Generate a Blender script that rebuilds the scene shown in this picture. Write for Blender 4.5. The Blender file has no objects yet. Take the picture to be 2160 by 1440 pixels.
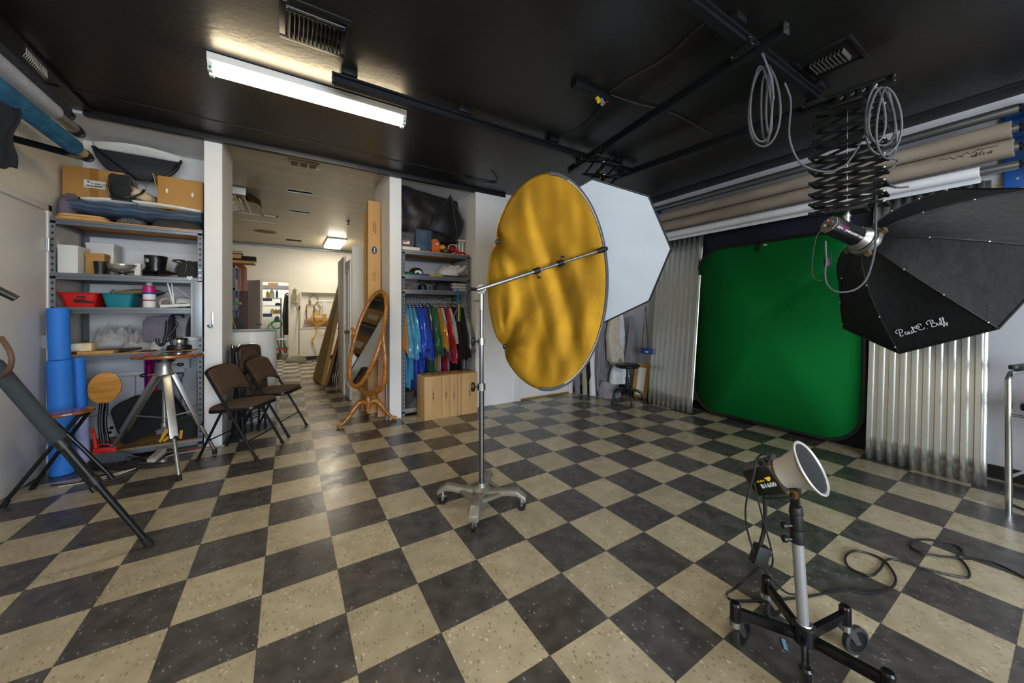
import bpy, bmesh, math, random
from mathutils import Vector, Matrix
random.seed(7)
scene = bpy.context.scene
col = scene.collection
PI = math.pi
TILE = .3048

# ---------------------------------------------------------------- survey of the photograph
CAM = (0.0997, -1.6648, 1.2643)
FPX, U0, V0 = 760.2, 1089.4, 658.1
YAW = math.radians(57.65)
FW = Vector((math.cos(YAW), math.sin(YAW), 0)); RT = Vector((math.sin(YAW), -math.cos(YAW), 0)); UP = Vector((0, 0, 1))
def ray(u, v):
    return FW + RT*((u-U0)/FPX) - UP*((v-V0)/FPX)
def on(axis, val, u, v):
    d = ray(u, v); return Vector(CAM) + d*((val-CAM[axis])/d[axis])
def onX(x, u, v): return on(0, x, u, v)
def onY(y, u, v): return on(1, y, u, v)
def onZ(z, u, v): return on(2, z, u, v)
def dep(d, u, v): return Vector(CAM) + ray(u, v)*d

# ---------------------------------------------------------------- materials
def s2l(c): return c/12.92 if c <= .04045 else ((c+.055)/1.055)**2.4
def rgb(h):
    if isinstance(h, str):
        h = h.lstrip('#'); return tuple(s2l(int(h[i:i+2], 16)/255) for i in (0, 2, 4))
    return h
MATS = {}
def M(name, c, rough=.6, metal=0., noise=None, bump=None, spec=.5, alpha=1., trans=0., emit=None, coat=0., c2=None, stretch=(1, 1, 1), sheen=0, aniso=0, ior=1.45):
    """noise=(scale, amount): colour mottling; bump=(scale, strength)"""
    if name in MATS: return MATS[name]
    m = bpy.data.materials.new(name); m.use_nodes = True
    nt = m.node_tree; N = nt.nodes; L = nt.links
    b = N['Principled BSDF']
    c = rgb(c)
    b.inputs['Base Color'].default_value = (*c, 1)
    b.inputs['Roughness'].default_value = rough
    b.inputs['Metallic'].default_value = metal
    b.inputs['Specular IOR Level'].default_value = spec
    b.inputs['IOR'].default_value = ior
    if alpha < 1: b.inputs['Alpha'].default_value = alpha
    if trans: b.inputs['Transmission Weight'].default_value = trans
    if coat: b.inputs['Coat Weight'].default_value = coat; b.inputs['Coat Roughness'].default_value = .1
    if sheen: b.inputs['Sheen Weight'].default_value = sheen
    if aniso: b.inputs['Anisotropic'].default_value = aniso
    if emit:
        b.inputs['Emission Color'].default_value = (*rgb(emit[0]), 1); b.inputs['Emission Strength'].default_value = emit[1]
    if noise or bump:
        tc = N.new('ShaderNodeTexCoord'); mp = N.new('ShaderNodeMapping')
        L.new(tc.outputs['Object'], mp.inputs['Vector']); mp.inputs['Scale'].default_value = stretch
    if noise:
        nz = N.new('ShaderNodeTexNoise'); nz.inputs['Scale'].default_value = noise[0]; nz.inputs['Detail'].default_value = 5
        L.new(mp.outputs[0], nz.inputs['Vector'])
        mx = N.new('ShaderNodeMix'); mx.data_type = 'RGBA'
        k = rgb(c2) if c2 else tuple(x*(1-noise[1]) for x in c)
        mx.inputs[6].default_value = (*c, 1); mx.inputs[7].default_value = (*k, 1)
        rp = N.new('ShaderNodeMapRange'); rp.inputs[1].default_value = .35; rp.inputs[2].default_value = .65
        L.new(nz.outputs['Fac'], rp.inputs[0]); L.new(rp.outputs[0], mx.inputs[0]); L.new(mx.outputs[2], b.inputs['Base Color'])
    if bump:
        n2 = N.new('ShaderNodeTexNoise'); n2.inputs['Scale'].default_value = bump[0]; n2.inputs['Detail'].default_value = 6
        L.new(mp.outputs[0], n2.inputs['Vector'])
        bp = N.new('ShaderNodeBump'); bp.inputs['Strength'].default_value = bump[1]; bp.inputs['Distance'].default_value = .02
        L.new(n2.outputs['Fac'], bp.inputs['Height']); L.new(bp.outputs['Normal'], b.inputs['Normal'])
    MATS[name] = m
    return m
def nodes(m): return m.node_tree.nodes, m.node_tree.links, m.node_tree.nodes['Principled BSDF']

# ---------------------------------------------------------------- mesh builder
def frame(d, up=None):
    d = Vector(d).normalized()
    u = Vector(up) if up else (Vector((0, 0, 1)) if abs(d.z) < .95 else Vector((1, 0, 0)))
    a = u.cross(d).normalized(); b = d.cross(a)
    return a, b, d
def spline(pts, n=6, closed=False):
    P = [Vector(p) for p in pts]; out = []; m = len(P)
    rng = range(m) if closed else range(m-1)
    for i in rng:
        if closed: p0, p1, p2, p3 = P[i-1], P[i], P[(i+1) % m], P[(i+2) % m]
        else: p0, p1, p2, p3 = P[max(i-1, 0)], P[i], P[i+1], P[min(i+2, m-1)]
        for k in range(n):
            t = k/n; t2 = t*t; t3 = t2*t
            out.append(.5*((2*p1)+(p2-p0)*t+(2*p0-5*p1+4*p2-p3)*t2+(3*p1-p0-3*p2+p3)*t3))
    if not closed: out.append(P[-1].copy())
    return out
class MB:
    def __init__(s): s.v = []; s.f = []; s.m = []; s.mi = 0
    def add(s, vs, fs):
        o = len(s.v); s.v += [Vector(p) for p in vs]; s.f += [tuple(i+o for i in f) for f in fs]; s.m += [s.mi]*len(fs); return s
    def box(s, x0, x1, y0, y1, z0, z1):
        v = [(x, y, z) for x in (x0, x1) for y in (y0, y1) for z in (z0, z1)]
        return s.add(v, [(0, 1, 3, 2), (4, 6, 7, 5), (0, 4, 5, 1), (2, 3, 7, 6), (0, 2, 6, 4), (1, 5, 7, 3)])
    def obox(s, c, size, ax=None, rz=0.):
        """oriented box: centre, full sizes, axes (3 vectors) or a turn about z"""
        c = Vector(c)
        if ax is None: ax = (Vector((math.cos(rz), math.sin(rz), 0)), Vector((-math.sin(rz), math.cos(rz), 0)), UP)
        ax = [Vector(a) for a in ax]
        v = [c+ax[0]*(i*size[0]/2)+ax[1]*(j*size[1]/2)+ax[2]*(k*size[2]/2) for i in (-1, 1) for j in (-1, 1) for k in (-1, 1)]
        return s.add(v, [(0, 1, 3, 2), (4, 6, 7, 5), (0, 4, 5, 1), (2, 3, 7, 6), (0, 2, 6, 4), (1, 5, 7, 3)])
    def bar(s, p0, p1, w, h, up=None):
        p0 = Vector(p0); p1 = Vector(p1); a, b, d = frame(p1-p0, up)
        return s.obox((p0+p1)/2, (w, h, (p1-p0).length), (a, b, d))
    def ring(s, c, a, b, r, n, r2=None):
        r2 = r if r2 is None else r2
        return [Vector(c)+a*(r*math.cos(2*PI*i/n))+b*(r2*math.sin(2*PI*i/n)) for i in range(n)]
    def skin(s, rings, closed=False, cap=True):
        n = len(rings[0]); o = len(s.v); fs = []
        vs = [p for r in rings for p in r]; m = len(rings)
        for j in range(m if closed else m-1):
            for i in range(n):
                k = (j+1) % m; fs.append((j*n+i, j*n+(i+1) % n, k*n+(i+1) % n, k*n+i))
        if cap and not closed:
            fs.append(tuple(range(n-1, -1, -1))); fs.append(tuple((m-1)*n+i for i in range(n)))
        return s.add(vs, fs)
    def cyl(s, p0, p1, r0, r1=None, n=16, cap=True):
        p0 = Vector(p0); p1 = Vector(p1); a, b, d = frame(p1-p0); r1 = r0 if r1 is None else r1
        return s.skin([s.ring(p0, a, b, r0, n), s.ring(p1, a, b, r1, n)], cap=cap)
    def tube(s, pts, r, n=8, closed=False, smooth=0, cap=True):
        P = spline(pts, smooth, closed) if smooth else [Vector(p) for p in pts]
        rs = r if isinstance(r, (list, tuple)) else None
        rings = []; m = len(P); pa = None
        for i, p in enumerate(P):
            if closed: d = P[(i+1) % m]-P[i-1]
            else: d = P[min(i+1, m-1)]-P[max(i-1, 0)]
            if d.length < 1e-9: d = Vector((0, 0, 1))
            d.normalize()
            if pa is None: a, b, _ = frame(d)
            else:
                a = pa-d*pa.dot(d)
                if a.length < 1e-6: a = frame(d)[0]
                a.normalize(); b = d.cross(a)
            pa = a
            rr = r if rs is None else rs[min(len(rs)-1, int(round(i*(len(rs)-1)/(m-1))))]
            rings.append(s.ring(p, a, b, rr, n))
        return s.skin(rings, closed=closed, cap=cap)
    def lathe(s, prof, c=(0, 0, 0), axis=(0, 0, 1), n=24, cap=True, sx=1., up=None):
        """prof: (radius, height) pairs along axis"""
        a, b, d = frame(axis, up); c = Vector(c)
        return s.skin([s.ring(c+d*h, a, b, max(r, 1e-4)*sx, n, max(r, 1e-4)) for r, h in prof], cap=cap)
    def prism(s, poly, c, ax, t):
        """poly: 2-D outline; c origin; ax = (x axis, y axis, thickness axis)"""
        c = Vector(c); X, Y, Z = [Vector(a) for a in ax]
        A = [c+X*p[0]+Y*p[1]-Z*(t/2) for p in poly]; B = [c+X*p[0]+Y*p[1]+Z*(t/2) for p in poly]
        n = len(poly)
        return s.add(A+B, [tuple(range(n-1, -1, -1)), tuple(range(n, 2*n))]+[(i, (i+1) % n, n+(i+1) % n, n+i) for i in range(n)])
    def grid(s, fn, nu, nv, cu=False, cv=False):
        U = nu if cu else nu+1; V = nv if cv else nv+1
        vs = [Vector(fn(i/nu, j/nv)) for i in range(U) for j in range(V)]; fs = []
        for i in range(nu):
            for j in range(nv):
                i2 = (i+1) % U; j2 = (j+1) % V
                fs.append((i*V+j, i2*V+j, i2*V+j2, i*V+j2))
        return s.add(vs, fs)
    def ball(s, c, r, nu=16, nv=10, ax=None):
        c = Vector(c); r = (r, r, r) if not isinstance(r, (tuple, list)) else r
        ax = ax or (Vector((1, 0, 0)), Vector((0, 1, 0)), UP)
        prof = [[c+Vector(ax[0])*(r[0]*math.sin(PI*(j+.0)/nv)*math.cos(2*PI*i/nu))+Vector(ax[1])*(r[1]*math.sin(PI*j/nv)*math.sin(2*PI*i/nu))-Vector(ax[2])*(r[2]*math.cos(PI*j/nv)) for i in range(nu)] for j in range(1, nv)]
        o = len(s.v); vs = [p for q in prof for p in q]+[c-Vector(ax[2])*r[2], c+Vector(ax[2])*r[2]]
        k = len(prof); fs = []
        for j in range(k-1):
            for i in range(nu): fs.append((j*nu+i, j*nu+(i+1) % nu, (j+1)*nu+(i+1) % nu, (j+1)*nu+i))
        for i in range(nu):
            fs.append((k*nu, (i+1) % nu, i)); fs.append((k*nu+1, (k-1)*nu+i, (k-1)*nu+(i+1) % nu))
        return s.add(vs, fs)
    def wob(s, amp, fr=3., seed=0.):
        from mathutils import noise
        for p in s.v:
            q = Vector((p.x*fr+seed, p.y*fr-seed, p.z*fr+2*seed))
            p += noise.noise_vector(q)*amp
        return s
# ---------------------------------------------------------------- objects
ORG = {}
def nm(o): return o
def build(name, mb, mats, parent=None, bev=0., ang=35, solid=0., sub=0, local=False):
    """link the builder's mesh as one object; vertices are world coordinates unless local"""
    me = bpy.data.meshes.new(name)
    o = bpy.data.objects.new(name, me); col.objects.link(o)
    vs = mb.v
    if parent is not None:
        o.parent = parent; inv = ORG[parent.name]; ORG[o.name] = inv
        if not local: vs = [inv @ p for p in vs]
    else:
        if local: ORG[o.name] = Matrix()
        else:
            lo = [min(p[k] for p in vs) for k in range(3)]; hi = [max(p[k] for p in vs) for k in range(3)]
            c = Vector(((lo[0]+hi[0])/2, (lo[1]+hi[1])/2, lo[2]))
            o.location = c; vs = [p-c for p in vs]; ORG[o.name] = Matrix.Translation(-c)
    me.from_pydata([tuple(p) for p in vs], [], mb.f)
    if not isinstance(mats, (list, tuple)): mats = [mats]
    for m in mats: me.materials.append(m)
    for p, i in zip(me.polygons, mb.m): p.material_index = min(i, len(mats)-1)
    bm = bmesh.new(); bm.from_mesh(me)
    bmesh.ops.recalc_face_normals(bm, faces=bm.faces)
    if bev:
        es = [e for e in bm.edges if e.is_manifold and e.calc_face_angle(0) > math.radians(40)]
        bmesh.ops.bevel(bm, geom=es, offset=bev, segments=2, profile=.6, affect='EDGES', clamp_overlap=True)
    bm.to_mesh(me); bm.free()
    for p in me.polygons: p.use_smooth = True
    try: me.set_sharp_from_angle(angle=math.radians(ang))
    except Exception: pass
    if solid:
        md = o.modifiers.new('thickness', 'SOLIDIFY'); md.thickness = solid; md.offset = 0
    if sub:
        md = o.modifiers.new('smooth', 'SUBSURF'); md.levels = sub; md.render_levels = sub
    return o
def tag(o, label, cat, group=None):
    o['label'] = label; o['category'] = cat
    if group: o['group'] = group
    return o
def thing(name, label, cat, loc=(0, 0, 0), rz=0., group=None):
    o = bpy.data.objects.new(name, None); col.objects.link(o)
    o.empty_display_size = .05
    o.location = loc; o.rotation_euler = (0, 0, rz)
    ORG[o.name] = (Matrix.Translation(Vector(loc)) @ Matrix.Rotation(rz, 4, 'Z')).inverted()
    return tag(o, label, cat, group)
def one(name, mb, mats, label, cat, group=None, **k): return tag(build(name, mb, mats, None, **k), label, cat, group)
def struct(name, mb, mats, parent=None, **k):
    o = build(name, mb, mats, parent, **k); o['kind'] = 'structure'; return o
def copy_tree(o, parent=None):
    c = o.copy(); col.objects.link(c)
    if parent is not None: c.parent = parent
    for ch in [x for x in o.children]: copy_tree(ch, c)
    return c
def lettering(name, txt, c, xax, yax, size, mat, parent, extrude=.0006, shear=0., bold=0.):
    cu = bpy.data.curves.new(name, 'FONT'); cu.body = txt; cu.size = size; cu.align_x = 'CENTER'; cu.align_y = 'CENTER'
    cu.extrude = extrude; cu.shear = shear; cu.offset = bold
    cu.materials.append(mat)
    tmp = bpy.data.objects.new(name+'_font', cu)
    me = bpy.data.meshes.new_from_object(tmp); bpy.data.objects.remove(tmp)
    o = bpy.data.objects.new(name, me); col.objects.link(o)
    if not me.materials: me.materials.append(mat)
    X = Vector(xax).normalized(); Z = X.cross(Vector(yax)).normalized(); Y = Z.cross(X)
    w = Matrix(((X.x, Y.x, Z.x, c[0]), (X.y, Y.y, Z.y, c[1]), (X.z, Y.z, Z.z, c[2]), (0, 0, 0, 1)))
    if parent is not None:
        o.parent = parent; o.matrix_local = ORG[parent.name] @ w
    else: o.matrix_world = w
    return o
def small_print(name, c, xax, yax, length, height, mat, parent, seed=1):
    """a line of print too small to read in the photograph: short strokes of uneven height"""
    rnd = random.Random(seed); X = Vector(xax).normalized(); Z = X.cross(Vector(yax)).normalized(); Y = Z.cross(X)
    mb = MB(); x = -length/2; c = Vector(c)
    while x < length/2-height*.3:
        w = height*rnd.uniform(.18, .4); h = height*rnd.uniform(.55, 1.)
        mb.obox(c+X*(x+w/2)+Y*((h-height)*.3), (w, h, .001), (X, Y, Z)); x += w+height*rnd.choice((.12, .18, .5))
    return build(name, mb, mat, parent)
def rrect(w, h, r, n=6):
    out = []
    for cx, cy, a0 in ((w/2-r, h/2-r, 0), (-w/2+r, h/2-r, 90), (-w/2+r, -h/2+r, 180), (w/2-r, -h/2+r, 270)):
        for k in range(n+1):
            a = math.radians(a0+90*k/n); out.append((cx+r*math.cos(a), cy+r*math.sin(a)))
    return out
def oval(a, b, n=40): return [(a*math.cos(2*PI*i/n), b*math.sin(2*PI*i/n)) for i in range(n)]
# ================================================================ MATERIALS OF THE ROOM
def wall_mat(name, c, block=False, stain=None):
    m = M(name, c, .75, noise=(3, .06), bump=(90, .12), spec=.3)
    if block:
        N, L, b = nodes(m)
        tc = N.new('ShaderNodeTexCoord'); sp = N.new('ShaderNodeSeparateXYZ'); cb = N.new('ShaderNodeCombineXYZ')
        L.new(tc.outputs['Object'], sp.inputs[0]); L.new(sp.outputs['Y'], cb.inputs['X']); L.new(sp.outputs['Z'], cb.inputs['Y'])
        br = N.new('ShaderNodeTexBrick'); br.inputs['Scale'].default_value = 1; br.inputs['Brick Width'].default_value = .406; br.inputs['Row Height'].default_value = .203
        br.inputs['Mortar Size'].default_value = .006; br.inputs['Mortar Smooth'].default_value = .6
        L.new(cb.outputs[0], br.inputs['Vector'])
        bp = N.new('ShaderNodeBump'); bp.inputs['Strength'].default_value = .35; bp.inputs['Distance'].default_value = .01; bp.invert = True
        L.new(br.outputs['Fac'], bp.inputs['Height']); L.new(bp.outputs['Normal'], b.inputs['Normal'])
    return m
m_white = wall_mat('white_wall_paint', '#e9e9ea')
m_block = wall_mat('painted_block', '#e6e0d2', True)
m_dim_wall = wall_mat('dim_wall_paint', '#c2c3c9')  # white right wall, its dimmer light put into the grey
m_far = wall_mat('far_wall_paint', '#e2dfd5')
m_hallceil = M('hall_ceiling_paint', '#b5ab93', .35, noise=(2.2, .18), bump=(14, .12), spec=.5, stretch=(1, 2.5, 1))
m_blackceil = M('black_ceiling_paint', '#1b1817', .36, noise=(1.6, .25), bump=(28, .10), spec=.55)
m_blacktrim = M('black_trim_paint', '#16161a', .4)
m_basebd = M('black_rubber_base', '#131313', .45)
m_doorw = M('white_door_paint', '#e3e1de', .42, noise=(2, .04), bump=(30, .04))
m_doorg = M('grey_door_paint', '#9b9797', .5)

def floor_mat():
    m = bpy.data.materials.new('checker_tile'); m.use_nodes = True
    N, L, b = nodes(m)
    tc = N.new('ShaderNodeTexCoord')
    sc = N.new('ShaderNodeMapping'); L.new(tc.outputs['Object'], sc.inputs[0]); sc.inputs['Scale'].default_value = (1/TILE, 1/TILE, 1/TILE)
    ck = N.new('ShaderNodeTexChecker'); ck.inputs['Scale'].default_value = 1
    off = N.new('ShaderNodeVectorMath'); off.operation = 'ADD'; off.inputs[1].default_value = (0, 0, .5); L.new(sc.outputs[0], off.inputs[0])
    L.new(off.outputs[0], ck.inputs['Vector'])
    # per tile value
    fl = N.new('ShaderNodeVectorMath'); fl.operation = 'FLOOR'; L.new(off.outputs[0], fl.inputs[0])
    wn = N.new('ShaderNodeTexWhiteNoise'); L.new(fl.outputs[0], wn.inputs['Vector'])
    def flecks(scale, stretch, lo, hi, seed):
        mp = N.new('ShaderNodeMapping'); mp.inputs['Scale'].default_value = stretch; mp.inputs['Location'].default_value = (seed, seed*2, 0)
        mp.inputs['Rotation'].default_value = (0, 0, .5)
        L.new(tc.outputs['Object'], mp.inputs[0])
        v = N.new('ShaderNodeTexVoronoi'); v.feature = 'F1'; v.inputs['Scale'].default_value = scale; v.inputs['Randomness'].default_value = 1
        L.new(mp.outputs[0], v.inputs['Vector'])
        sz = N.new('ShaderNodeSeparateColor'); L.new(v.outputs['Color'], sz.inputs[0])
        mr = N.new('ShaderNodeMath'); mr.operation = 'MULTIPLY'; L.new(sz.outputs[0], mr.inputs[0]); mr.inputs[1].default_value = hi
        lt = N.new('ShaderNodeMath'); lt.operation = 'LESS_THAN'; L.new(v.outputs['Distance'], lt.inputs[0]); L.new(mr.outputs[0], lt.inputs[1])
        return lt.outputs[0]
    def mix(f, a, c2, k=1.):
        x = N.new('ShaderNodeMix'); x.data_type = 'RGBA'
        if k != 1.:
            mm = N.new('ShaderNodeMath'); mm.operation = 'MULTIPLY'; L.new(f, mm.inputs[0]); mm.inputs[1].default_value = k; f = mm.outputs[0]
        L.new(f, x.inputs[0])
        for s, i in ((a, 6), (c2, 7)):
            if isinstance(s, tuple): x.inputs[i].default_value = (*s, 1)
            else: L.new(s, x.inputs[i])
        return x.outputs[2]
    def cloud(scale, a, c2, d=6, stretch=(1, 1, 1)):
        mp = N.new('ShaderNodeMapping'); mp.inputs['Scale'].default_value = stretch; L.new(tc.outputs['Object'], mp.inputs[0])
        n = N.new('ShaderNodeTexNoise'); n.inputs['Scale'].default_value = scale; n.inputs['Detail'].default_value = d
        L.new(mp.outputs[0], n.inputs[0])
        r = N.new('ShaderNodeMapRange'); r.inputs[1].default_value = .36; r.inputs[2].default_value = .64; L.new(n.outputs['Fac'], r.inputs[0])
        return mix(r.outputs[0], a, c2)
    light = cloud(9, rgb('#b2a68c'), rgb('#a2967b'))
    light = mix(flecks(75, (1, .55, 1), 0, .34, 1.3), light, rgb('#7b6a50'), .75)
    light = mix(flecks(48, (1, .6, 1), 0, .25, 7.7), light, rgb('#d8cfb9'), .7)
    dark = cloud(13, rgb('#3b3836'), rgb('#514d4a'), 8)
    dark = mix(flecks(70, (1, .5, 1), 0, .25, 4.1), dark, rgb('#a29c94'), .6)
    dark = mix(flecks(42, (1, .6, 1), 0, .2, 9.2), dark, rgb('#343233'), .7)
    base = mix(ck.outputs['Fac'], light, dark)
    # tile-to-tile tint
    hv = N.new('ShaderNodeHueSaturation'); L.new(base, hv.inputs['Color'])
    mr = N.new('ShaderNodeMapRange'); mr.inputs[3].default_value = .9; mr.inputs[4].default_value = 1.08; L.new(wn.outputs['Value'], mr.inputs[0]); L.new(mr.outputs[0], hv.inputs['Value'])
    # seams
    fr = N.new('ShaderNodeVectorMath'); fr.operation = 'FRACTION'; L.new(off.outputs[0], fr.inputs[0])
    sx = N.new('ShaderNodeSeparateXYZ'); L.new(fr.outputs[0], sx.inputs[0])
    seam = None
    for ax in ('X', 'Y'):
        a = N.new('ShaderNodeMath'); a.operation = 'SUBTRACT'; L.new(sx.outputs[ax], a.inputs[0]); a.inputs[1].default_value = .5
        a2 = N.new('ShaderNodeMath'); a2.operation = 'ABSOLUTE'; L.new(a.outputs[0], a2.inputs[0])
        a3 = N.new('ShaderNodeMath'); a3.operation = 'GREATER_THAN'; L.new(a2.outputs[0], a3.inputs[0]); a3.inputs[1].default_value = .4955
        if seam is None: seam = a3.outputs[0]
        else:
            q = N.new('ShaderNodeMath'); q.operation = 'MAXIMUM'; L.new(seam, q.inputs[0]); L.new(a3.outputs[0], q.inputs[1]); seam = q.outputs[0]
    fin = mix(seam, hv.outputs['Color'], rgb('#3a342c'), .75)
    L.new(fin, b.inputs['Base Color'])
    rn = N.new('ShaderNodeTexNoise'); rn.inputs['Scale'].default_value = 7; rn.inputs['Detail'].default_value = 5; L.new(tc.outputs['Object'], rn.inputs[0])
    rr = N.new('ShaderNodeMapRange'); rr.inputs[3].default_value = .16; rr.inputs[4].default_value = .42; L.new(rn.outputs['Fac'], rr.inputs[0]); L.new(rr.outputs[0], b.inputs['Roughness'])
    b.inputs['Specular IOR Level'].default_value = .5
    bp = N.new('ShaderNodeBump'); bp.inputs['Strength'].default_value = .06; bp.inputs['Distance'].default_value = .01
    r2 = N.new('ShaderNodeTexNoise'); r2.inputs['Scale'].default_value = 26; L.new(tc.outputs['Object'], r2.inputs[0]); L.new(r2.outputs['Fac'], bp.inputs['Height'])
    L.new(bp.outputs[0], b.inputs['Normal'])
    return m
m_floor = floor_mat()

# ================================================================ THE SETTING
CEIL = 2.905; HC = 2.95; XL = -1.53; XR = 4.65; YB = 2.66; YREAR = -4.6; YFAR = 9.3
struct('floor', MB().box(-3.2, 5.2, YREAR-.1, 11.6, -.06, 0), m_floor, local=True)
mb = MB(); mb.box(XL-.1, XR+.1, YREAR-.1, 2.76, CEIL, CEIL+.1)
struct('ceiling', mb, m_blackceil)
mb = MB(); mb.box(-3.2, 5.2, 2.72, 11.6, HC+.01, HC+.11)
struct('ceiling_hall', mb, m_hallceil)
struct('ceiling_alcove_left', MB().box(XL, -.56, 2.72, 3.38, 2.882, HC+.005), m_white)
struct('ceiling_alcove_right', MB().box(1.245, 2.2, 2.72, 3.42, 2.895, HC+.005), m_white)
# left wall, with the white door in it
struct('wall_left', MB().box(XL-.1, XL, YREAR-.1, 3.5, 0, HC), m_block)
# back wall: two piers, two alcoves, then a plain stretch with a door
struct('wall_alcove_left', MB().box(XL, -.43, 3.38, 3.48, 0, HC+.01), m_white)
struct('wall_pier_left', MB().box(-.56, -.43, 2.72, 3.38, 0, HC+.01), m_white)
struct('wall_pier_right', MB().box(1.11, 1.245, 2.72, 3.6, 0, HC+.01), m_white)
struct('wall_alcove_right', MB().box(1.245, 2.3, 3.42, 3.52, 0, HC+.01), m_white)
mb = MB(); mb.box(2.2, 2.3, YB, 3.42, 0, CEIL); mb.box(2.3, 2.86, YB, YB+.1, 0, CEIL); mb.box(3.84, XR, YB, YB+.1, 0, CEIL); mb.box(2.86, 3.84, YB, YB+.1, 2.06, CEIL)
struct('wall_back', mb, m_white)
struct('wall_right', MB().box(XR, XR+.1, YREAR-.1, YB+.1, 0, CEIL), m_dim_wall)
# wall behind the camera, with a wide window
mb = MB(); mb.box(XL, -1.1, YREAR-.1, YREAR, 0, CEIL); mb.box(2.6, XR, YREAR-.1, YREAR, 0, CEIL); mb.box(-1.1, 2.6, YREAR-.1, YREAR, 2.5, CEIL); mb.box(-1.1, 2.6, YREAR-.1, YREAR, 0, .5)
struct('wall_rear', mb, m_white)
wf = struct('window_1', MB().box(-1.1, 2.6, YREAR-.07, YREAR-.03, .5, .56).box(-1.1, 2.6, YREAR-.07, YREAR-.03, 2.44, 2.5).box(-1.1, -1.04, YREAR-.07, YREAR-.03, .56, 2.44).box(2.54, 2.6, YREAR-.07, YREAR-.03, .56, 2.44).box(.72, .78, YREAR-.07, YREAR-.03, .56, 2.44), m_doorw)
# trims on the ceiling
struct('trim_1', MB().box(-1.3, 2.66, 2.655, 2.72, 2.858, HC), m_blacktrim, bev=.004)
struct('trim_2', MB().box(-1.285, -1.24, YREAR, 2.66, CEIL-.025, CEIL), m_blacktrim, bev=.004)
struct('trim_3', MB().prism([(XR, 2.865), (XR, CEIL), (4.52, CEIL), (4.52, CEIL-.012), (XR-.02, 2.865)], (0, (YREAR+YB)/2, 0), ((1, 0, 0), UP, (0, -1, 0)), YB-YREAR), M('black_cove_paint', '#1b1c1f', .5, noise=(3, .3), bump=(40, .1)))
struct('trim_4', MB().box(XL, 2.33, 2.325, 2.342, CEIL-.006, CEIL), m_blacktrim)
struct('baseboard_right', MB().box(XR-.012, XR, YREAR, YB, 0, .1), m_basebd)
struct('baseboard_back', MB().box(3.9, XR-.012, YB-.012, YB, 0, .1), m_basebd)
# far room
mb = MB(); mb.box(-3.2, -.44, YFAR, YFAR+.12, 0, 3.06); mb.box(.105, .39, YFAR, YFAR+.12, 0, 3.06); mb.box(-.44, .105, YFAR, YFAR+.12, 2.03, 3.06)
mb.box(.39, 2.6, YFAR, YFAR+.12, 1.78, 3.06); mb.box(.39, 2.6, YFAR, YFAR+.12, 0, .86); mb.box(1.6, 2.6, YFAR, YFAR+.12, .86, 1.78)
mb.box(.39, 1.6, YFAR+.12, YFAR+.2, .8, 1.82)
struct('wall_far', mb, m_far)
struct('trim_5', MB().box(-3.1, 2.5, YFAR-.05, YFAR, 2.90, 2.96), M('grey_conduit', '#7c8288', .4, .5), bev=.006)
struct('wall_far_left', MB().box(-3.2, -3.1, 3.48, 11.6, 0, 3.06), m_far)
struct('wall_far_right', MB().box(2.5, 2.6, 3.52, 11.6, 0, 3.06), m_far)
struct('wall_store', MB().box(-3.1, 2.5, 11.5, 11.6, 0, 3.06), m_far)
struct('baseboard_far', MB().box(.105, 2.5, YFAR-.012, YFAR, 0, .1), m_basebd)
mb = MB()
for x0, x1 in ((-.50, -.44), (.105, .165)): mb.box(x0, x1, YFAR-.02, YFAR, 0, 2.03)
mb.box(-.5, .165, YFAR-.02, YFAR, 2.03, 2.09)
for a in ((.36, 1.64, .83, .86), (.36, 1.64, 1.78, 1.81), (.36, .39, .86, 1.78), (1.6, 1.64, .86, 1.78)): mb.box(a[0], a[1], YFAR-.015, YFAR, a[2], a[3])
struct('trim_6', mb, M('cream_casing', '#dad5c6', .5))
# the door standing open against the far wall
d = struct('door_1', MB().obox((-.60, 9.04, 1.02), (.50, .04, 2.02), rz=math.radians(127)), m_doorg, bev=.003)
struct('door_handle', MB().cyl((-.47, 8.84, .98), (-.43, 8.80, .98), .012).cyl((-.43, 8.80, .98), (-.53, 8.76, .98), .012), M('dark_steel', '#3b3b3d', .35, .9), d)
# white door in the left wall: leaf, casing, hinges
dl = struct('door_2', MB().box(XL, XL+.012, 1.82, 2.735, .012, 2.055), m_doorw, bev=.003)
mb = MB(); mb.box(XL, XL+.02, 2.745, 2.80, 0, 2.12); mb.box(XL, XL+.02, 1.75, 2.80, 2.068, 2.12)
struct('trim_7', mb, m_doorw, bev=.004)
m_steel = M('brushed_steel', '#b9bbbd', .3, 1.)
for z in (1.8, 1.03, .27):
    mb = MB(); mb.box(XL+.012, XL+.02, 2.71, 2.765, z-.05, z+.05); mb.cyl((XL+.024, 2.738, z-.05), (XL+.024, 2.738, z+.05), .007)
    struct('hinge', mb, m_steel, dl)
# door in the back wall behind the gold reflector
db = struct('door_3', MB().box(2.9, 3.8, YB+.02, YB+.06, .02, 2.04), m_doorw, bev=.003)
mb = MB(); mb.box(2.8, 2.9, YB-.02, YB+.02, 0, 2.1); mb.box(3.8, 3.86, YB-.02, YB+.02, 0, 2.1); mb.box(2.8, 3.86, YB-.02, YB+.02, 2.04, 2.1)
struct('trim_8', mb, m_doorw, bev=.004)
struct('underdoor_light', MB().box(2.9, 3.8, YB-.01, YB+.08, 0, .018), M('underdoor_yellow', '#c59a4a', .35, .8))  # yellow light under the door, put into the colour of a strip

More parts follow.
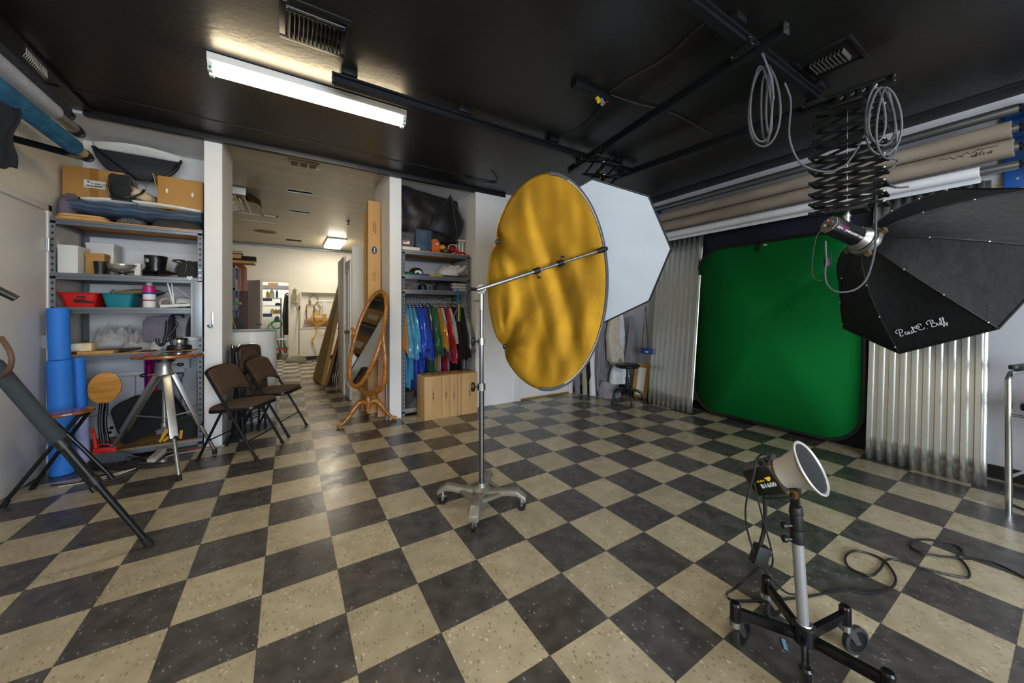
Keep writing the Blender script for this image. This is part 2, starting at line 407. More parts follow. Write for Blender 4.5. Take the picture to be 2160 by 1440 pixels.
# ================================================================ CAMERA
cd = bpy.data.cameras.new('camera'); cam = bpy.data.objects.new('camera', cd); col.objects.link(cam)
cd.sensor_fit = 'HORIZONTAL'; cd.sensor_width = 36; cd.lens = FPX/2160*36
cd.shift_x = -(U0-1080)/2160; cd.shift_y = (V0-720)/2160
cd.clip_start = .05; cd.clip_end = 60
cam.location = CAM; cam.rotation_euler = (PI/2, 0, YAW-PI/2)
scene.camera = cam

# ================================================================ LIGHT
def lamp(name, loc, size, power, color, rot, spread=None):
    l = bpy.data.lights.new(name, 'AREA'); l.shape = 'RECTANGLE'; l.size, l.size_y = size; l.energy = power; l.color = color
    o = bpy.data.objects.new(name, l); col.objects.link(o); o.location = loc; o.rotation_euler = rot
    return o
lamp('window_daylight', (.75, YREAR-.1, 1.5), (3.6, 1.9), 200, (.80, .90, 1.), (PI/2, 0, 0))
m_tube = M('lit_tube', '#fff4d8', .4, emit=('#ffeac0', 40))
m_tubew = M('lit_lens', '#fff6e2', .4, emit=('#fff3dc', 30))
m_fixture = M('white_enamel', '#e4e4e0', .35)
m_green = M('green_tombstone', '#0f7a3e', .5)
m_tubeL = M('added_tube_left', '#fff4d8', .4, emit=('#fff0d2', 100))
def strip_light(name, label, x0, x1, y, z, lit=True, mt=None):
    t = thing(name, label, 'ceiling light', ((x0+x1)/2, y, z))
    mb = MB(); w = .055
    mb.prism([(-w, .06), (w, .06), (w, .015), (.03, -.012), (-.03, -.012), (-w, .015)], ((x0+x1)/2, y, z), ((0, 1, 0), UP, (1, 0, 0)), x1-x0)
    build('housing', mb, m_fixture, t, bev=.003)
    for s in (-1, 1):
        build('tube', MB().cyl((x0+.03, y+s*.03, z-.028), (x1-.03, y+s*.03, z-.028), .014, n=12), (mt or m_tube) if lit else m_fixture, t)
        for x in (x0+.015, x1-.015):
            build('tube_socket', MB().box(x-.012, x+.012, y+s*.03-.014, y+s*.03+.014, z-.05, z), m_fixture, t)
            build('tube_clip', MB().cyl((x-.006, y+s*.03, z-.03), (x+.006, y+s*.03, z-.03), .016, n=12), m_green, t)
    return t
strip_light('strip_light', 'lit white two tube fluorescent fitting on the black ceiling', -.333, .912, 1.335, 2.842)
strip_light('strip_light', 'added two tube fluorescent fitting, unseen behind the camera on the left', -.95, .3, -2.1, 2.842, True, m_tubeL)  # added fitting, lifts the left wall and alcove
strip_light('strip_light', 'added two tube fluorescent fitting, unseen behind the camera on the right', 2.5, 3.7, -2.0, 2.842, True, M('added_tube_right', '#fff4d8', .4, emit=('#f4f4f4', 46)))  # added fitting, brightens the right wall and back corner
w = scene.world or bpy.data.worlds.new('world'); scene.world = w; w.use_nodes = True
bg = w.node_tree.nodes['Background']; bg.inputs[0].default_value = (.75, .85, 1., 1); bg.inputs[1].default_value = .6
vs = scene.view_settings; vs.view_transform = 'Standard'; vs.look = 'None'; vs.exposure = .40; vs.gamma = 1.; vs.use_curve_mapping = False
scene.cycles.max_bounces = 8; scene.cycles.diffuse_bounces = 5; scene.cycles.glossy_bounces = 4; scene.cycles.transparent_max_bounces = 12
scene.cycles.use_denoising = True
scene.cycles.sample_clamp_indirect = 6
scene.cycles.caustics_reflective = False; scene.cycles.caustics_refractive = False
# ================================================================ SHARED MATERIALS
m_zinc = M('grey_shelf_steel', '#6f747b', .42, .35, noise=(6, .12))
m_zincL = M('pale_shelf_steel', '#8d949c', .4, .4)
m_hole = M('dark_hole', '#151515', .9)
m_deck = M('particle_board', '#b98a52', .7, noise=(60, .25), c2='#8f6a3d')
m_edge = M('amber_board_edge', '#d8902c', .6)
m_card = M('kraft_card', '#b28547', .75, noise=(5, .12), bump=(60, .05))
m_card2 = M('pale_kraft_card', '#c99d66', .75, noise=(5, .1))
m_black = M('black_plastic', '#141516', .42)
m_blackm = M('black_satin_metal', '#17181a', .35, .3)
m_blackf = M('black_nylon', '#1b1d20', .8, noise=(12, .3), bump=(40, .25), sheen=.2)
m_foamgrip = M('grey_foam_grip', '#2d3338', .85, bump=(200, .1))
m_chrome = M('chrome', '#d0d2d4', .12, 1.)
m_alu = M('aluminium', '#a9aaa8', .33, .9, noise=(30, .08))
m_whitep = M('white_plastic', '#dcdcda', .45)
m_paper = M('white_paper', '#e3e1dc', .7)
m_wood = M('varnished_oak', '#b0742f', .3, noise=(4, .4), c2='#8a5218', stretch=(1, 9, 9), coat=.3)
m_woodt = M('varnished_red_oak', '#94551f', .22, noise=(5, .45), c2='#6b3810', stretch=(1, 10, 1), coat=.5)
m_pine = M('pale_wood', '#d0a468', .55, noise=(4, .25), c2='#b98a4a', stretch=(1, 12, 12))
m_clear = M('clear_plastic', '#e9edf2', .12, trans=.85, alpha=.35, ior=1.2)
m_red = M('red_plastic', '#c51f1a', .4)
m_teal = M('teal_plastic', '#0f7686', .4)

def heap(x0, x1, y0, y1, z0, h, seed=0., amp=.25, p=2.6, nu=36, nv=14, fr=9.):
    """a soft lump resting on z0"""
    from mathutils import noise
    cx, cy, rx, ry = (x0+x1)/2, (y0+y1)/2, (x1-x0)/2, (y1-y0)/2
    mb = MB()
    def f(i, j):
        a = 2*PI*i; t = PI/2*j
        c, s = math.cos(a), math.sin(a); k = (abs(c)**p+abs(s)**p)**(-1/p)
        rr = math.cos(t)**.55; zz = math.sin(t)**.8
        P = Vector((cx+rx*k*c*rr, cy+ry*k*s*rr, z0+h*zz))
        n = noise.noise(P*fr+Vector((seed, seed*3, 0))); n2 = noise.noise(P*fr*2.4+Vector((seed*2, 0, seed)))
        P.z = max(z0+.001, P.z+h*amp*(n+.4*n2)*zz)
        P.x += rx*.12*n2*zz; P.y += ry*.12*n*zz
        return P
    return mb.grid(f, nu, nv, cu=True)
def fbox(y, u0, u1, vt, zb, d, vm=None):
    zt = onY(y, (u0+u1)/2, vt).z
    vm = vm if vm else vt+8
    return onY(y, u0, vm).x, onY(y, u1, vm).x, y, y+d, zb, zt

# ================================================================ STEEL SHELVING
def shelving(label, x0, x1, y0, y1, top, decks, rod=None):
    t = thing('steel_shelving', label, 'shelving', ((x0+x1)/2, (y0+y1)/2, 0))
    pw = .038
    for x, sx in ((x0, 1), (x1, -1)):
        for y, sy in ((y0, 1), (y1, -1)):
            mb = MB()
            mb.box(min(x, x+sx*pw), max(x, x+sx*pw), min(y, y+sy*.003), max(y, y+sy*.003), 0, top)
            mb.box(min(x, x+sx*.003), max(x, x+sx*.003), min(y, y+sy*pw), max(y, y+sy*pw), 0, top)
            mb.mi = 1
            z = .05
            while z < top-.03:
                yy = y-sy*.0006
                mb.prism([(-.004, -.009), (.004, -.009), (.004, .001), (.0075, .003), (.0075, .009), (-.0075, .009), (-.0075, .003), (-.004, .001)], (x+sx*pw*.55, yy, z), ((1, 0, 0), UP, (0, 1, 0)), .0012)
                z += .05
            build('post', mb, [m_zinc, m_hole], t)
    for z, dk in decks:
        mb = MB()
        for y, sy in ((y0, 1), (y1, -1)):   # front and rear beam: rolled profile
            a, b = min(y, y+sy*.012), max(y, y+sy*.012)
            mb.box(x0+.004, x1-.004, a, b, z-.05, z-.03); mb.box(x0+.004, x1-.004, min(y-sy*.006, y+sy*.012), max(y-sy*.006, y+sy*.012), z-.03, z-.008); mb.box(x0+.004, x1-.004, min(y, y+sy*.03), max(y, y+sy*.03), z-.055, z-.05)
        for x, sx in ((x0+.004, 1), (x1-.004, -1)):
            mb.box(min(x, x+sx*.012), max(x, x+sx*.012), y0+.012, y1-.012, z-.05, z-.008)
        s = build('shelf', mb, m_zinc, t, bev=.0015)
        dm = MB().box(x0+.006, x1-.006, y0+.004, y1-.004, z-.008, z)
        build('deck', dm, m_edge if dk == 'amber' else (m_deck if dk else m_zinc), s)
    if rod:
        build('hanging_rod', MB().cyl((x0+.01, (y0+y1)/2, rod), (x1-.01, (y0+y1)/2, rod), .012, n=12), m_chrome, t)
    return t
SY0, SY1 = 2.765, 3.345
shl = shelving('grey steel shelving crammed with boxes and bags beside the white side door', -1.518, -.575, SY0, SY1, 2.035, [(2.03, 'amber'), (1.585, 0), (1.305, 0), (.915, 1), (.085, 1)])
build('splice_plate', MB().box(-.648, -.578, SY0-.016, SY0-.004, 1.035, 1.545).box(-.66, -.648, SY0-.016, SY0+.02, 1.035, 1.545), m_zincL, shl, bev=.002)
# ---- button badges on the right post
for i, (z, r, c, lb) in enumerate(((1.655, .017, '#3f7fb4', 'blue and white button badge on the right upright of the left shelving'), (1.605, .0125, '#d8d8d8', 'small white button badge below the blue badge'), (1.565, .012, '#cfcfcf', 'small white button badge lowest on the upright'))):
    t = thing('button_badge', lb, 'badge', (-.597, SY0-.004, z), group='badges on the shelving upright')
    build('rim', MB().lathe([(r, 0), (r, .002), (r*.8, .004)], (-.597, SY0-.001, z), (0, -1, 0), 20), M('badge'+c, c, .35), t)
    build('face', MB().lathe([(r*.7, 0), (r*.6, .0015), (.0001, .002)], (-.597, SY0-.0052, z), (0, -1, 0), 20), m_whitep, t)

# ---- top shelf
T0 = 2.03
for k, dz in ((0, 0.), (1, .021)):
    x0, x1 = -1.50+.01*k, -1.20-.02*k
    one('plywood_board', MB().prism([(p[0], p[1]) for p in rrect(x1-x0, .40, .06)], ((x0+x1)/2, 2.97, T0+.011+dz), ((1, 0, 0), (0, 1, 0), UP), .019), m_pine,
        ('lower' if k == 0 else 'upper')+' of two pale round-cornered plywood boards at the end of the top shelf', 'board', 'plywood boards on the top shelf', bev=.004)
one('silver_sequin_cloth', heap(-1.17, -.975, 2.77, 3.0, T0, .065, 2.2, .3), M('silver_sequins', '#9aa3a8', .25, .9, noise=(140, .7), bump=(120, .9)), 'crumpled silver sequined cloth squeezed between plywood boards and grey blanket', 'cloth')
one('grey_blanket', heap(-.96, -.585, 2.78, 3.26, T0, .10, 5.1, .14, 4.), M('charcoal_wool', '#3b3a3a', .95, noise=(20, .3), bump=(60, .3)), 'folded charcoal grey blanket on the right end of the top shelf', 'blanket')
def folded(x0, x1, y0, y1, z0, h, seed, layers=4, sag=.02):
    from mathutils import noise
    def f(i, j):
        x = x0+(x1-x0)*i; a = 2*PI*j
        ry = (y1-y0)/2; c, s = math.cos(a), math.sin(a); k = (abs(c)**4+abs(s)**4)**(-.25)
        n = noise.noise(Vector((x*6+seed, c*2, s*2))); l = .006*math.sin(layers*math.pi*s)
        return Vector((x+.02*n*(1 if i > .5 else -1)*(i in (0, 1)), (y0+y1)/2+ry*k*c*(1+.05*n)+l*3*(c < 0), z0+h/2+h/2*k*s*(1+.18*n)-sag*math.sin(PI*i)*.5+.004*math.sin(x*40)))
    mb = MB().grid(f, 44, 32, cv=True)
    n = 32
    mb.f.append(tuple(range(n))); mb.f.append(tuple(44*n+k for k in range(n-1, -1, -1))); mb.m += [0, 0]
    return mb
one('folded_backdrop', folded(-1.44, -.59, 2.80, 3.28, T0+.075, .115, 1.3), M('faded_blue_cloth', '#4b6485', .9, noise=(5, .3), c2='#5d6674', bump=(50, .2)), 'long folded faded blue backdrop cloth spanning the top shelf', 'backdrop')
one('mauve_cloth', heap(-1.50, -1.40, 2.79, 3.0, T0+.045, .17, 8., .3), M('mauve_cloth', '#6a6170', .9, bump=(40, .3)), 'small bunched mauve cloth at the wall end of the blue backdrop', 'cloth')
def curved_sheet(x0, x1, y0, y1, z, bow, th):
    return MB().grid(lambda i, j: Vector((x0+(x1-x0)*i, y0+(y1-y0)*j, z+bow*(1-(2*i-1)**2))), 16, 2), th
mb, th = curved_sheet(-1.36, -.60, 2.80, 3.2, T0+.185, .025, .014)
one('white_board', mb, m_paper, 'thin bowed white board lying on the blue backdrop under the boxes', 'board', solid=.014)
ZT = T0+.215
# large carton
t = thing('cardboard_box', 'wide brown cardboard box with a white shipping label on top of the left shelving', 'box', (-1.18, 3.0, ZT))
a = fbox(2.92, 131, 262, 345, ZT-.01, .34, 380)
build('carton', MB().box(a[0], a[1], a[2], a[3], ZT, onY(2.92, 131, 346).z), m_card, t, bev=.004)
build('tape', MB().box((a[0]+a[1])/2-.024, (a[0]+a[1])/2+.024, 2.9188, 3.262, ZT+.004, onY(2.92, 131, 346).z+.001), M('tan_tape', '#a06c30', .35), t)
p0 = onY(2.919, 177, 378); p1 = onY(2.919, 223, 400)
lb = build('shipping_label', MB().box(p0.x, p1.x, 2.9175, 2.9195, p1.z, p0.z), m_paper, t)
m_ink = M('black_ink', '#1c1c1e', .7)
small_print('printed_line', (p0.x+.035, 2.917, p0.z-.014), (1, 0, 0), UP, .035, .018, m_ink, lb, 3)
small_print('printed_line', ((p0.x+p1.x)/2+.03, 2.917, (p0.z+p1.z)/2+.006), (1, 0, 0), UP, .10, .012, m_ink, lb, 5); small_print('printed_line', ((p0.x+p1.x)/2+.035, 2.917, (p0.z+p1.z)/2-.012), (1, 0, 0), UP, .07, .011, m_ink, lb, 6)
mb = MB(); x = p0.x+.012
for k in range(22):
    wd = random.choice((.0015, .003)); mb.box(x, x+wd, 2.9165, 2.9176, p1.z+.008, p1.z+.024); x += wd+random.choice((.002, .003))
build('barcode', mb, m_ink, lb)
# carton on the right
t = thing('cardboard_box', 'open brown cardboard box with two white hand holes beside the pier', 'box', (-.73, 3.0, ZT))
a = fbox(2.86, 332, 428, 374, ZT, .3, 400)
zt = a[5]; cx0, cx1 = a[0], min(a[1], -.572)
build('carton', MB().box(cx0, cx1, 2.86, 3.2, ZT-.03, zt-.01), m_card, t, bev=.003)
build('flap', MB().obox((cx0-.012, 3.03, zt-.10), (.004, .32, .21), ((.98, 0, .2), (0, 1, 0), (-.2, 0, .98))), m_card2, t)
for u, v in ((352, 402), (406, 411)):
    q = onY(2.859, u, v); build('hand_hole', MB().prism(oval(.008, .022, 16), (q.x, 2.8585, q.z), ((1, 0, 0), UP, (0, 1, 0)), .002), m_paper, t)
# black shoulder bag
t = thing('shoulder_bag', 'black zipped shoulder bag leaning on the wide cardboard box', 'bag', (-1.06, 2.85, ZT))
a0 = onY(2.85, 233, 415); a1 = onY(2.85, 306, 377)
build('body', heap(a0.x, a1.x-.05, 2.79, 2.92, ZT-.02, a1.z-ZT+.02, 3.3, .1, 3.5), m_blackf, t)
build('flap', MB().prism(rrect((a1.x-a0.x)*.62, .075, .03), ((a0.x+a1.x)/2-.035, 2.79, a1.z-.05), ((1, 0, -.12), (0.1, 0, 1), (0, 1, 0)), .02), m_blackf, t, bev=.006)
build('strap', MB().tube([(a0.x+.01, 2.79, a1.z-.07), (a0.x+.03, 2.775, ZT+.03), (a0.x+.12, 2.77, ZT+.012), (a1.x-.02, 2.80, ZT+.06), (a1.x, 2.83, ZT+.11)], .009, 8, smooth=6), m_black, t)
# roll of tan paper
q = onY(2.80, 275, 402)
mb = MB(); ax = Vector((.45, .88, -.08)).normalized()
for k in range(1): mb.cyl(q, q+ax*.3, .038, .036, 28, cap=False); mb.cyl(q, q+ax*.3, .033, .031, 28, cap=False); mb.cyl(q+ax*.001, q+ax*.3, .019, .02, 20, cap=False)
one('paper_roll', mb, M('tan_paper', '#c9b392', .7), 'short open roll of tan paper in front of the black shoulder bag', 'paper roll', solid=.003)
# folded softbox standing on the boxes
t = thing('folded_softbox', 'collapsed black softbox with white band on top of the left shelving, under the ceiling', 'softbox', (-.95, 3.2, ZT))
L = onY(3.12, 198, 300); R = onY(3.12, 383, 333); B = onY(3.05, 305, 380)
def sb(i, j):
    x = L.x+(R.x-L.x)*i; top = L.z+(R.z-L.z)*i
    h = (top-B.z)*max(0, 1-abs(2*i-1)**2.6)**.6
    return Vector((x, 3.14-.05*j-.05*math.sin(PI*i)*math.sin(PI*j), top-.04-h*j*.86))
build('fabric', MB().grid(sb, 28, 10), M('charcoal_softbox_cloth', '#26282e', .7, bump=(25, .3)), t, solid=.02)
build('band', MB().grid(lambda i, j: Vector((L.x-.01+(R.x-L.x+.02)*i, 3.15-.06*math.sin(PI*i)*(1-j)-.02, L.z+(R.z-L.z)*i+.012-.06*j+.02*math.sin(PI*i)*(1-j))), 28, 3), M('white_softbox_cloth', '#cfcfcd', .7, bump=(30, .3)), t, solid=.012)
build('rib', MB().tube([(L.x, 3.13, L.z-.03), (L.x+.12, 3.06, (L.z+B.z)/2), ((L.x+R.x)/2, 3.05, B.z)], .008, 8, smooth=6).tube([(R.x, 3.13, R.z-.02), (R.x-.06, 3.06, (R.z+B.z)/2), ((L.x+R.x)/2+.06, 3.05, B.z-.01)], .008, 8, smooth=6), m_blackm, t)
one('white_sheet', heap(-1.46, -1.05, 3.28, 3.375, ZT-.02, .315, 4.4, .12), m_paper, 'bunched white sheeting behind the wide cardboard box', 'sheet')
one('white_sheet', heap(-.83, -.575, 3.205, 3.37, ZT-.02, .30, 6.4, .12), m_paper, 'bunched white sheeting behind the box with hand holes', 'sheet')

# ---- second shelf
Z2 = 1.585
def carton(name, lab, y, u0, u1, vt, zb, d, mat, vm=None, group=None):
    a = fbox(y, u0, u1, vt, zb, d, vm)
    t = thing(name, lab, 'box', ((a[0]+a[1])/2, y+d/2, zb), group=group)
    build('carton', MB().box(*a), mat, t, bev=.003)
    build('lid', MB().box(a[0]-.002, a[1]+.002, y-.002, y+d+.002, a[5]-.03, a[5]+.002), mat, t, bev=.002)
    return t
m_wcard = M('white_card', '#d9d8d4', .6)
carton('white_box', 'plain white box at the wall end of the second shelf', 2.80, 121, 164, 517, Z2, .2, m_wcard, 545)
carton('white_box', 'plain white box at the back behind the chrome bowl', 3.06, 181, 240, 513, Z2, .2, m_wcard, 530)
carton('cardboard_box', 'small brown cardboard box between white box and black cup', 2.90, 180, 220, 534, Z2, .12, m_card, 550)
q = onY(2.83, 210, 568)
t = thing('black_cup', 'black plastic cup in front of the small cardboard box', 'cup', (q.x, 2.85, Z2))
build('body', MB().lathe([(.034, 0), (.041, .10), (.043, .112), (.038, .112), (.031, .01)], (q.x, 2.85, Z2), n=28), m_black, t)
q = onY(2.84, 254, 568)
t = thing('chrome_bowl', 'chrome pedestal bowl with lid on the second shelf', 'bowl', (q.x, 2.88, Z2))
c = (q.x, 2.89, Z2)
build('bowl', MB().lathe([(.02, .02), (.07, .034), (.094, .06), (.102, .088), (.096, .088), (.05, .04)], c, n=40), M('polished_pewter', '#c9c4b8', .22, .8), t)
build('foot', MB().lathe([(.05, 0), (.05, .006), (.025, .02), (.02, .02)], c, n=32), m_chrome, t)
build('lid', MB().lathe([(.109, .089), (.109, .094), (.04, .102), (.015, .104), (.0001, .104)], c, n=40), m_chrome, t)
carton('small_white_box', 'tiny white and brown box right of the chrome bowl', 2.86, 283, 296, 556, Z2, .05, m_wcard, 562)
one('soft_black_case', heap(-1.06, -.93, 3.02, 3.16, Z2, .12, 1.1, .2), m_blackf, 'small soft black case behind the chrome bowl', 'case')
q = onY(2.97, 326, 560)
t = thing('top_hat', 'glossy black top hat with grey badge on the second shelf', 'hat', (q.x, 3.0, Z2+.05))
m_hat = M('black_patent', '#0e1214', .22, bump=(14, .25))
c = (q.x, 3.0, Z2+.045); ax = (.03, -.04, 1)
build('crown', MB().lathe([(.072, 0), (.07, .06), (.082, .155), (.078, .16), (.0001, .158)], c, ax, n=32), m_hat, t)
build('brim', MB().lathe([(.07, .0), (.118, .012), (.122, .02), (.118, .006), (.07, -.006)], c, ax, n=36), m_hat, t)
build('badge', MB().ball((q.x-.042, 2.93, Z2+.155), (.02, .006, .022)), M('grey_foil', '#6f7470', .4, .4), t)
one('black_film_bag', heap(-.92, -.70, 2.79, 3.06, Z2, .06, 2.7, .45), M('black_film', '#121315', .3, bump=(20, .5)), 'flattened glossy black bag under the top hat', 'bag')
t = thing('camera_bag', 'black padded camera bag with loose straps at the right end of the second shelf', 'bag', (-.68, 2.92, Z2))
build('body', heap(-.80, -.59, 2.79, 3.05, Z2, .165, 3.9, .25, 3.), m_blackf, t)
build('lid_flap', MB().obox((-.70, 2.80, Z2+.09), (.085, .012, .085), ((.8, 0, .6), (0, 1, 0), (-.6, 0, .8))), m_blackf, t, bev=.005)
build('strap', MB().tube([(-.745, 2.80, Z2+.13), (-.79, 2.79, Z2+.15), (-.745, 2.80, Z2+.158), (-.70, 2.79, Z2+.14), (-.70, 2.785, Z2+.06), (-.72, 2.79, Z2+.02)], .007, 8, smooth=5), m_black, t)
one('heart_tag', MB().prism([(0, -.02), (.022, .002), (.019, .014), (.008, .016), (0, .009), (-.008, .016), (-.019, .014), (-.022, .002)], (-.668, 2.757, Z2-.006), ((1, 0, .1), (-.1, 0, 1), (0, 1, 0)), .003), m_whitep, 'white heart shaped tag hanging over the front edge of the second shelf', 'tag')
one('black_tube_case', MB().cyl((-.74, 2.80, Z2+.012), (-.60, 2.80, Z2+.018), .011), m_black, 'thin black tube lying in front of the camera bag', 'tube')

# ---- third shelf
Z3 = 1.305
def tub(name, lab, x0, x1, y0, y1, zb, h, mat, flare=.03, cat='tub'):
    t = thing(name, lab, cat, ((x0+x1)/2, (y0+y1)/2, zb))
    cx, cy, w, d = (x0+x1)/2, (y0+y1)/2, x1-x0, y1-y0
    def R(k, z, i=0): return [Vector((cx+p[0], cy+p[1], zb+z)) for p in rrect(w-2*flare*(1-k)-2*i, d-2*flare*(1-k)-2*i, .025, 4)]
    mb = MB(); mb.skin([R(0, 0), R(1, h), R(1, h, .004), R(0.05, .006, .004)])
    build('bin', mb, mat, t)
    o = [Vector((cx+p[0], cy+p[1], zb+h)) for p in rrect(w+.016, d+.016, .03, 4)]
    build('rim', MB().tube(o, .005, 6, closed=True), mat, t)
    return t
a = onY(2.79, 122, 640); b = onY(2.79, 205, 640)
t = tub('washing_up_tub', 'red plastic tub with black marker scrawl on the third shelf', a.x, b.x, 2.79, 3.08, Z3, .118, m_red, .026)
for k, (dx, dz, wd) in enumerate(((.125, .085, .05), (.115, .06, .065), (.135, .045, .11), (.17, .04, .05))):
    build('marker_scrawl', MB().obox((a.x+dx, 2.7895+.026*(1-dz/.118)-.002, Z3+dz), (wd, .0012, .012), ((1, 0, 0), (0, 1, .22), (0, -.22, 1))), m_ink, t)
a = onY(2.79, 212, 640); b = onY(2.79, 281, 640)
tub('washing_up_tub', 'teal plastic tub next to the red tub on the third shelf', a.x, b.x, 2.79, 3.08, Z3, .118, m_teal, .022)
one('blue_platter', MB().lathe([(.15, 0), (.17, .012), (.165, .016), (.0001, .006)], (-1.08, 3.12, Z3+.128), (.0, -.25, 1), n=40), M('blue_platter', '#31527c', .4), 'round blue platter propped behind the two tubs', 'platter')
mb = MB()
for k in range(4): mb.tube([(-1.10+.02*k+(.14+.015*k)*math.cos(2*PI*i/28), 2.98+.10*math.sin(2*PI*i/28), Z3+.128+.008*k+.004*math.sin(2*PI*i/7)) for i in range(28)], .003, 6, closed=True)
one('wire_hoops', mb, M('tan_wire', '#9c7f52', .5), 'coil of tan wire hoops lying across the tubs', 'wire coil')
a = onY(2.80, 314, 642)
t = thing('spray_bottle', 'white spray can with magenta cap standing on the third shelf', 'spray can', (a.x, 2.81, Z3))
c = (a.x, 2.815, Z3)
build('can', MB().lathe([(.04, 0), (.042, .004), (.042, .125), (.036, .14)], c, n=28), m_whitep, t)
build('cap', MB().lathe([(.041, .132), (.042, .14), (.042, .185), (.034, .192), (.0001, .192)], c, n=28), M('magenta_plastic', '#b5126f', .35), t)
build('nozzle', MB().lathe([(.018, .192), (.022, .222), (.0001, .222)], c, n=20), M('frosted_grey', '#a9aaa8', .5), t)
build('label_band', MB().lathe([(.0425, .06), (.0425, .07)], c, n=28, cap=False), M('maroon_print', '#8d1a4c', .5), t)
build('label_band', MB().lathe([(.0425, .118), (.0425, .136)], c, n=28, cap=False), M('blue_print', '#22468f', .5), t)
t = thing('white_easel', 'folded white wire display easel at the right end of the third shelf', 'easel', (-.72, 2.95, Z3))
A0 = onY(2.84, 352, 590); A1 = onY(2.82, 367, 640); 
build('post', MB().bar(A0, (A1.x, A1.y, Z3+.02), .016, .01), m_whitep, t); build('post', MB().bar((A0.x+.028, 2.86, A0.z-.004), (A1.x+.0, A1.y+.01, Z3+.03), .014, .008), m_whitep, t)
build('base', MB().bar((A1.x-.09, 2.82, Z3+.012), (-.625, 2.80, Z3+.03), .02, .024), m_whitep, t); build('wire', MB().tube([(A0.x+.05, 2.86, A0.z-.06), (-.68, 2.84, Z3+.09), (-.63, 2.82, Z3+.04)], .002, 6), m_paper, t)
t = thing('tape_roll', 'small roll of tape standing beside the spray can', 'tape', (a.x+.09, 2.90, Z3))
build('tape', MB().lathe([(.045, -.02), (.045, .02), (.03, .02), (.03, -.02), (.045, -.02)], (a.x+.085, 2.90, Z3+.046), (.3, -1, 0), n=28, cap=False), M('tan_tape_roll', '#a88a63', .5), t)
one('white_roll', MB().cyl((-.80, 3.02, Z3+.05), (-.60, 3.0, Z3+.05), .048, n=24), m_paper, 'fat white roll lying behind the white easel', 'roll')
one('black_gadget', heap(-.77, -.69, 2.82, 2.90, Z3, .04, 2.2, .3), m_black, 'black gadget between tape roll and white easel', 'gadget')

# ---- fourth shelf
Z4 = .915
one('pale_board', MB().box(-1.37, -1.16, 2.775, 2.90, Z4, Z4+.022), m_pine, 'pale pine board on the fourth shelf beside the blue foam roll', 'board', bev=.003)
a = fbox(2.82, 147, 193, 724, Z4+.023, .1, 730)
t = thing('yellow_box', 'long yellow and white printed box on the pale pine board', 'box', ((a[0]+a[1])/2, 2.87, Z4+.022))
build('carton', MB().box(*a), M('yellow_card', '#d8b75e', .55, noise=(18, .0), c2='#e6dcc0'), t, bev=.002)
build('label', MB().box(a[0]+.004, a[0]+.065, a[2]-.0012, a[2], a[4]+.012, a[5]-.004), m_paper, t)
m_film = M('clear_film', '#ffffff', .06, trans=.55, alpha=.5, bump=(30, 1.), ior=1.4, spec=.9)
def crumple(x0, x1, y0, y1, z0, h, seed): return heap(x0, x1, y0, y1, z0, h, seed, .75, 2.2, 64, 24, 20)
one('plastic_wrap', crumple(-1.36, -1.10, 2.90, 3.2, Z4+.05, .14, 1.7), m_film, 'taller crumpled heap of clear plastic wrap behind the yellow box', 'plastic wrap', 'clear plastic wrap on the fourth shelf')
one('plastic_wrap', crumple(-1.17, -.93, 2.86, 3.12, Z4, .125, 4.9), m_film, 'crumpled clear plastic wrap in the middle of the fourth shelf', 'plastic wrap', 'clear plastic wrap on the fourth shelf')
one('plastic_wrap', crumple(-.98, -.83, 2.84, 3.05, Z4, .11, 7.3), m_film, 'low crumpled clear plastic wrap next to the grey cooler bag', 'plastic wrap', 'clear plastic wrap on the fourth shelf')
t = thing('cooler_bag', 'purple grey soft bag with black straps on the fourth shelf', 'bag', (-.79, 3.0, Z4))
m_gbag = M('purple_grey_nylon', '#6a6577', .75, noise=(9, .2), bump=(40, .2))
a = onY(2.86, 299, 690); b = onY(2.86, 357, 690)
build('stand', MB().box(a.x+.05, b.x, 2.90, 3.2, Z4, Z4+.07), m_wcard, t)
build('body', MB().prism(rrect(b.x-a.x, .21, .03), ((a.x+b.x)/2, 2.99, Z4+.18), ((1, 0, 0), UP, (0, 1, 0)), .26), m_gbag, t, bev=.02)
build('lid', MB().prism(rrect((b.x-a.x)*.86, .03, .012), ((a.x+b.x)/2+.01, 2.99, Z4+.292), ((1, 0, 0), UP, (0, 1, 0)), .25), m_gbag, t, bev=.008)
build('grab_handle', MB().tube([(-.84, 2.99, Z4+.30), (-.82, 2.98, Z4+.325), (-.77, 2.98, Z4+.325), (-.75, 2.99, Z4+.30)], .012, 8, smooth=5), m_black, t)
build('strap', MB().tube([(-.84, 2.855, Z4+.27), (-.845, 2.845, Z4+.15), (-.87, 2.84, Z4+.05), (-.90, 2.845, Z4+.07), (-.905, 2.85, Z4+.11)], .013, 8, smooth=6).tube([(-.82, 2.855, Z4+.27), (-.775, 2.85, Z4+.24), (-.81, 2.85, Z4+.16), (-.845, 2.845, Z4+.12)], .011, 8, smooth=6), m_black, t)
t = thing('letter_tray', 'white wire tray of black gear beside the cooler bag', 'tray', (-.66, 2.98, Z4))
build('tray', MB().box(-.735, -.60, 2.88, 3.15, Z4+.085, Z4+.115).box(-.735, -.60, 2.88, 3.15, Z4, Z4+.012), m_whitep, t)
build('grille', MB().box(-.73, -.605, 2.882, 3.1, Z4+.012, Z4+.085), M('pale_grey_plastic', '#b9bbbd', .5), t)
one('black_gear', heap(-.735, -.595, 2.86, 3.14, Z4+.116, .17, 9.1, .5), m_blackf, 'jumble of black straps and gear piled on the white tray', 'gear')
t = thing('strobe_ring', 'black and chrome strobe mounting ring lying behind the tabletop', 'mount ring', (-.74, 2.82, Z4))
c = (-.755, 2.845, Z4)
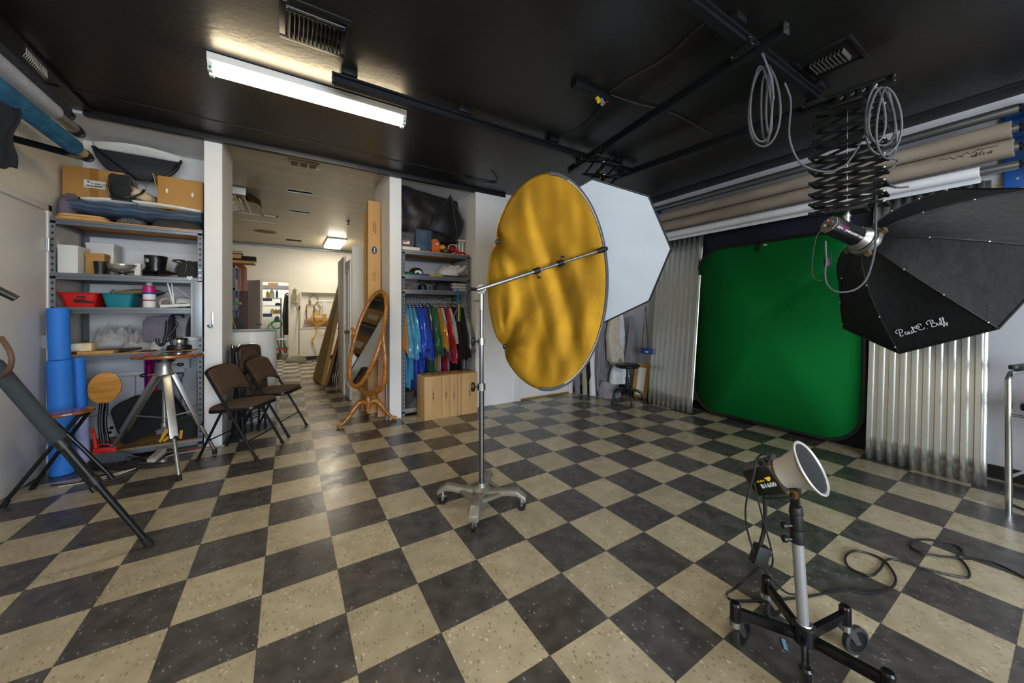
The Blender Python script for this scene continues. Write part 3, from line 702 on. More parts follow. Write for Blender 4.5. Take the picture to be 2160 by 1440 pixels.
build('base', MB().lathe([(.085, 0), (.09, .01), (.085, .04), (.06, .05)], c, n=36), m_black, t)
build('ring', MB().lathe([(.062, .045), (.066, .06), (.066, .095), (.055, .11), (.045, .11), (.045, .05)], c, n=36), m_chrome, t)
one('hair_clipper', MB().tube([(-1.13, 2.80, Z4+.016), (-1.06, 2.80, Z4+.026), (-1.0, 2.82, Z4+.03)], [.017, .02, .014, .009], 10), m_black, 'black hair clipper lying at the front of the fourth shelf', 'clipper')
one('black_lens_cap', MB().lathe([(.05, 0), (.052, .004), (.05, .009), (.0001, .009)], (-.955, 2.82, Z4), n=30), m_black, 'flat round black lens cap on the front edge of the fourth shelf', 'lens cap')
one('blue_clip', MB().box(-.872, -.852, 2.80, 2.82, Z4, Z4+.026), M('blue_plastic', '#1775b8', .4), 'small blue plastic clip at the front of the fourth shelf', 'clip', bev=.004)

# ---- under the fourth shelf
t = thing('white_mantel', 'white painted wooden mantel surround stored under the fourth shelf', 'mantel', (-1.0, 3.3, .09))
m_mant = M('white_gloss_paint', '#c3c8d0', .5)
build('panel', MB().box(-1.5, -.585, 3.24, 3.27, .09, .84), m_mant, t)
build('cornice', MB().box(-1.5, -.70, 3.14, 3.24, .80, .845).box(-1.5, -.74, 3.17, 3.24, .70, .80).box(-1.5, -.78, 3.19, 3.24, .66, .70), m_mant, t, bev=.006)
build('pilaster', MB().box(-.97, -.80, 3.10, 3.19, .09, .66).box(-.985, -.785, 3.09, 3.19, .62, .66).box(-.93, -.84, 3.092, 3.1, .2, .58), M('mauve_grey_paint', '#8d8a98', .6), t, bev=.004)
mb = MB()
for k in range(9): mb.box(-.97+.019*k, -.96+.019*k, 3.078, 3.09, .625, .65)
build('dentil', mb, m_mant, t)
build('bead', MB().box(-1.5, -.6, 3.236, 3.241, .3, .31).box(-1.15, -1.14, 3.232, 3.24, .1, .66).box(-.70, -.69, 3.232, 3.24, .1, .66), M('grey_bead', '#8f959e', .6), t)  # thin grey strips over the mantel panel
m_mag = M('magenta_film', '#8b0f86', .25, alpha=.85, bump=(9, .4))
one('magenta_gel', MB().grid(lambda i, j: Vector((onY(3.0, 301, 780).x+.075*i+.012*math.sin(9*i+j*2), 3.02-.03*j+.02*math.sin(14*i), .855-.47*j)), 14, 10), m_mag, 'sheet of magenta lighting gel hanging below the fourth shelf', 'gel sheet', solid=.002)
one('red_gel', MB().grid(lambda i, j: Vector((onY(3.0, 314, 800).x+.07*i+.01*math.sin(9*i+j*3), 2.99-.04*j+.02*math.sin(12*i), .80-.16*i*(1-j)-.40*j)), 14, 10), M('red_film', '#a30a22', .25, alpha=.88, bump=(9, .4)), 'sheet of red lighting gel behind the tripod table', 'gel sheet', solid=.002)
t = thing('laptop_bag', 'large black laptop bag tilted on the bottom shelf behind the tripod table', 'bag', (-.9, 2.95, .09))
Z = onY(2.95, 232, 880); 
pts = [(238, 885), (236, 866), (262, 848), (330, 829), (356, 832), (385, 866), (388, 885), (350, 900), (268, 938), (252, 922)]
W = [onY(2.93, u, v) for u, v in pts]; cz = sum(p.z for p in W)/len(W); cx = sum(p.x for p in W)/len(W)
dz = .088-min(p.z for p in W)
mb = MB(); P2 = [(p.x-cx, p.z-cz) for p in spline([(p.x, p.z, 0) for p in W], 3, True)] if False else [(p.x-cx, p.y-cz) for p in spline([Vector((q.x, q.z, 0)) for q in W], 4, True)]
lo = min(p[1] for p in P2)
mb.prism(P2, (cx, 2.96, cz+max(0, .087-(cz+lo))), ((1, 0, 0), UP, (0, 1, 0)), .11)
build('body', mb, M('black_ballistic_nylon', '#15191e', .85, bump=(200, .15), noise=(8, .2)), t, bev=.022)
h = [onY(2.93, u, v) for u, v in ((262, 858), (274, 842), (300, 834), (322, 838))]
build('carry_handle', MB().tube(h, .011, 8, smooth=5), m_black, t)
build('clasp', MB().ball(onY(2.92, 235, 902), .014).ball(onY(2.92, 232, 912), .012), m_black, t)
t = thing('backpack', 'black backpack with yellow straps lying on the bottom shelf', 'backpack', (-.70, 2.88, .086))
build('body', heap(-.80, -.60, 2.80, 2.99, .086, .20, 5.5, .15, 2.4), m_blackf, t)
m_yel = M('yellow_webbing', '#d99a12', .6)
for u0, v0, u1, v1 in ((355, 905, 337, 936), (372, 908, 345, 932), (383, 907, 381, 925), (352, 904, 342, 922)):
    a = onY(2.79, u0, v0); b = onY(2.785, u1, v1); build('yellow_strap', MB().bar(a, (b.x, b.y, max(b.z, .10)), .02, .005, (0, 1, 0)), m_yel, t)
build('loose_strap', MB().tube([(-.80, 2.82, .16), (-.86, 2.80, .11), (-.95, 2.79, .094), (-1.1, 2.785, .094)], .008, 8, smooth=6), m_black, t)
# ================================================================ LEFT FOREGROUND
m_bfoam = M('blue_foam', '#2c7de2', .62, noise=(3, .12))
m_lav = M('lavender_foam', '#a3a6dc', .6, noise=(3, .25), c2='#c6c4e6')
b0 = Vector((-1.39, 2.615, 0)); lean = Vector((-.022, .02, .89))
def foam(p, d, r, n=32):
    mb = MB(); a, b, dd = frame(d); p = Vector(p); d = Vector(d)
    rings = [mb.ring(p+d*h, a, b, rr, n) for h, rr in ((0, r-.006), (.006, r), (.994, r), (1, r-.006), (1, r*.45), (.6, r*.45))]
    return mb.skin(rings)
one('foam_roll', foam(b0, lean, .067), m_bfoam, 'wide blue foam roll standing on the floor in the corner by the side door', 'foam roll', 'blue foam rolls')
b1 = b0+lean
one('foam_roll', foam(b1+Vector((0, 0, .001)), Vector((-.012, .01, .405)), .058), m_bfoam, 'blue foam roll stacked on end on top of the wide blue roll', 'foam roll', 'blue foam rolls')
c0 = Vector((-1.318, 2.768, 0)); c0 = onZ(0, 172, 984)+FW*.025-RT*.02
one('foam_roll', foam(c0+Vector((-.012, .0, .42)), Vector((-.02, .0, .47)), .043), m_bfoam, 'thin blue foam roll standing on the lavender roll', 'foam roll', 'blue foam rolls')
one('foam_roll', foam(c0, Vector((-.012, 0, .418)), .045), m_lav, 'short pale lavender foam roll beside the wide blue roll', 'foam roll', 'blue foam rolls')

def wood_top(mb, c, rx, ry, th, X=(1, 0, 0), Y=(0, 1, 0), Z=(0, 0, 1)):
    return mb.prism(oval(rx, ry, 56), c, (X, Y, Z), th)
# folding stool, open
t = thing('folding_stool', 'open folding stool with oval wooden seat and crossed black legs beside the side door', 'stool', (-1.24, 2.2, 0))
build('seat', wood_top(MB(), (-1.24, 2.20, .552), .150, .120, .022, (.995, 0, .03), (0, 1, 0), (-.03, 0, .995)), m_woodt, t, bev=.009)
for (fx, fy), (hx, hy) in (((-1.465, 2.095), (-1.15, 2.15)), ((-1.443, 2.355), (-1.14, 2.27)), ((-1.05, 2.066), (-1.35, 2.15)), ((-1.026, 2.281), (-1.34, 2.26))):
    lg = build('leg', MB().tube([(fx, fy, .012), (fx+(hx-fx)*.5, fy+(hy-fy)*.5, .28), (hx, hy, .535)], .0125, 10), m_blackm, t)
    build('rubber_foot', MB().cyl((fx-(hx-fx)*.01, fy, .0), (fx+(hx-fx)*.06, fy+(hy-fy)*.06, .035), .016, n=12), m_black, lg)
build('pivot_bar', MB().cyl((-1.25, 2.10, .285), (-1.24, 2.30, .285), .008, n=10), m_blackm, t)
build('seat_rail', MB().cyl((-1.15, 2.14, .53), (-1.14, 2.28, .53), .011, n=10), m_blackm, t)
build('seat_rail', MB().cyl((-1.35, 2.14, .53), (-1.34, 2.27, .53), .011, n=10), m_blackm, t)
# folding stool, folded and leaning
t = thing('folding_stool', 'folded stool with upright oval wooden seat leaning on the shelving', 'stool', (-1.15, 2.71, 0))
s0 = onY(2.70, 207, 819)
build('seat', wood_top(MB(), (s0.x+.035, 2.71, s0.z), .098, .135, .02, Vector((.98, 0, -.2)), Vector((.2, -.12, .97)), Vector((0, -1, -.12))), M('honey_wood', '#cd9444', .35, noise=(4, .35), c2='#a96f28', stretch=(1, 9, 9), coat=.3), t, bev=.008)
for k, (u0, u1) in enumerate(((213, 217), (218, 222), (222, 229), (226, 234))):
    a = onY(2.725-.012*(k % 2), u0, 850); b = onY(2.70-.012*(k % 2), u1, 945)
    lg = build('leg', MB().tube([(a.x, a.y, a.z), (a.x-.006, a.y-.01, (a.z+b.z)/2), (b.x+.012, b.y, .012)], .0105, 10, smooth=5), m_blackm, t)
    build('rubber_foot', MB().cyl((b.x+.012, b.y, 0), (b.x+.012, b.y, .03), .013, n=10), m_black, lg)
# broom with red head
t = thing('broom', 'angled broom with red head and grey bristles under the folded stool', 'broom', (-1.1, 2.6, 0))
H = [onY(2.62, u, v) for u, v in ((197, 945), (238, 941), (250, 948), (238, 953), (197, 956))]
mb = MB(); mb.prism([(p.x-H[0].x, p.z-H[0].z) for p in H], H[0]-Vector((0, 0, 0)), ((1, 0, 0), UP, (0, 1, 0)), .035); build('head', mb, m_red, t, bev=.006)
a = onY(2.61, 197, 912); b = onY(2.61, 203, 944)
build('socket', MB().cyl(a, b, .008, .014, 16), m_red, t)
build('handle', MB().cyl((a.x-.012, 2.63, a.z+.03), a, .010, n=12), m_red, t)
build('loop', MB().tube([onY(2.605, 206, 941), onY(2.6, 215, 936), onY(2.6, 232, 938), onY(2.605, 244, 944)], .005, 8, smooth=4), m_red, t)
mb = MB()
for k in range(90):
    f = random.random(); x = H[4].x+.005+(H[2].x-H[4].x-.02)*f; y = 2.605+.03*random.random(); z = .125-.01*random.random()
    mb.tube([(x, y, H[4].z+.005-.01*f), (x+.04+.10*f, y-.02+random.uniform(-.01, .01), .012+random.random()*.02+.02*f)], .0035, 4)
o = build('bristles', mb, M('grey_bristle', '#4a4f58', .7), t); o['kind'] = 'stuff'
# tripod table
t = thing('tripod_table', 'round varnished wooden table on an aluminium tripod in front of the shelving', 'table', (-.75, 2.37, 0))
TC = Vector((-.742, 2.43, .905))
build('tabletop', wood_top(MB(), TC, .225, .222, .026), m_woodt, t, bev=.011)
hub = Vector((-.755, 2.37, .80))
build('head', MB().lathe([(.05, .085), (.06, .075), (.05, .05), (.045, .0), (.06, -.03), (.06, -.05), (.03, -.06)], hub, n=24), m_alu, t)
build('collar', MB().cyl(hub+Vector((0, 0, .06)), hub+Vector((0, 0, .088)), .065, n=28), m_black, t)
for s in (Vector((.10, -.02, .03)), Vector((-.11, -.06, -.035))):
    k = build('tilt_lever', MB().cyl(hub+Vector((0, 0, s.z)), hub+s, .006, n=10), m_alu, t)
    build('knob', MB().ball(hub+s, (.024, .018, .016)), m_black, k)
build('column', MB().cyl((hub.x, hub.y, .33), (hub.x, hub.y, .75), .016, n=16).cyl((hub.x, hub.y, .33), (hub.x, hub.y, .36), .024, n=16), m_alu, t)
m_rub = M('black_rubber', '#121212', .75)
for fx, fy in ((-.592, 1.975), (-1.19, 2.66), (-.455, 2.50)):
    F_ = Vector((fx, fy, .0)); top = hub+(Vector((fx, fy, hub.z))-hub).normalized()*.05+Vector((0, 0, -.045))
    mid = top.lerp(F_, .62); d = (F_-top).normalized()
    lg = build('leg', MB().bar(top, mid, .052, .034, (0, 0, 1)), m_alu, t, bev=.004)
    build('lower_tube', MB().cyl(mid-d*.08, F_+Vector((0, 0, .03)), .0135, n=14), m_alu, lg)
    build('rubber_foot', MB().cyl(F_, F_+Vector((0, 0, .04))-d*.005, .018, .016, 14), m_rub, lg)
    build('clamp', MB().ball(mid+Vector((.012, -.012, .01)), .014), m_black, lg)
    q = top.lerp(F_, .45)
    build('brace', MB().cyl((hub.x, hub.y, .40), q, .0065, n=8), m_alu, t)
for lab, dx, dy, c in (('pink dice like bead on the tripod tabletop', -.10, -.12, '#d81b72'), ('green and white trinket on the tripod tabletop', .01, -.15, '#2f8f4a')):
    one('trinket', MB().ball((TC.x+dx, TC.y+dy, TC.z+.0215), (.015, .012, .0095)), M('trinket'+c, c, .3), lab, 'trinket', 'trinkets on the tripod table')
# foreground tripod, mostly off frame
t = thing('camera_tripod', 'black camera tripod with foam grip at the left edge of the picture', 'tripod', (-1.12, 1.24, 0))
apex = Vector((-1.18, 1.02, 1.19))
feet = [Vector((-.532, 1.048, 0)), Vector((-1.44, 1.66, 0)), Vector((-1.44, .45, 0))]
for k, f in enumerate(feet):
    top = apex+(Vector((f.x, f.y, apex.z))-apex).normalized()*.05
    d = f-top
    lg = build('leg', MB().cyl(top, top+d*.30, .022, n=16).cyl(top+d*.3, top+d*.66, .018, n=16), m_blackm, t)
    build('foam_grip', MB().tube([top+d*.12, top+d*.14, top+d*.46, top+d*.47], [.02, .031, .031, .024], 18), m_foamgrip, lg)
    build('leg_lock', MB().cyl(top+d*.465, top+d*.50, .027, n=14), m_black, lg)
    build('leg_lock', MB().cyl(top+d*.64, top+d*.675, .024, n=14), m_black, lg)
    build('lower_tube', MB().cyl(top+d*.65, top+d*.985, .0145, n=14), m_blackm, lg)
    build('rubber_foot', MB().cyl(top+d*.96, f, .017, .019, 14), m_rub, lg)
build('crown', MB().lathe([(.055, -.05), (.065, -.02), (.06, .03), (.03, .05), (.03, .16), (.05, .17), (.05, .20), (.0001, .21)], apex, n=24), m_blackm, t)
hd = build('pan_head', MB().obox(apex+Vector((0, 0, .22)), (.1, .07, .06)), m_blackm, t, bev=.01)
h0 = apex+Vector((.02, 0, .19)); h1 = Vector((-.985, 1.035, 1.325))
h1 = dep(1.72, 34, 630)
build('pan_handle', MB().tube([apex+Vector((0, 0, .20)), apex.lerp(h1, .55)+Vector((0, 0, .13)), h1], [.008, .016, .018, .016], 12), m_black, hd)
build('strap', MB().tube([dep(1.62, 2, 712), dep(1.6, 20, 740), dep(1.6, 24, 765), dep(1.62, 14, 785), dep(1.68, -12, 800)], .010, 8, smooth=6), M('brown_leather', '#5b4436', .7), t)

# ---- folding chairs
m_tube_b = M('black_enamel_tube', '#15161a', .28, .2)
def weave_mat():
    m = M('brown_weave', '#4a3626', .85)
    N, L, b = nodes(m)
    tc = N.new('ShaderNodeTexCoord'); mp = N.new('ShaderNodeMapping'); mp.inputs['Scale'].default_value = (95, 95, 95); mp.inputs['Rotation'].default_value = (0.6, .6, .78)
    L.new(tc.outputs['Object'], mp.inputs[0])
    ck = N.new('ShaderNodeTexChecker'); ck.inputs['Color1'].default_value = (*rgb('#5a4430'), 1); ck.inputs['Color2'].default_value = (*rgb('#2c2018'), 1); ck.inputs['Scale'].default_value = 1
    L.new(mp.outputs[0], ck.inputs['Vector']); L.new(ck.outputs['Color'], b.inputs['Base Color'])
    return m
m_weave = weave_mat()
def chair_parts(t, fold=False):
    L = lambda n, mb, m, p=None, **k: build(n, mb, m, p or t, local=True, **k)
    W = .195
    if not fold:
        bt = Vector((-.185, 0, .79)); ff = Vector((.25, 0, .0)); rf = Vector((-.25, 0, 0)); rt = Vector((-.045, 0, .435))
    else:
        bt = Vector((-.02, 0, .93)); ff = Vector((.03, 0, 0)); rf = Vector((-.03, 0, .0)); rt = Vector((.0, 0, .50))
    Y = Vector((0, 1, 0))
    for s in (-1, 1):
        fr = L('front_leg', MB().tube([bt.lerp(ff, .06)+Y*(s*W), ff+Y*(s*W)+(bt-ff).normalized()*.02], .0115, 10), m_tube_b)
        L('rubber_foot', MB().cyl(ff+Y*(s*W), ff+Y*(s*W)+(bt-ff).normalized()*.035, .0145, n=12), m_rub, fr)
        rr = L('rear_leg', MB().tube([rt+Y*(s*(W-.026)), rf+Y*(s*(W-.026))+(rt-rf).normalized()*.02], .0105, 10), m_tube_b)
        L('rubber_foot', MB().cyl(rf+Y*(s*(W-.026)), rf+Y*(s*(W-.026))+(rt-rf).normalized()*.035, .0135, n=12), m_rub, rr)
        if not fold: L('seat_link', MB().bar(Vector((.02, s*(W-.012), .43)), bt.lerp(ff, .62)+Y*(s*(W-.012))+Vector((-.06, 0, .05)), .006, .018), m_tube_b)
    # bow of the back
    d = (bt-ff).normalized(); q = bt.lerp(ff, .06)
    arc = [q+Y*(W*math.cos(PI*i/12))+d*(.05*math.sin(PI*i/12)) for i in range(13)]
    L('back_bow', MB().tube(arc, .0115, 10), m_tube_b)
    nrm = d.cross(Y).normalized()
    def pad(i, j):
        y = (2*i-1)*(W-.008); tz = j
        lo = -.235+.045*(1-(2*i-1)**2); hi = .0+.045*math.sqrt(max(0, 1-(2*i-1)**2))
        bul = .028*math.sin(PI*i)**.6
        return q+Y*y+d*(lo+(hi-lo)*tz)-nrm*(bul*.7*(1-.3*tz))*(1)
    L('backrest', MB().grid(pad, 18, 8), m_weave, solid=.022)
    L('cross_bar', MB().cyl(bt.lerp(ff, .80)-Y*W, bt.lerp(ff, .80)+Y*W, .006, n=8).cyl(rt.lerp(rf, .62)-Y*(W-.03), rt.lerp(rf, .62)+Y*(W-.03), .006, n=8), m_tube_b)
    if not fold: c, X, Z = Vector((.02, 0, .44)), Vector((.997, 0, .07)), Vector((-.07, 0, .997))
    else: c, X, Z = Vector((.045, 0, .46)), Vector((-.05, 0, .998)), Vector((.998, 0, .05))
    pan = [(x, y) for x, y in rrect(.40, .385, .07)]
    fr = L('seat_pan', MB().prism(pan, c-Z*.014, (X, Y, Z), .028), m_tube_b, bev=.006)
    n = 7
    rings = [[c+X*p[0]*k+Y*p[1]*k+Z*h for p in pan] for k, h in ((.97, .0), (.98, .012), (.9, .026), (.6, .034), (.2, .036))]
    L('seat_cushion', MB().skin(rings), m_weave)
def chair(lab, loc, ang, fold=False, group=None):
    t = thing('folding_chair', lab, 'chair', loc, 0, group); t.rotation_euler = (0, 0, ang)
    ORG[t.name] = Matrix()
    chair_parts(t, fold); return t
c1 = chair('open folding chair with brown woven seat nearest the camera, beside the tripod table', (-.253, 2.407, 0), math.atan2(-.466, .885), False, 'brown folding chairs')
c2 = copy_tree(c1); c2['label'] = 'open folding chair with brown woven seat standing behind the nearest chair'
c2.location = (-.033, 2.915, 0); c2.rotation_euler = (0, 0, math.atan2(-.43, .90))
c3 = chair('folded chair leaning flat on the pier wall, innermost of the folded ones', (-.352, 3.03, 0), math.radians(4), True, 'brown folding chairs')
c3.rotation_euler = (0, math.radians(-1), math.radians(4))
c4 = copy_tree(c3); c4.rotation_euler = (0, math.radians(-1), math.radians(-6)); c4['label'] = 'folded chair in the middle of the three leaning on the pier'; c4.location = (-.285, 3.02, 0)
c5 = copy_tree(c3); c5.rotation_euler = (0, math.radians(-1), math.radians(-24)); c5['label'] = 'folded chair on the outside of the three leaning on the pier'; c5.location = (-.218, 3.01, 0)

# ---- cables on the floor under the shelving
def cable(lab, pts, r, mat, name='power_cable', grp='cables on the floor by the shelving'):
    return one(name, MB().tube(pts, r, 6, smooth=5), mat, lab, 'cable', grp)
m_cab = M('dark_cable', '#2b2724', .6); m_cabw = M('white_cable', '#b9b2a4', .6)
mb = MB()
for k in range(16):
    cx, cy = -1.0+random.uniform(-.06, .06), 2.52+random.uniform(-.03, .03); rx, ry = random.uniform(.16, .28), random.uniform(.05, .11); ph = random.uniform(0, .6)
    mb.tube([(cx+rx*math.cos(2*PI*i/14)+.02*random.uniform(-1, 1), cy+ry*math.sin(2*PI*i/14+ph)-.12*math.cos(2*PI*i/14), .006+.0045*k*(.3+.7*random.random())) for i in range(14)], .0045, 5, closed=True, smooth=3)
one('cable_coil', mb, m_cab, 'tangled coil of dark cables on the floor under the shelving', 'cable')
for k, (lab, pts) in enumerate((('white cable running along the floor from the power strip past the chair', [(-1.12, 2.34, .006), (-.9, 2.45, .01), (-.75, 2.60, .02), (-.62, 2.66, .006), (-.5, 2.68, .006), (-.4, 2.69, .006)]), ('pale cable looped on the floor in front of the dark coil', [(-1.3, 2.30, .006), (-1.1, 2.30, .006), (-.93, 2.42, .012), (-.85, 2.55, .03), (-.80, 2.6, .04)]))):
    cable(lab, pts, .005, m_cabw)
cable('dark cable curling on the floor towards the blue foam roll', [(-1.36, 2.36, .005), (-1.22, 2.32, .005), (-1.1, 2.36, .005), (-1.0, 2.42, .02), (-1.1, 2.45, .03)], .005, m_cab)
t = thing('power_strip', 'white power strip lying tilted on the cables under the shelving', 'power strip', (-.84, 2.62, .05))
a = onZ(.05, 318, 972); b = onZ(.075, 343, 950)
X = (b-a).normalized(); Y = UP.cross(X).normalized(); Zv = X.cross(Y)
build('case', MB().prism(rrect((b-a).length+.02, .062, .024), (a+b)/2, (X, Y, Zv), .032), M('grey_white_plastic', '#b3ada2', .5), t, bev=.006)
for k in range(6):
    q = a.lerp(b, .2+.13*k)+Zv*.0165
    build('outlet', MB().obox(q, (.012, .03, .002), (X, Y, Zv)), M('outlet_grey', '#7d786f', .6), t)
one('wall_plug', MB().obox((-.80, 2.47, .016), (.07, .045, .03), rz=.5), m_whitep, 'white plug adapter on the floor in front of the power strip', 'plug', bev=.006)
one('red_pen', MB().cyl((-.68, 2.70, .006), (-.50, 2.715, .006), .005, n=8), M('pink_red_plastic', '#b51f45', .4), 'thin red stick lying on the floor by the pier', 'stick')
# ================================================================ HALLWAY AND FAR ROOM
t = thing('white_drum', 'tall plain white cylinder standing in the passage behind the folding chairs', 'drum', (-.14, 3.62, 0))
c = dep(4.32, 533, 700); c = Vector((c.x, c.y, 0))
m_enam = M('white_gloss_enamel', '#d9dad8', .22)
build('body', MB().lathe([(.236, 0), (.24, .01), (.24, 1.035), (.232, 1.05), (.222, 1.05), (.222, .9), (.0001, .9)], c, n=56), m_enam, t)
build('rim', MB().lathe([(.243, 1.036), (.244, 1.05), (.236, 1.056), (.23, 1.05)], c, n=56, cap=False), M('grey_rim', '#8c9093', .4), t)
build('seam', MB().box(c.x-.24, c.x-.236, c.y-.01, c.y+.01, .02, 1.03), M('grey_rim', '#8c9093'), t)

# cheval mirror
PC = Vector((.868, 2.872, 0))
t = thing('cheval_mirror', 'oval tilting mirror in a varnished oak stand in front of the right pier', 'mirror', PC)
mc = dep(4.13, 776.5, 711); ph = math.radians(-154); th = math.radians(17.5)
NH = Vector((math.cos(ph), math.sin(ph), 0)); XA = Vector((-math.sin(ph), math.cos(ph), 0))
UA = -NH*math.sin(th)+UP*math.cos(th); NA = NH*math.cos(th)+UP*math.sin(th)
A_, B_ = .236, .557
pts = [mc+XA*(A_*math.cos(2*PI*i/64))+UA*(B_*math.sin(2*PI*i/64)) for i in range(64)]
build('oval_frame', MB().tube(pts, .024, 12, closed=True), m_wood, t)
m_mirror = M('mirror_glass', '#e8eceb', .02, 1.)
build('glass', MB().prism(oval(A_-.010, B_-.010, 64), mc+NA*.002, (XA, UA, NA), .006), m_mirror, t)
zb = .33
PC.x, PC.y = mc.x, mc.y
Y3 = lambda k, z: Vector((mc.x, mc.y, 0))+XA*k+UP*z
yk = [Y3(-.30, mc.z+.10), Y3(-.27, mc.z+.05), Y3(-.275, mc.z-.05), Y3(-.30, mc.z-.28), Y3(-.27, mc.z-.52), Y3(-.15, zb+.05), Y3(0, zb), Y3(.15, zb+.05), Y3(.27, mc.z-.52), Y3(.30, mc.z-.28), Y3(.275, mc.z-.05), Y3(.27, mc.z+.05), Y3(.30, mc.z+.10)]
build('yoke', MB().tube(yk, [.018, .02, .022, .026, .03, .034, .036, .034, .03, .026, .022, .02, .018], 12, smooth=6), m_wood, t)
for s in (-1, 1): build('pivot_knob', MB().cyl(Y3(s*.235, mc.z), Y3(s*.29, mc.z), .008, n=10).ball(Y3(s*.30, mc.z), .014), M('brass', '#a98642', .3, .9), t)
build('post', MB().lathe([(.001, .0), (.02, .01), (.024, .03), (.018, .045), (.03, .06), (.032, .16), (.026, .175), (.03, .185), (.024, .20), (.02, zb-.11)], (mc.x, mc.y, .115), n=24), m_wood, t)
for ex, ey in ((.548, 2.676), (1.172, 2.648), (mc.x+.03, mc.y+.32)):
    d = Vector((ex-mc.x, ey-mc.y, 0))
    lp = [(.02, .225), (.25, .245), (.45, .19), (.65, .10), (.82, .045), (1., .022)]
    build('leg', MB().tube([Vector((mc.x+d.x*f, mc.y+d.y*f, z)) for f, z in lp], [.034, .034, .028, .022, .018, .022], 12, smooth=6), m_wood, t)
# cartons on the side rack that the mirror reflects
t = thing('grey_rack', 'grey steel rack of cartons round the corner, seen in the oval mirror', 'rack', (-1.15, 4.6, 0))
for x in (-1.55, -.85):
    for y in (3.6, 5.1): build('post', MB().box(x, x+.04, y, y+.04, 0, 2.45), m_zinc, t)
for z in (.6, 1.15, 1.72, 2.25): build('shelf', MB().box(-1.55, -.81, 3.6, 5.14, z, z+.05), m_zinc, t)
for k, (y, w_, z, h, m_) in enumerate(((3.68, .45, 1.2, .33, m_card), (4.2, .40, 1.2, .30, m_card2), (4.68, .38, 1.2, .36, m_card), (3.7, .42, 1.77, .28, m_card2), (4.2, .36, 1.77, .36, M('olive_card', '#4c4a33', .7)), (4.62, .44, 1.77, .26, m_card), (3.75, .5, 2.3, .3, m_card), (4.3, .4, 2.3, .25, m_card2))):
    t2 = thing('rack_carton', ('carton with white label on the side rack, %s shelf, %s one' % (('lower', 'middle', 'upper')[int(z > 1.5)+int(z > 2)], ('first', 'second', 'third')[k % 3])), 'box', (-1.1, y+w_/2, z+.05), group='cartons on the side rack')
    build('carton', MB().box(-1.35, -.86, y, y+w_, z+.05-.0, z+.05+h-.0), m_, t2, bev=.004)
    build('label', MB().box(-.862, -.859, y+w_*.25, y+w_*.7, z+.05+h*.3, z+.05+h*.65), m_paper, t2)

# long cartons leaning on the right pier and wall
def leaning(name, lab, cat, b, tp, w, d, mat, xax, bev=.003):
    t = thing(name, lab, cat, (b.x, b.y, 0))
    Z = (tp-b).normalized(); X = Vector(xax); X = (X-Z*X.dot(Z)).normalized(); Y = Z.cross(X)
    build('carton', MB().obox((b+tp)/2, (w, d, (tp-b).length), (X, Y, Z)), mat, t, bev=bev)
    return t, X, Y, Z
b = Vector((.985, 3.02, .012)); tp = dep(4.35, 790, 418); tp = Vector((1.03, 3.30, tp.z))
q0 = onY(3.24, 775, 425); q1 = onY(3.24, 801, 425)
tpc = Vector(((q0.x+q1.x)/2-.0, 3.24, q0.z)); bc = onY(2.98, 766, 700); bc = Vector((.985, 3.03, .03))
t, X, Y, Z = leaning('long_carton', 'tall kraft carton with blue oval label leaning on the right pier', 'carton', bc, tpc, q1.x-q0.x, .10, m_card2, (1, 0, 0))
fc = lambda f, dx=0, off=.0515: bc.lerp(tpc, f)+X*dx-Y*off
build('blue_oval_label', MB().prism(oval(.032, .05, 28), fc(.76), (X, Z, Y), .002), M('navy_print', '#21495c', .6), t)
small_print('printed_line', fc(.76, 0, .0527), Z, -X, .06, .016, m_paper, t, 8)
small_print('printed_line', fc(.875, -.008), Z, -X, .13, .014, m_ink, t, 9); small_print('printed_line', fc(.87, .014), Z, -X, .16, .014, m_ink, t, 10)
ar = fc(.635)
build('arrow_mark', MB().prism([(-.016, -.05), (.016, -.05), (.016, .02), (.028, .02), (0, .05), (-.028, .02), (-.016, .02)], ar, (X, Z, Y), .0016), M('arrow_outline', '#5f4a30', .7), t)
build('arrow_mark', MB().prism([(-.011, -.045), (.011, -.045), (.011, .024), (.018, .024), (0, .042), (-.018, .024), (-.011, .024)], ar-Y*.0012, (X, Z, Y), .0016), m_card2, t)
one('thin_carton', MB().bar((bc.x-.05, 3.15, .03), (tpc.x-.055, 3.42, tpc.z-.1), .035, .06, (1, 0, 0)), m_card, 'thin kraft carton just left of the tall carton with the blue label', 'carton', bev=.002)
one('wood_plank', MB().bar((1.05, 3.08, .01), (1.075, 3.34, 2.19), .045, .03, (1, 0, 0)), m_woodt, 'narrow reddish wood plank right of the tall kraft carton', 'plank', bev=.003)
m_pink = M('pink_tan_card', '#b98a6c', .7, noise=(6, .1))
one('short_carton', MB().bar((.93, 3.26, .012), (.955, 3.36, .80), .10, .05, (0, 1, 0)), m_pink, 'pinkish tan carton standing behind the mirror legs', 'carton', bev=.002)
one('short_carton', MB().bar((1.045, 2.86, .012), (1.06, 2.93, 1.0), .09, .04, (0, 1, 0)), m_pink, 'pinkish tan carton seen through the mirror yoke', 'carton', bev=.002)
one('metal_tube', MB().cyl((1.085, 2.745, .0), (1.092, 2.79, .48), .010, n=10), m_alu, 'thin metal tube standing beside the right pier', 'tube')
one('white_strip', MB().bar((1.10, 2.83, .0), (1.10, 2.86, .62), .004, .05, (0, 1, 0)), m_doorw, 'narrow white strip standing on the pier side', 'strip')
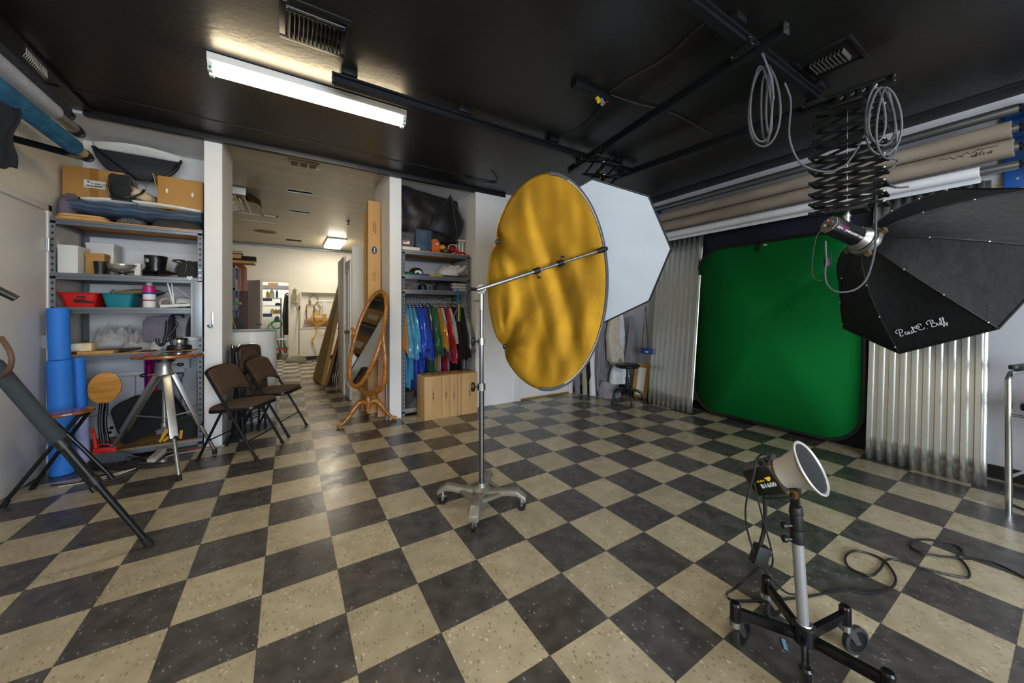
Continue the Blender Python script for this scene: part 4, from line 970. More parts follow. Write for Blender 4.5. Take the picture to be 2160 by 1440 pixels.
# prehung panel door standing on edge along the passage
t = thing('panel_door', 'white panelled door with brass knob stored upright along the passage wall', 'door', (.86, 4.2, 0))
build('slab', MB().box(.84, .875, 3.93, 4.43, .01, 2.02), m_doorw, t, bev=.003)
mb = MB()
for z0, z1 in ((.18, .80), (.95, 1.86)):
    for a in ((4.02, 4.035, z0, z1), (4.325, 4.34, z0, z1), (4.035, 4.325, z0, z0+.015), (4.035, 4.325, z1-.015, z1)): mb.box(.832, .84, *a)
mb.tube([(.836, 4.035+.29*i/12, 1.84+.07*math.sin(PI*i/12)) for i in range(13)], .007, 6)
build('moulding', mb, m_doorw, t)
build('knob', MB().lathe([(.028, 0), (.028, .008), (.012, .012), (.012, .03), (.026, .045), (.024, .062), (.0001, .066)], (.84, 4.0, .98), (-1, 0, 0), n=24), M('antique_brass', '#6d5836', .3, .9), t)
build('strike', MB().box(.837, .84, 3.94, 3.96, 1.2, 1.26), m_black, t)
build('jamb', MB().box(.82, .86, 4.45, 5.2, 0, 2.12), m_doorw, t, bev=.003)
build('jamb', MB().box(.86, 1.02, 3.87, 3.90, 1.05, 2.2).box(.95, 1.02, 3.87, 3.90, 0, 1.05), m_paper, t, bev=.003)
for z in (.28, 1.03, 1.72): build('hinge', MB().box(.832, .842, 4.42, 4.46, z-.045, z+.045), m_steel, t)
# big flat cartons leaning in the passage
m_tan = M('tan_flat_card', '#9c7c45', .7, noise=(4, .1))
def sheet(name, lab, P, th, mat, cat='flat carton'):
    mb = MB(); P = [Vector(p) for p in P]; n = (P[1]-P[0]).cross(P[3]-P[0]).normalized()*(th/2)
    mb.add([p-n for p in P]+[p+n for p in P], [(3, 2, 1, 0), (4, 5, 6, 7), (0, 1, 5, 4), (1, 2, 6, 5), (2, 3, 7, 6), (3, 0, 4, 7)])
    return one(name, mb, mat, lab, cat)
f0 = onZ(.01, 663, 797); f1 = onZ(.01, 681, 812)
top0 = onY(f0.y+.05, 714, 530)
sheet('flat_carton', 'big tan flat-packed carton leaning steeply in the passage', [f0, f1, Vector((f1.x+.36, f1.y-.1, 2.02)), Vector((f0.x+.52, f0.y+.1, 2.12))], .06, m_tan)
g0 = onZ(.01, 684, 812); g1 = onZ(.01, 693, 806)
sheet('flat_carton', 'darker brown flat carton behind the big tan one', [(g0.x+.03, g0.y, .01), (g1.x+.06, g1.y+.3, .01), (g1.x+.40, g1.y+.3, 1.35), (g0.x+.37, g0.y+.02, 1.42)], .05, M('brown_flat_card', '#7b4f1f', .7))
base = thing('folded_chair_rack', 'black folded metal chair leaning behind the brown flat carton', 'chair', (.8, 5.45, 0))
for k in range(5): build('leg', MB().cyl((.70+.035*k, 5.42+.02*k, .0), (.86+.02*k, 5.42+.02*k, .9), .011, n=8), m_blackm, base)
build('seat', MB().bar((.80, 5.50, .35), (.87, 5.50, .75), .36, .02, (1, 0, 0)), m_blackm, base)

# ---- ceiling of the passage
t = thing('ceiling_vent', 'small grilled vent in the passage ceiling just past the black trim', 'vent', (.245, 3.12, HC))
build('frame', MB().box(.10, .40, 3.03, 3.20, HC-.008, HC+.01), m_hallceil, t, bev=.003)
for k in range(3):
    mb = MB()
    for q in range(4):
        x = .125+.09*k
        mb.box(x, x+.07, 3.055+.034*q, 3.068+.034*q, HC-.012, HC-.008)
    build('grille', mb, M('vent_dark', '#4a4231', .6), t)
m_slot = M('slot_black', '#0e0d0c', .9)
for k, (x, y, lab) in enumerate(((.245, 4.24, 'nearest dark slot in the passage ceiling'), (.262, 5.42, 'middle dark slot in the passage ceiling'), (.214, 8.30, 'dark slot in the ceiling just before the far wall'))):
    t = thing('ceiling_slot', lab, 'ceiling slot', (x, y, HC), group='dark slots in the passage ceiling')
    build('recess', MB().box(x-.15, x+.15, y-.045, y+.045, HC+.004, HC+.009), m_slot, t)
    build('lip', MB().box(x-.155, x+.155, y+.045, y+.052, HC-.006, HC+.01).box(x-.155, x+.155, y-.052, y-.045, HC+.004, HC+.01), m_whitep if k < 2 else m_slot, t)
t = thing('sprinkler_head', 'small dark sprinkler head on the passage ceiling near the right wall', 'sprinkler', (1.04, 5.67, HC))
build('plate', MB().lathe([(.035, 0), (.03, .012), (.0001, .012)], (1.045, 5.67, HC+.01), (0, 0, -1), n=20), m_blackm, t)
build('head', MB().cyl((1.045, 5.67, HC), (1.045, 5.67, HC-.06), .008, n=8).cyl((1.045, 5.67, HC-.06), (1.045, 5.67, HC-.064), .02, n=12), m_blackm, t)
one('ceiling_damage', MB().ball((-.30, 7.55, HC+.008), (.20, .11, .02)).wob(.03, 9), M('torn_plaster', '#8a7650', .9, bump=(30, .8)), 'torn brown patch hanging from the passage ceiling', 'ceiling damage')
t = thing('strip_light', 'unlit fluorescent fitting with chrome reflectors on the passage ceiling', 'ceiling light', (-.5, 4.9, HC))
x0 = -.47
build('housing', MB().box(x0-.085, x0+.085, 4.42, 4.46, HC-.10, HC-.01), m_fixture, t, bev=.003)
for s in (-1, 1):
    build('tube', MB().cyl((x0+s*.05, 4.48, HC-.085), (x0+s*.05, 5.66, HC-.085), .013, n=10), M('dull_tube', '#c9bd97', .4), t)
    build('tube_clip', MB().cyl((x0+s*.05, 4.462, HC-.085), (x0+s*.05, 4.482, HC-.085), .017, n=12), m_green, t)
    build('reflector', MB().grid(lambda i, j: Vector((x0+s*(.02+.22*j), 4.5+1.15*i, HC-.03-.09*j*j)), 1, 8), M('chrome_reflector', '#a9a48f', .2, 1., bump=(30, .2)), t, solid=.002)
t = thing('ceiling_hatch', 'white edged square hatch beside the unlit fitting', 'hatch', (-.2, 6.2, HC))
for a in ((-.62, -.05, 6.0, 6.03), (-.08, -.05, 6.0, 6.55), (-.62, -.05, 6.55, 6.58)): build('edge', MB().box(a[0], a[1], a[2], a[3], HC-.004, HC+.012), m_whitep, t)
build('panel', MB().box(-.62, -.08, 6.03, 6.55, HC+.004, HC+.012), m_hallceil, t)
t = thing('ceiling_light', 'lit fluorescent lens fitting near the far end of the passage ceiling', 'ceiling light', (1.05, 7.9, HC))
build('frame', MB().box(.85, 1.25, 7.45, 8.65, HC-.03, HC+.01), m_fixture, t, bev=.004)
build('lens', MB().box(.87, 1.23, 7.47, 8.63, HC-.07, HC-.03), m_tubew, t, bev=.02)

# ---- left side of the far room
m_lam = M('tabletop_laminate', '#a5591a', .35, noise=(5, .25), stretch=(6, 6, 1))
def upright(name, lab, u0, u1, vt, vb, y, th, mat, r=0., cat='tabletop'):
    a = onY(y, u0, vt); b = onY(y, u1, vt); zb = .002
    w = b.x-a.x; h = a.z-zb
    mb = MB().prism(rrect(w, h, r, 6) if r else [(-w/2, -h/2), (w/2, -h/2), (w/2, h/2), (-w/2, h/2)], ((a.x+b.x)/2, y, zb+h/2), ((1, 0, 0), UP, (0, 1, 0)), th)
    return one(name, mb, mat, lab, cat, bev=.004)
upright('tabletop', 'orange brown round-cornered tabletop stored on edge in the far room', 476, 521, 556, 616, 6.6, .03, m_lam, .09)
upright('tabletop_edge', 'second round-cornered brown tabletop standing in front of the first', 478, 509, 559, 614, 6.5, .03, m_lam, .09)
upright('maroon_panel', 'tall maroon board standing below the stored tabletops', 470, 524, 612, 760, 6.35, .04, M('maroon_board', '#552a22', .5), cat='board')
t = thing('long_black_box', 'long black case lying on top of the storage rack in the far room', 'case', (-.9, 6.3, 2.1))
a = onY(6.3, 470, 538); b = onY(6.3, 541, 552)
build('case', MB().box(a.x, b.x, 6.2, 6.45, b.z, a.z), m_blackf, t, bev=.015)
build('plank', MB().box(a.x, b.x-.02, 6.18, 6.5, b.z-.05, b.z-.005), m_pine, t)
t = thing('wood_offcut', 'pale wooden offcuts piled on the rack above the long black case', 'wood', (-1.1, 6.2, 2.3))
a = onY(6.1, 478, 526); b = onY(6.1, 511, 534); build('block', MB().box(a.x, b.x, 6.15, 6.4, b.z, a.z), M('lilac_grey_card', '#a89a94', .6), t)
a = onY(6.1, 480, 535); b = onY(6.1, 508, 545); build('block', MB().box(a.x, b.x, 6.1, 6.35, b.z, a.z), m_pine, t)
t = thing('steel_rack', 'bluish steel storage rack at the left side of the far room', 'rack', (-1., 6.0, 0))
a = onY(5.7, 490, 555); xr = onY(5.7, 496, 600).x
for x in (xr-.9, xr-.03):
    for y in (5.7, 6.25): build('post', MB().box(x, x+.035, y, y+.035, 0, 2.02), M('blue_grey_steel', '#5b6680', .45, .3), t)
for z in (.25, .85, 1.30, 1.62, 2.0): build('shelf', MB().box(xr-.9, xr, 5.7, 6.28, z, z+.03), M('blue_grey_steel', '#5b6680'), t)
for k, (z, c, lab) in enumerate(((1.65, '#a0673a', 'brown carton on the upper shelf of the storage rack'), (1.33, '#b58a55', 'tan carton on the middle shelf of the storage rack'))):
    one('rack_carton', MB().box(xr-.32, xr-.005, 5.72, 6.1, z+.003, z+.17), M('rackbox'+c, c, .7), lab, 'box', 'cartons on the storage rack', bev=.004)
t = thing('plastic_basket', 'green and blue plastic basket sticking out of the storage rack', 'basket', (xr, 5.75, 1.3))
a = onY(5.65, 490, 636); b = onY(5.65, 507, 650)
build('rim', MB().box(a.x-.1, b.x, 5.6, 5.8, a.z-.05, a.z), M('green_plastic', '#1d8f45', .4), t, bev=.006)
build('bin', MB().box(a.x-.1, b.x-.07, 5.61, 5.79, b.z-.04, a.z-.05), M('blue_plastic', '#1775b8'), t, bev=.006)
t = thing('picture_frame', 'small framed dark picture leaning above the white drum', 'picture frame', (-.8, 5.6, .98))
a = onY(5.6, 492, 675); b = onY(5.6, 505, 696)
build('frame', MB().obox(((a.x+b.x)/2-.02, 5.62, (a.z+b.z)/2-.01), (.016, .03, .30), ((1, 0, .25), (0, 1, 0), (-.25, 0, 1))), M('yellow_wood', '#c39334', .5), t)
build('picture', MB().obox(((a.x+b.x)/2+.03, 5.63, (a.z+b.z)/2-.01), (.10, .02, .27), ((1, 0, .25), (0, 1, 0), (-.25, 0, 1))), M('slate', '#3c3f3e', .6), t)

# ---- far wall: skeleton, mop, niche
t = thing('toy_skeleton', 'small hanging toy skeleton on the far wall beside the store doorway', 'skeleton', (.267, 9.25, 1.27))
m_bone = M('bone_plastic', '#b9ac8a', .5)
sx, sy = .267, 9.26
build('skull', MB().ball((sx, sy, 1.845), (.045, .045, .05)).ball((sx, sy-.02, 1.80), (.028, .03, .02)), m_bone, t)
build('spine', MB().cyl((sx, sy, 1.5), (sx, sy, 1.80), .010, n=8), m_bone, t)
for k in range(7): build('rib', MB().tube([(sx+.062*(1-.06*abs(k-3))*math.cos(2*PI*i/16), sy-.02+.035*math.sin(2*PI*i/16), 1.74-.026*k) for i in range(16)], .006, 6, closed=True), m_bone, t)
build('pelvis', MB().tube([(sx+.06*math.cos(2*PI*i/14), sy-.01+.03*math.sin(2*PI*i/14), 1.53+.02*math.cos(4*PI*i/14)) for i in range(14)], .014, 7, closed=True), m_bone, t)
for s in (-1, 1):
    build('arm', MB().tube([(sx+s*.07, sy, 1.76), (sx+s*.095, sy, 1.62), (sx+s*.085, sy-.01, 1.48), (sx+s*.08, sy-.02, 1.43)], [.009, .008, .007, .012], 7), m_bone, t)
    build('leg', MB().tube([(sx+s*.045, sy, 1.52), (sx+s*.06-.01, sy-.01, 1.40), (sx+s*.055+.01, sy, 1.285), (sx+s*.09, sy-.03, 1.272)], [.011, .009, .008, .010], 7), m_bone, t)
t = thing('dust_mop', 'wide grey dust mop with yellow bracket and long handle against the far wall', 'mop', (.32, 9.0, 0))
build('handle', MB().tube([(.33, 9.02, .13), (.335, 9.12, .8), (.345, 9.27, 1.40)], .013, 8, smooth=4), M('olive_handle', '#8a8660', .5), t)
build('grip', MB().cyl((.342, 9.25, 1.30), (.346, 9.278, 1.42), .018, n=10), m_black, t)
build('bracket', MB().prism([(-.14, 0), (.14, 0), (.05, .035), (.025, .13), (-.025, .13), (-.05, .035)], (.33, 9.0, .06), ((1, 0, 0), UP, (0, 1, 0)), .03), M('yellow_plastic', '#d8a613', .45), t, bev=.006)
build('mop_head', heap(.04, .50, 8.82, 9.12, 0, .13, 4.4, .5, 2.2, 48, 10, 18), M('grey_yarn', '#8b867b', .95, noise=(40, .4), bump=(70, .8)), t)
t = thing('copper_pipework', 'copper water pipes with looped hoses in the wall niche of the far room', 'pipes', (.65, 9.38, .9))
m_cop = M('copper', '#b0763d', .35, .8)
nz = YFAR+.08
def np(u, v): p = onY(nz, u, v); return (p.x, nz, p.z)
build('riser', MB().tube([np(647, 684), np(647, 645), np(648, 642), np(662, 642), np(663, 646), np(663, 684)], .011, 8), m_cop, t)
build('supply', MB().tube([np(655, 642), np(655, 634)], .013, 8), m_cop, t)
build('hose', MB().tube([np(653, 637), np(654, 627), np(662, 622), np(670, 626), np(671, 635)], .013, 8, smooth=4).tube([np(671, 636), np(665, 642), np(664, 650), np(672, 656), np(676, 648), np(671, 640)], .012, 8, smooth=4), M('braided_hose', '#a39a7e', .4, .4), t)
for u in (646, 662): build('valve', MB().ball(np(u, 656), .022), M('red_brown_valve', '#7d5a3a', .5), t)
t = thing('niche_shelf', 'small slatted wooden shelf at the bottom of the wall niche', 'shelf', (.85, 9.36, .9))
a = np(640, 684); b = np(708, 684)
build('board', MB().box(a[0], b[0], nz-.05, nz+.02, a[2]-.02, a[2]), m_woodt, t)
for k in range(3): build('slat', MB().box(a[0]+.04, b[0], nz-.01, nz+.01, a[2]+.03+.05*k, a[2]+.055+.05*k), m_wood, t)
build('upright', MB().box(a[0]+.04, a[0]+.065, nz-.012, nz+.012, a[2], a[2]+.17), m_wood, t)
t = thing('wall_bracket', 'white wire bracket with paper in the wall niche', 'bracket', (.98, 9.3, 1.2))
build('rail', MB().tube([np(668, 634), np(700, 634)], .008, 6), m_alu, t)
build('paper', MB().box(np(680, 640)[0], np(689, 640)[0], YFAR+.04, YFAR+.06, 1.21, 1.55), m_wcard, t)
t = thing('extension_cord', 'coiled yellow extension cord hanging in the wall niche', 'cord', (.78, 9.28, .6))
c = onY(YFAR-.03, 671, 673); m_ycord = M('yellow_cord', '#d7a40c', .45)
mb = MB()
for k in range(4): mb.tube([(c.x+(.17-.012*k)*math.cos(2*PI*i/20+k), YFAR-.03-.006*k, c.z+(.17-.015*k)*math.sin(2*PI*i/20+k)) for i in range(20)], .0062, 6, closed=True)
for k in range(3): mb.tube([(c.x-.05+.04*k, YFAR-.07, c.z-.18), (c.x-.04+.04*k, YFAR-.075, c.z+.18)], .008, 6)
o = build('coil', mb, m_ycord, t)
p = lambda u, v: onY(YFAR-.04, u, v)
build('tail', MB().tube([p(665, 684), p(668, 695), p(664, 708), p(659, 718)], .008, 6, smooth=4).tube([p(672, 684), p(668, 695), p(675, 701), p(684, 702)], .008, 6, smooth=4), m_ycord, t)
build('plug', MB().tube([p(660, 712), p(659, 718), p(660, 725)], [.014, .022, .016], 8), m_ycord, t)
build('lead', MB().tube([p(660, 725), p(667, 745), p(669, 757)], .008, 6, smooth=4), M('grey_lead', '#8f9694', .5), t)

# ---- store room seen through the doorway
t = thing('store_shelving', 'blue and white store shelving seen through the far doorway', 'shelving', (-.2, 10.8, 0))
YS = 10.7
def sp(u, v, y=YS): return onY(y, u, v)
m_sblue = M('blue_shelf_edge', '#26407a', .5)
xl = sp(545, 600).x; xr_ = sp(594, 600).x
for v in (628, 644, 661): build('shelf', MB().box(xl, xr_, YS, YS+.4, sp(575, v).z-.02, sp(575, v).z), m_wcard, t)
for v0, v1, u1 in ((629, 635, 574), (661, 668, 574)): build('edge_strip', MB().box(xl, sp(u1, v0).x, YS-.01, YS, sp(575, v1).z, sp(575, v0).z), m_sblue, t)
for x in (xl, xr_-.03): build('post', MB().box(x, x+.03, YS-.012, YS+.02, .2, sp(575, 629).z), m_sblue, t)
for k, (u, v, w, h, c, lab) in enumerate(((564, 628, 5, 13, '#cfae4e', 'yellow jug on the top store shelf'), (573, 628, 8, 15, '#e3dcae', 'pale yellow container on the top store shelf'), (584, 628, 4, 15, '#3b6db0', 'blue and white bottle on the top store shelf'), (586, 644, 9, 5, '#2c2c2c', 'dark gadget on the second store shelf'), (574, 661, 6, 9, '#cdbf94', 'cream funnel on the third store shelf'), (582, 661, 6, 8, '#c98a1c', 'orange bottle on the third store shelf'), (589, 661, 5, 8, '#c9a04a', 'mustard box on the third store shelf'))):
    p_ = sp(u, v); dd = (YS-CAM[1])/FPX*1.0
    t2 = thing('store_bottle', lab, 'container', (p_.x, YS+.12, p_.z), group='containers on the store shelves')
    m_ = M('store'+c, c, .5)
    build('body', MB().lathe([(w*.0075, 0), (w*.008, h*.006), (w*.007, h*.0115), (w*.004, h*.0135)], (p_.x, YS+.12, p_.z), n=14), m_, t2)
    build('cap', MB().cyl((p_.x, YS+.12, p_.z+h*.0135), (p_.x, YS+.12, p_.z+h*.0155), w*.004, n=10), m_whitep, t2)
t = thing('header_box', 'brown carton on the ledge at the top of the store doorway', 'box', (-.2, 10.4, 1.95))
build('carton', MB().box(sp(565, 600, 10.4).x, sp(587, 600, 10.4).x, 10.4, 10.6, sp(575, 601, 10.4).z, sp(575, 596, 10.4).z), m_card, t)
build('ledge', MB().box(-.8, .5, 10.38, 10.8, sp(575, 609, 10.4).z, sp(575, 601.5, 10.4).z), M('grey_ledge', '#8f8c86', .7), t)
t = thing('garden_hose', 'green hose looped over a dark hanger in the store room', 'hose', (-.05, 10.5, .2))
m_hose = M('green_hose', '#22843f', .45); yh = 10.3
hp = lambda u, v: onY(yh, u, v)
build('hanger', MB().prism([(p_.x, p_.z) for p_ in (hp(576, 680), hp(592, 679), hp(588, 668), hp(584, 666), hp(580, 669))], (0, yh+.02, 0), ((1, 0, 0), UP, (0, 1, 0)), .04), M('dark_green_plastic', '#274434', .5), t)
build('coil', MB().tube([hp(576, 678), hp(573, 686), hp(579, 692), hp(588, 692), hp(594, 686), hp(593, 678), hp(586, 674)], .016, 8, smooth=4).tube([hp(563, 700), hp(566, 689), hp(572, 681), hp(580, 676)], .016, 8, smooth=4).tube([hp(577, 690), hp(582, 708), hp(587, 725), hp(590, 738), hp(597, 752), hp(600, 745), hp(599, 725), hp(598, 705)], .016, 8, smooth=4).tube([hp(598, 720), hp(604, 738), hp(602, 750), hp(592, 752), hp(589, 740)], .016, 8, smooth=4), m_hose, t)
t = thing('hanging_coat', 'dark green work coat hanging at the right side of the store doorway', 'coat', (.05, 10.2, .9))
yc = 10.1; cp = lambda u, v: onY(yc, u, v)
def coat(i, j):
    a = cp(602-7*min(1, j*2)+4*j, 622+84*j); b = cp(610, 622+84*j)
    q = a.lerp(b, i); q.y += .05*math.sin(i*16)+.03*math.sin(j*9); return q
build('body', MB().grid(coat, 16, 12), M('olive_black_cloth', '#2f302a', .9), t, solid=.04)
build('collar', MB().tube([cp(601, 622), cp(606, 618), cp(612, 622)], .02, 8), M('olive_black_cloth', '#2f302a'), t)
t = thing('store_cart', 'grey trolley with a red tray on the store room floor', 'trolley', (0, 10.3, 0))
build('top', MB().box(-.35, .15, 10.2, 10.6, .50, .54), m_alu, t)
build('red_tray', MB().box(-.18, .12, 10.15, 10.5, .22, .26), m_red, t)
for x in (-.34, .13):
    for y in (10.22, 10.58): build('leg', MB().box(x-.015, x+.015, y-.015, y+.015, 0, .5), m_alu, t)
one('store_crate', MB().box(-.36, -.1, 9.95, 10.15, 0, .16), M('brown_crate', '#6b3d22', .6), 'brown crate on the floor inside the store doorway', 'crate', bev=.006)
one('paint_can', MB().lathe([(.075, 0), (.078, .005), (.078, .15), (.07, .155), (.0001, .15)], (.03, 9.85, 0), n=24), M('grey_white_can', '#9d9a8d', .4), 'pale can on the floor inside the store doorway', 'can')
lamp('store_area_light', (-.1, 10.4, 2.85), (.6, .6), 45, (1., .97, .9), (0, 0, 0))  # area light under the store ceiling, no fitting built
strip_light('strip_light', 'two tube fitting added to light the side room, out of sight of the camera', -2.4, -1.6, 4.6, 2.9)  # added fitting, brightens the cartons the mirror shows
# ================================================================ COSTUME RACK IN THE RIGHT ALCOVE
shr = shelving('grey steel shelving hung with coloured satin robes in the alcove right of the mirror', 1.262, 2.165, SY0, SY1, 2.03, [(2.03, 'amber'), (1.725, 0), (1.545, 0), (.085, 1)], rod=1.455)
YR = 3.05
# ---- top
t = thing('grey_cloth_softbox', 'big dark brown grey softbox squashed on its side on top of the robe shelving', 'softbox', (1.6, 3.1, 2.3))
m_dk = M('dark_softbox_nylon', '#231f1f', .5, noise=(5, .2), bump=(9, .35))
from mathutils import noise as _ns
P0 = onY(3.1, 838, 398); P1 = onY(3.1, 945, 430); P2 = onY(3.1, 838, 490); 
def sq(i, j):
    x = P0.x-.02+(P1.x-P0.x+.10)*i; zt = P0.z+(P1.z-P0.z)*i; zb_ = 2.20+.02*math.sin(7*i)
    z = zb_+(zt-zb_)*j
    return Vector((x, 2.98-.10*math.sin(PI*j)*(1-.4*i)-.03*_ns.noise(Vector((x*7, z*7, 1))), z))
build('fabric', MB().grid(sq, 26, 14), m_dk, t, solid=.05)
build('seam', MB().tube([(P0.x+.22, 2.905, P0.z-.09), (P0.x+.20, 2.86, 2.55), (P0.x+.17, 2.90, 2.24)], .006, 6, smooth=4), m_black, t)
t = thing('pyramid_softbox', 'black pyramid softbox standing on one edge above the football', 'softbox', (2.0, 2.95, 2.1))
ap = onY(2.80, 951, 411); b0 = onY(2.78, 904, 481); b1 = onY(2.82, 965, 505); b2 = onY(2.95, 979, 466)
bk = onY(3.25, 940, 470)
mb = MB()
def tri(A, B, Cc, bul, nrm, n=10):
    def f(i, j):
        p = A.lerp(B, i).lerp(Cc, j)
        return p+nrm*(bul*math.sin(PI*i)*(1-j)*math.sin(PI*(.15+.85*j))*2)
    return f
mb.grid(tri(b0, b1, ap, .035, Vector((0, -1, 0))), 12, 12); mb.grid(tri(b1, b2, ap, .03, Vector((.7, -.7, 0))), 12, 12); mb.grid(tri(b2, bk, ap, .01, Vector((.5, .5, 0))), 6, 6); mb.grid(tri(bk, b0, ap, .01, Vector((-.5, .5, 0))), 6, 6)
build('fabric', mb, M('black_softbox_cloth', '#16171a', .42, noise=(6, .2), bump=(10, .3)), t)
build('rib', MB().tube([b0, b0.lerp(ap, .5)+Vector((-.01, -.012, .012)), ap], .007, 6).tube([b0, b1, b2], .007, 6).tube([b1, b1.lerp(ap, .5)+Vector((0, -.02, 0)), ap], .005, 6), M('softbox_piping', '#2c2c30', .5), t)
build('back_strut', MB().cyl(bk, (bk.x, bk.y, 2.03), .02, n=10).cyl(b1+Vector((0, .02, 0)), (b1.x-.02, b1.y+.06, 2.035), .008, n=8), m_black, t)
def clearbox(name, lab, u0, u1, vt, y, d, mat, zb=2.03, cont=None):
    a = fbox(y, u0, u1, vt, zb, d)
    t = thing(name, lab, 'storage box', ((a[0]+a[1])/2, y+d/2, zb))
    w = a[1]-a[0]; h = a[5]-zb; cx, cy = (a[0]+a[1])/2, y+d/2
    R = lambda k, z, i=0: [Vector((cx+p[0], cy+p[1], zb+z)) for p in rrect(w*k-2*i, d*k-2*i, .012, 3)]
    build('bin', MB().skin([R(.9, 0), R(.98, h*.9), R(.98, h*.9, .003), R(.9, .004, .003)]), mat, t)
    build('lid', MB().skin([R(1.02, h*.88), R(1.03, h*.97), R(.98, h)]), mat, t)
    return t, a
m_clearb = M('blue_clear_plastic', '#7d9bc4', .15, trans=.7, alpha=.55, ior=1.25)
one('white_case', MB().box(1.27, 1.49, 2.78, 3.1, 2.031, 2.068), m_wcard, 'flat white box under the small clear container on the robe shelving', 'box', bev=.004)
t, a = clearbox('clear_container', 'small clear container with white label on the robe shelving top', 843, 876, 489, 2.79, .2, m_clear, 2.069)
build('label', MB().box(a[0]+.04, a[0]+.12, 2.786, 2.789, 2.10, 2.135), m_paper, t)
build('red_mark', MB().box(a[0]+.045, a[0]+.09, 2.7845, 2.786, 2.12, 2.132), m_red, t)
t, a = clearbox('blue_clear_container', 'larger bluish clear storage container beside the orange plush toy', 877, 912, 484, 2.80, .3, m_clearb)
one('container_contents', heap(a[0]+.03, a[1]-.03, 2.84, 3.05, 2.036, .12, 2.2, .3), M('pale_blue_cloth', '#a9c3cf', .9), 'pale cloth inside the bluish clear container', 'cloth')
one('purple_cloth', heap(a[0]-.02, a[1]-.02, 2.9, 3.08, a[5]+.002, .06, 6.6, .4), M('violet_cloth', '#4b3f6e', .9, bump=(30, .4)), 'violet cloth heaped on the bluish clear container', 'cloth')
t = thing('plush_toy', 'orange plush toy with yellow beak on the robe shelving top', 'plush toy', (1.80, 2.85, 2.03))
m_or = M('orange_plush', '#d8600a', .95, bump=(60, .9), sheen=.4)
q = onY(2.84, 920, 520)
build('body', MB().ball((q.x, 2.85, 2.10), (.068, .062, .069)).wob(.008, 30), m_or, t)
build('tuft', MB().ball((q.x-.015, 2.84, 2.165), (.055, .045, .04)).wob(.018, 40), m_or, t)
build('beak', MB().ball((q.x+.075, 2.80, 2.105), (.04, .035, .03)), M('yellow_plush', '#e29a12', .9), t)
build('eye', MB().ball((q.x-.005, 2.778, 2.135), (.022, .008, .010)), m_paper, t)
q = onY(2.82, 942, 523)
t = thing('black_dish', 'round black shallow dish in front of the football', 'dish', (q.x, 2.83, 2.031))
build('dish', MB().lathe([(.062, 0), (.072, .012), (.074, .042), (.068, .042), (.064, .012), (.0001, .01)], (q.x, 2.84, 2.031), n=32), m_black, t)
q = onY(2.86, 957, 518)
t = thing('football', 'brown leather football with white stripe on the robe shelving top', 'football', (q.x, 2.87, 2.031))
m_fb = M('football_leather', '#6f2419', .5, bump=(140, .4))
fax = (Vector((.3, .95, 0)), Vector((-.95, .3, 0)), UP)
fc_ = Vector((q.x+.005, 2.93, 2.033+.075))
build('ball', MB().ball(fc_, (.13, .078, .076), 24, 16, fax), m_fb, t)
st = [fc_+fax[0]*-.085+(fax[1]*math.cos(2*PI*i/24)+fax[2]*math.sin(2*PI*i/24))*.0605 for i in range(24)]
build('stripe', MB().tube(st, .0045, 6, closed=True), m_paper, t)
one('red_cloth', MB().grid(lambda i, j: Vector((2.0+.15*i, 2.78+.03*math.sin(9*i+4*j)-.02*j, 2.10-.06*i*1.1+.012*math.sin(13*j+6*i)-.0*j)) if False else Vector((1.905+.235*i, 2.775+.06*j, 2.098-.055*i-.008*math.sin(14*i)+.012*math.sin(8*j+9*i)-.02*(1-j)*i)), 24, 6), M('scarlet_cloth', '#c4141a', .7, bump=(40, .3)), 'scarlet strap of cloth draped across dish and football at the shelf edge', 'cloth', solid=.006)
one('blue_ball', MB().ball((1.93, 2.97, 2.031+.05), .05, 16, 12), M('royal_blue_rubber', '#1d3fae', .5), 'small royal blue ball behind the black dish', 'ball')
q = onY(3.0, 985, 520)
t = thing('column_model', 'white model of fluted columns behind the football', 'model', (q.x+.02, 3.0, 2.031))
for k in range(3): build('column', MB().cyl((2.06+.045*k, 2.98, 2.05), (2.06+.045*k, 2.98, 2.24), .016, n=12), m_paper, t)
build('base', MB().box(2.03, 2.17, 2.93, 3.05, 2.031, 2.05), m_paper, t); build('top', MB().box(2.03, 2.17, 2.93, 3.05, 2.24, 2.26), m_paper, t)

# ---- second row
t = thing('baseball_cap', 'black cap with white front on the second robe shelf', 'cap', (1.55, 2.95, 1.726))
q = onY(2.92, 880, 562)
build('crown', MB().lathe([(.088, 0), (.09, .03), (.075, .075), (.04, .098), (.0001, .104)], (q.x, 2.96, 1.735), n=28), M('black_wool', '#131415', .9), t)
build('peak', MB().prism([(.085*math.cos(a), .085*math.sin(a)) for a in [PI*k/10 for k in range(11)]], (q.x+.06, 2.90, 1.742), ((.5, -.85, .1), (.85, .5, 0), (0, 0, 1)), .006), M('black_wool', '#131415'), t)
build('front_panel', MB().ball((q.x+.005, 2.885, 1.765), (.05, .014, .035)), m_paper, t)
for k, (x0, x1, y0, y1, z, h, c, lab) in enumerate(((1.30, 1.44, 2.79, 3.0, 1.726, .045, '#1c5a34', 'folded dark green cloth at the left end of the second robe shelf'), (1.36, 1.66, 2.78, 2.95, 1.726, .022, '#1f3f9a', 'flat folded royal blue cloth under the black cap'), (1.60, 1.82, 2.785, 2.9, 1.726, .03, '#c79a3a', 'flat gold satin sash on the second robe shelf'), (1.72, 1.90, 2.8, 3.1, 1.726, .035, '#23335f', 'folded navy cloth under the white garments'))):
    one('folded_cloth', heap(x0, x1, y0, y1, z, h, k+1., .25, 3.5), M('fold'+c, c, .55, bump=(30, .3)), lab, 'cloth', 'folded cloths on the second robe shelf')
m_wcloth = M('white_cotton', '#c9cad2', .85, bump=(22, .7))
